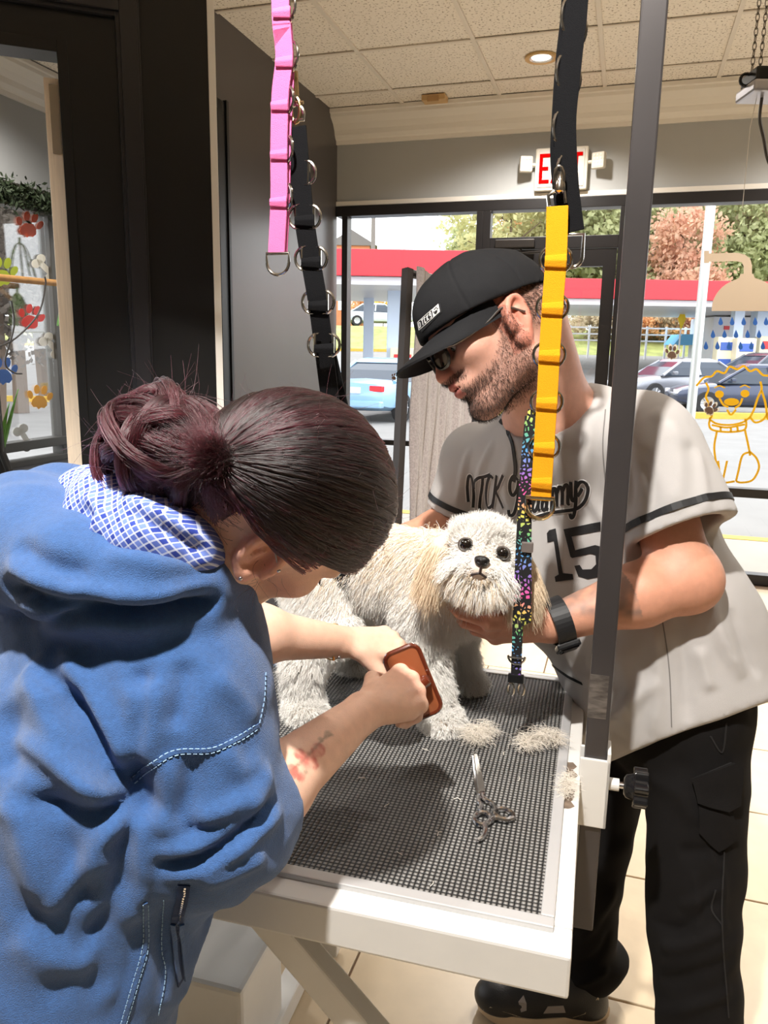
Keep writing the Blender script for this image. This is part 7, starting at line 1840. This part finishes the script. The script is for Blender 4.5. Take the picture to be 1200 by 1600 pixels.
# underlayer shell
V_, F_ = [], []; nu_, nv_ = 60, 90
gn = []
for i in range(nu_ + 1):
    for j in range(nv_):
        a = math.pi * i / nu_; b = 2 * math.pi * j / nv_; gn.append((math.sin(a) * math.cos(b), math.cos(a), math.sin(a) * math.sin(b)))
gn = np.array(gn); mk = hairmask(gn); Vh = hp(gn, -0.003)
Fh = [(i * nv_ + j, i * nv_ + (j + 1) % nv_, (i + 1) * nv_ + (j + 1) % nv_, (i + 1) * nv_ + j) for i in range(nu_) for j in range(nv_)]
Fh = [f for f in Fh if all(mk[k] for k in f)]
used = sorted({k for f in Fh for k in f}); rm = {k: i for i, k in enumerate(used)}
hair_root = link('hair', raw_mesh('hair', Vh[used], np.array([[rm[k] for k in f] for f in Fh])), core_m, wom, True)
hair_root['label'] = 'dark burgundy hair swept back into a messy bun'
WRG = np.random.default_rng(5)
n0 = WRG.normal(0, 1, (60000, 3)); n0 = unit(n0); n0 = n0[hairmask(n0)]
# favour the hairline so that long strands run from front to tie
n0 = n0[: 26000]
ang = np.arccos(np.clip(n0 @ tie, -1, 1)); K_ = 12
tt = np.linspace(0, 1, K_)
lock = fbm(n0 * 1.0, 7.0, 2)
P = []
for t in tt:
    sl = (np.sin((1 - t) * ang) / np.sin(np.maximum(ang, 1e-3)))[:, None] * n0 + (np.sin(t * ang) / np.sin(np.maximum(ang, 1e-3)))[:, None] * tie
    sl = unit(sl + WRG.normal(0, 0.012, sl.shape) * math.sin(math.pi * t))
    P.append(hp(sl, 0.001 + 0.004 * WRG.random(len(n0)) + 0.0055 * (lock * 0.5 + 0.5) + 0.006 * t ** 3))
P = np.stack(P, 1)
tipp = hp(tie[None], 0.02)[0]; P[:, -1] = tipp + WRG.normal(0, 0.008, (len(P), 3))
m_ = max(1, len(P) // 40); ci = WRG.choice(len(P), m_, replace=False); kd = KDTree(m_)
for i, k in enumerate(ci): kd.insert(P[k, 5], i)
kd.balance(); nr_ = np.array([kd.find(p[5])[1] for p in P]); P = P + (P[ci][nr_] - P) * 0.35 * (np.sin(np.pi * tt) ** 0.5)[None, :, None]
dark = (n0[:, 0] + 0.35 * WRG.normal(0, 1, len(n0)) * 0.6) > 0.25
rd = np.full(K_, 0.0004); rd[-1] = 0.0002
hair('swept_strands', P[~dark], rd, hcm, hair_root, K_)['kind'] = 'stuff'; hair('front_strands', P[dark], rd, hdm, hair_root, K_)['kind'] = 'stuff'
# bun
BC = at(258, 700, 0.82); BR = np.array([0.064, 0.062, 0.056])
bax = np.array([RT, UP, -FW])
bs = SDF(); bs.ell(BC, BR * 0.74, bax, 0.02); bs.cone(tipp, BC, 0.012, 0.03, 0.015)
bv_, bf_ = bs.mesh(0.004, smooth=2); bv_ = bv_ + normals(bv_, bf_) * (0.006 * fbm(bv_, 45, 2))[:, None]
link('bun_core', raw_mesh('bun_core', bv_, bf_), core_m, hair_root, True)
SB = []; KB = 16
for b in range(64):
    ax = unit(WRG.normal(0, 1, (1, 3)))[0]; a1 = nrm(np.cross(ax, WRG.normal(0, 1, 3))); a2 = np.cross(ax, a1); ph = WRG.uniform(0, 6.28); arc = WRG.uniform(1.5, 3.6); off = WRG.uniform(-0.5, 0.5); rr = WRG.uniform(0.86, 1.12)
    for k in range(150):
        jit = WRG.normal(0, 0.055); jr = rr + WRG.normal(0, 0.035); pp = []
        for t in np.linspace(0, 1, KB):
            an_ = ph + arc * t + 0.08 * math.sin(5 * t + b); hgt_ = off + jit + 0.25 * math.sin(3 * t + b)
            d_ = (a1 * math.cos(an_) + a2 * math.sin(an_)) * math.sqrt(max(0.05, 1 - min(0.9, hgt_ ** 2))) + ax * hgt_
            pp.append(BC + (d_ * BR * jr * (0.80 + 0.28 * math.sin(math.pi * t))) @ bax)
        SB.append(pp)
SB = np.array(SB) + WRG.normal(0, 0.0004, (len(SB), KB, 3))
hair('bun_locks', SB, np.full(KB, 0.0004), hcm, hair_root, KB)['kind'] = 'stuff'
# strands from the tie into the bun, flyaways, wisps at the ear and nape
FS = []; KF = 9
for k in range(5200):
    e = BC + unit(WRG.normal(0, 1, (1, 3)))[0] * BR @ bax * 0.9; mid = (tipp + e) / 2 + WRG.normal(0, 0.02, 3) + UP * 0.008
    FS.append([(1 - t) ** 2 * (tipp + WRG.normal(0, 0.006, 3) * 0) + 2 * t * (1 - t) * mid + t * t * e for t in np.linspace(0, 1, KF)])
for k in range(330):
    d_ = unit(WRG.normal(0, 1, (1, 3)))[0]; s0 = BC + (d_ * BR) @ bax; dr = nrm(d_ @ bax + WRG.normal(0, 0.9, 3)); cu = WRG.normal(0, 0.6, 3); Lf = WRG.uniform(0.008, 0.026)
    FS.append([s0 + dr * Lf * t + cu * Lf * t * t * 1.6 for t in np.linspace(0, 1, KF)])
for k in range(350):
    n_ = unit(WRG.normal(0, 1, (1, 3))); 
    if not hairmask(n_)[0]: continue
    s0 = hp(n_, 0.005)[0]; dr = nrm(WRG.normal(0, 1, 3) + (s0 - WC) * 6); cu = WRG.normal(0, 0.8, 3); Lf = WRG.uniform(0.01, 0.025)
    FS.append([s0 + dr * Lf * t + cu * Lf * t * t for t in np.linspace(0, 1, KF)])
for k in range(700):      # nape: hair falling from the bun to the collar
    s0 = hp(unit(np.array([[-0.75 + WRG.normal(0, 0.15), -0.45 + WRG.normal(0, 0.12), 0.35 + WRG.normal(0, 0.3)]])), 0.003)[0]; e = s0 + (tipp - s0) * WRG.uniform(0.3, 1)
    FS.append([s0 * (1 - t) + e * t + (s0 - WC) * 0.25 * math.sin(math.pi * t) * 0.5 for t in np.linspace(0, 1, KF)])
for k in range(9):       # wisps before and below the ear
    s0 = earc + earA[0] * WRG.normal(0.012, 0.012) - earA[1] * WRG.uniform(-0.01, 0.035) + earA[2] * 0.004; cu = nrm(wf * 0.7 - wu * 0.5 + WRG.normal(0, 0.4, 3)); c2 = nrm(WRG.normal(0, 1, 3)); Lf = WRG.uniform(0.025, 0.055)
    FS.append([s0 + cu * Lf * t + c2 * 0.012 * math.sin(3.5 * t) for t in np.linspace(0, 1, KF)])
hair('loose_strands', np.array(FS), np.linspace(0.00018, 0.00007, KF), hcm, hair_root, KF)['kind'] = 'stuff'
# ---- hoodie
bn = nrm(-FW * 0.8 + UP * 0.45 - RT * 0.25)
Hd = SDF()
H0, H1, H2, H3 = at(20, 1720, 0.92), at(85, 1430, 0.92), at(165, 1160, 0.92), at(225, 985, 0.92)
Hd.cone(H0, H1, 0.175, 0.172, 0.05, flat=(bn, 0.85)); Hd.cone(H1, H2, 0.172, 0.18, 0.05, flat=(bn, 0.85)); Hd.cone(H2, H3, 0.18, 0.13, 0.05, flat=(bn, 0.85))
Hd.cone(H3, RS, 0.12, 0.085, 0.05); Hd.cone(H3, LS, 0.12, 0.1, 0.05); Hd.cone(LS, at(60, 1000, 1.02), 0.11, 0.13, 0.06)
Hd.cone(at(280, 985, 0.90), at(318, 1015, 0.92), 0.07, 0.058, 0.05)
AR = SDF(); rx = nrm(RW - RE); cuffc = RE + rx * 0.075
AR.cone(RS + A3(0, 0, 0.0), RE, 0.088, 0.074, 0.04); AR.cone(RS + RT * 0.015, RS * 0.35 + RE * 0.65 + RT * 0.01, 0.084, 0.078, 0.04); AR.cone(RE, cuffc + rx * 0.05, 0.074, 0.060, 0.03)
a_, b_ = frame(rx); AR.box(cuffc + rx * 0.1, (0.09, 0.09, 0.1), np.array([a_, b_, rx]), 0.001, 0.004, 's'); AR.cone(cuffc - rx * 0.03, cuffc + rx * 0.05, 0.052, 0.055, 0.004, 's')
AL = SDF(); lx = nrm(LW - LE); cl_ = LE + lx * 0.03
AL.cone(LS, LE, 0.09, 0.078, 0.04); AL.cone(LE, cl_ + lx * 0.05, 0.075, 0.066, 0.03); a_, b_ = frame(lx); AL.box(cl_ + lx * 0.1, (0.09, 0.09, 0.1), np.array([a_, b_, lx]), 0.001, 0.004, 's'); AL.cone(cl_ - lx * 0.03, cl_ + lx * 0.05, 0.052, 0.055, 0.004, 's')
Hd.sub(AR, 0.035); Hd.sub(AL, 0.035)
# hood lying round the neck
hood = [at(352, 918, 0.885), at(300, 915, 0.83), at(215, 915, 0.80), at(120, 895, 0.80), at(45, 858, 0.84), at(30, 815, 0.92), at(90, 782, 0.98), at(165, 770, 1.02)]
hr_ = [0.036, 0.046, 0.056, 0.062, 0.062, 0.055, 0.046, 0.035]
for i in range(len(hood) - 1): Hd.cone(hood[i], hood[i + 1], hr_[i], hr_[i + 1], 0.022)
Hd.cone(at(90, 860, 0.9), at(200, 890, 0.9), 0.08, 0.07, 0.05)
V, F = Hd.mesh(0.0055, smooth=3); N = normals(V, F); bh = bvh_of(V, F)
HF = [
    ([(345, 950), (250, 962), (140, 955), (40, 930), (0, 920)], 0.010, -0.016),
    ([(290, 935), (200, 945), (90, 920)], 0.012, 0.006), ([(330, 880), (240, 880), (160, 860)], 0.010, 0.006), ([(20, 850), (70, 880), (140, 900)], 0.012, -0.010), ([(10, 870), (60, 915), (130, 935)], 0.012, 0.008),
    ([(40, 1040), (80, 1110), (120, 1190), (180, 1260)], 0.020, 0.020), ([(100, 1080), (130, 1150), (180, 1220)], 0.018, -0.012), ([(170, 1200), (215, 1240), (235, 1280)], 0.016, -0.022),
    ([(225, 1060), (228, 1130), (212, 1200)], 0.016, 0.016), ([(290, 1030), (285, 1090), (270, 1140)], 0.012, -0.010), ([(0, 1200), (50, 1300), (70, 1420)], 0.022, 0.016), ([(60, 1240), (110, 1340), (130, 1420)], 0.018, -0.014),
    ([(150, 1330), (170, 1400), (230, 1430)], 0.018, 0.010), ([(30, 1450), (90, 1500), (150, 1510)], 0.02, 0.010), ([(60, 1560), (120, 1530), (170, 1560)], 0.016, -0.008), ([(10, 1100), (20, 1180), (10, 1260)], 0.018, -0.012),
    ([(235, 1330), (300, 1320), (370, 1280), (425, 1220)], 0.010, 0.012), ([(250, 1365), (320, 1355), (390, 1310), (440, 1260)], 0.009, 0.010), ([(240, 1350), (310, 1340), (380, 1295), (432, 1240)], 0.007, -0.010), ([(300, 1280), (350, 1265), (400, 1230), (420, 1195)], 0.010, 0.010), ([(280, 1300), (330, 1298), (390, 1262)], 0.008, -0.010),
    ([(270, 1180), (262, 1250), (255, 1310)], 0.012, 0.008), ([(300, 1180), (295, 1240), (270, 1290)], 0.012, -0.009), ([(350, 1170), (375, 1200), (410, 1190)], 0.012, 0.006), ([(335, 1050), (370, 1090), (400, 1130)], 0.012, 0.006), ([(310, 1376), (370, 1362), (415, 1330)], 0.008, 0.008),
    ([(215, 1420), (205, 1500), (180, 1600)], 0.006, -0.004), ([(260, 1400), (250, 1480), (255, 1560)], 0.010, -0.006),
]
fe = nrm(at(210, 1260, 0.75) - at(60, 1080, 0.75)); Vs = V - np.outer(V @ fe, fe) * 0.78
rid = fbm(Vs, 16, 2); rid = 1 - 2 * np.abs(rid)
HF += [([(200, 1245), (140, 1230), (70, 1180), (10, 1150)], 0.010, 0.012), ([(205, 1255), (150, 1270), (90, 1260), (20, 1240)], 0.010, -0.012), ([(205, 1265), (160, 1310), (120, 1370), (60, 1440)], 0.010, 0.013), ([(210, 1275), (190, 1340), (170, 1420), (120, 1500)], 0.010, -0.010), ([(215, 1280), (225, 1350), (220, 1410)], 0.009, 0.009), ([(205, 1235), (215, 1170), (225, 1100), (215, 1040)], 0.009, -0.013), ([(195, 1235), (180, 1160), (130, 1070), (90, 1020)], 0.010, 0.012), ([(180, 1225), (150, 1150), (100, 1080), (50, 1040)], 0.008, -0.010), ([(355, 935), (300, 950), (200, 968), (100, 975), (0, 965)], 0.008, -0.016), ([(340, 905), (270, 925), (180, 930), (100, 915)], 0.007, 0.007)]
V = V + N * (folds(V, N, HF, bh) + 0.006 * rid * (px_ := np.clip((1.25 - V[:, 2]) * 4, 0.25, 1)) - 0.003 + 0.0012 * fbm(V, 30, 2))[:, None]; V = lap(V, F, 1); N = normals(V, F); bh = bvh_of(V, F)
den = mat('blue_brushed_denim', (44, 88, 146), 0.85, var=0.12, scale=180, bump=0.7, bscale=900, sheen=0.25, detail=6)
hd_o = link('hoodie', raw_mesh('hoodie', V, F), den, wom, True); hd_o['label'] = 'blue denim hooded jacket'
th_m = mat('pale_blue_thread', (150, 184, 216), 0.7)
for pts in ([(206, 1214), (238, 1190), (275, 1171), (330, 1168), (370, 1150), (401, 1130)], [(210, 1224), (242, 1199), (279, 1179), (332, 1176), (374, 1158), (404, 1138)], [(223, 1413), (222, 1480), (206, 1540), (188, 1600)], [(231, 1413), (230, 1482), (214, 1544), (197, 1600)], [(256, 1405), (252, 1480), (258, 1520), (246, 1590)], [(404, 1130), (412, 1090), (414, 1050)]):
    g = G(); stitches(g, bh, pts)
    if g.V: g.build('stitching', th_m, hd_o)['kind'] = 'stuff'
for pts in ([(204, 1218), (240, 1194), (277, 1174), (330, 1171), (372, 1153), (403, 1133)], [(227, 1410), (226, 1480), (210, 1541), (192, 1600)]):
    g = G(); surf_ribbon(g, bh, pts, 0.004, 0.001, 0.0015, 8)
    if g.V: g.build('seam_fold', den, hd_o)
g = G(); surf_ribbon(g, bh, [(288, 1382), (284, 1410), (276, 1445), (276, 1490), (282, 1534)], 0.012, 0.0012, 0.0015, 8); g.build('zip_tape', mat('dark_denim_tape', (30, 54, 96), 0.8), hd_o)
g = G(); stitches(g, bh, [(290, 1382), (286, 1410), (278, 1445)], 0.0035, 0.0014, 0.003); g.build('zip_teeth', steel, hd_o)['kind'] = 'stuff'
g = G(); surf_ribbon(g, bh, [(272, 1440), (271, 1490), (277, 1530)], 0.005, 0.0035, 0.002, 8); surf_ribbon(g, bh, [(283, 1440), (283, 1490), (288, 1528)], 0.005, 0.0035, 0.002, 8); g.build('pocket_welt', den, hd_o)
# plaid lining of the hood
pl_m = bpy.data.materials.new('blue_white_plaid'); pl_m.use_nodes = True; nt = pl_m.node_tree; b = nt.nodes['Principled BSDF']; b.inputs['Roughness'].default_value = 0.85
tc = nt.nodes.new('ShaderNodeTexCoord'); mp = nt.nodes.new('ShaderNodeMapping'); mp.inputs['Rotation'].default_value = (0.6, 0.5, 0.35); nt.links.new(tc.outputs['Object'], mp.inputs[0]); sx = nt.nodes.new('ShaderNodeSeparateXYZ'); nt.links.new(mp.outputs[0], sx.inputs[0])
def stripe(sock, per, duty): return mth('LESS_THAN', mth('FRACT', mth('MULTIPLY', sock, 1.0 / per)), duty)
w1 = mth('ADD', stripe(sx.outputs[0], 0.0062, 0.24), stripe(sx.outputs[2], 0.0062, 0.24)); b1 = mth('ADD', stripe(sx.outputs[0], 0.0124, 0.5), stripe(sx.outputs[2], 0.0124, 0.5))
r1 = nt.nodes.new('ShaderNodeValToRGB'); r1.color_ramp.elements[0].color = lin((44, 66, 160)); r1.color_ramp.elements[1].color = lin((112, 136, 214)); nt.links.new(mth('MULTIPLY', b1, 0.5), r1.inputs[0])
mx = nt.nodes.new('ShaderNodeMix'); mx.data_type = 'RGBA'; nt.links.new(mth('MINIMUM', mth('MULTIPLY', w1, 0.62), 0.9), mx.inputs[0]); nt.links.new(r1.outputs[0], mx.inputs[6]); mx.inputs[7].default_value = lin((226, 232, 246)); nt.links.new(mx.outputs[2], b.inputs['Base Color'])
PLs = SDF(); ln2 = [at(338, 890, 0.855), at(290, 858, 0.815), at(230, 832, 0.80), at(170, 805, 0.83), at(140, 780, 0.90), at(165, 758, 0.97)]
for i in range(len(ln2) - 1): PLs.cone(ln2[i], ln2[i + 1], [0.024, 0.036, 0.043, 0.043, 0.036, 0.028][i], [0.024, 0.036, 0.043, 0.043, 0.036, 0.028][i + 1], 0.02)
PLs.ell(at(250, 815, 0.88), (0.08, 0.06, 0.05), bax, 0.03)
V, F = PLs.mesh(0.004, smooth=2); N = normals(V, F); bpl = bvh_of(V, F)
V = V + N * (folds(V, N, [([(130, 770), (160, 800), (150, 840)], 0.008, 0.008), ([(190, 780), (240, 800), (320, 850)], 0.007, 0.006), ([(200, 800), (260, 830), (330, 870)], 0.006, -0.006)], bpl) + 0.003 * fbm(V, 25, 2))[:, None]
lo_ = link('hood_lining', raw_mesh('hood_lining', V, F), pl_m, wom, True); lo_['label'] = 'blue and white plaid hood lining'
# trousers below the hem (hidden by the hoodie and the picture edge)
Lg = SDF(); hpz = at(20, 1720, 0.95); f1 = A3(hpz[0] - 0.02, hpz[1] - 0.02, 0.03); f2 = A3(hpz[0] - 0.2, hpz[1] + 0.12, 0.03)
Lg.cone(hpz, hpz - ZZ * 0.1, 0.15, 0.14, 0.04); Lg.cone(hpz - ZZ * 0.1, f1, 0.1, 0.06, 0.03); Lg.cone(hpz - ZZ * 0.1 + A3(-0.08, 0.05, 0), f2, 0.1, 0.06, 0.03)
V, F = Lg.mesh(0.012, smooth=2); link('trousers', raw_mesh('trousers', V, F), pants_m, wom, True)

# ---- the brush in her hand
bc = at(645, 1066, 1.185); by = nrm(at(666, 1116, 1.19) - at(624, 1014, 1.18)); bn2 = nrm(-FW + 0.12 * UP); bx = nrm(np.cross(by, bn2)); bn2 = np.cross(bx, by)
if bn2 @ FW > 0: bn2 = -bn2
brush = thing('slicker_brush', bc, 'amber brown slicker brush with rounded back held by the woman', 'brush')
def rrect(w, h, r, n=6):
    out = []
    for cx, cy, a0 in ((w - r, h - r, 0), (-w + r, h - r, math.pi / 2), (-w + r, -h + r, math.pi), (w - r, -h + r, 1.5 * math.pi)):
        out += [(cx + r * math.cos(a0 + t), cy + r * math.sin(a0 + t)) for t in np.linspace(0, math.pi / 2, n)]
    return out
amber = mat('amber_plastic', (150, 84, 52), 0.25, coat=0.5); amber_d = mat('dark_amber_rim', (96, 40, 22), 0.15, coat=1.0)
sgn_ = 1 if np.cross(bx, by) @ bn2 > 0 else -1
G().prism(rrect(0.0265, 0.055, 0.012), bc - bn2 * 0.006, bx, by, 0.012 * sgn_).build('back_plate', amber, brush, True, bevel=0.003)
rp2 = rrect(0.0272, 0.0557, 0.0125)
G().tube([bc + bx * x + by * y + bn2 * 0.003 for x, y in rp2], 0.0042, 8, closed=True).build('rim', amber_d, brush, True)
G().lathe([(0.0, 0.0), (0.012, 0.0), (0.0115, 0.004), (0.008, 0.007), (0.0, 0.008)], bc + bn2 * 0.006 + by * 0.002, bn2, 20).build('button', mat('orange_button', (206, 112, 40), 0.2), brush, True)
G().tube(catmull([bc + bn2 * 0.006, bc + bn2 * 0.02 - bx * 0.02, RW + dR * 0.085 - nRh * 0.02, RW + dR * 0.06 - nRh * 0.03 - by * 0.0], 6), list(np.linspace(0.008, 0.010, 19)), 10).build('handle', amber_d, brush, True)
g = G()
for i in range(9):
    for j in range(18): c = bc + bx * (i - 4) * 0.0054 + by * (j - 8.5) * 0.0056 - bn2 * 0.006; g.tube([c, c - bn2 * 0.010, c - bn2 * 0.014 + by * 0.003], 0.0004, 3)
g.build('pins', steel, brush)['kind'] = 'stuff'
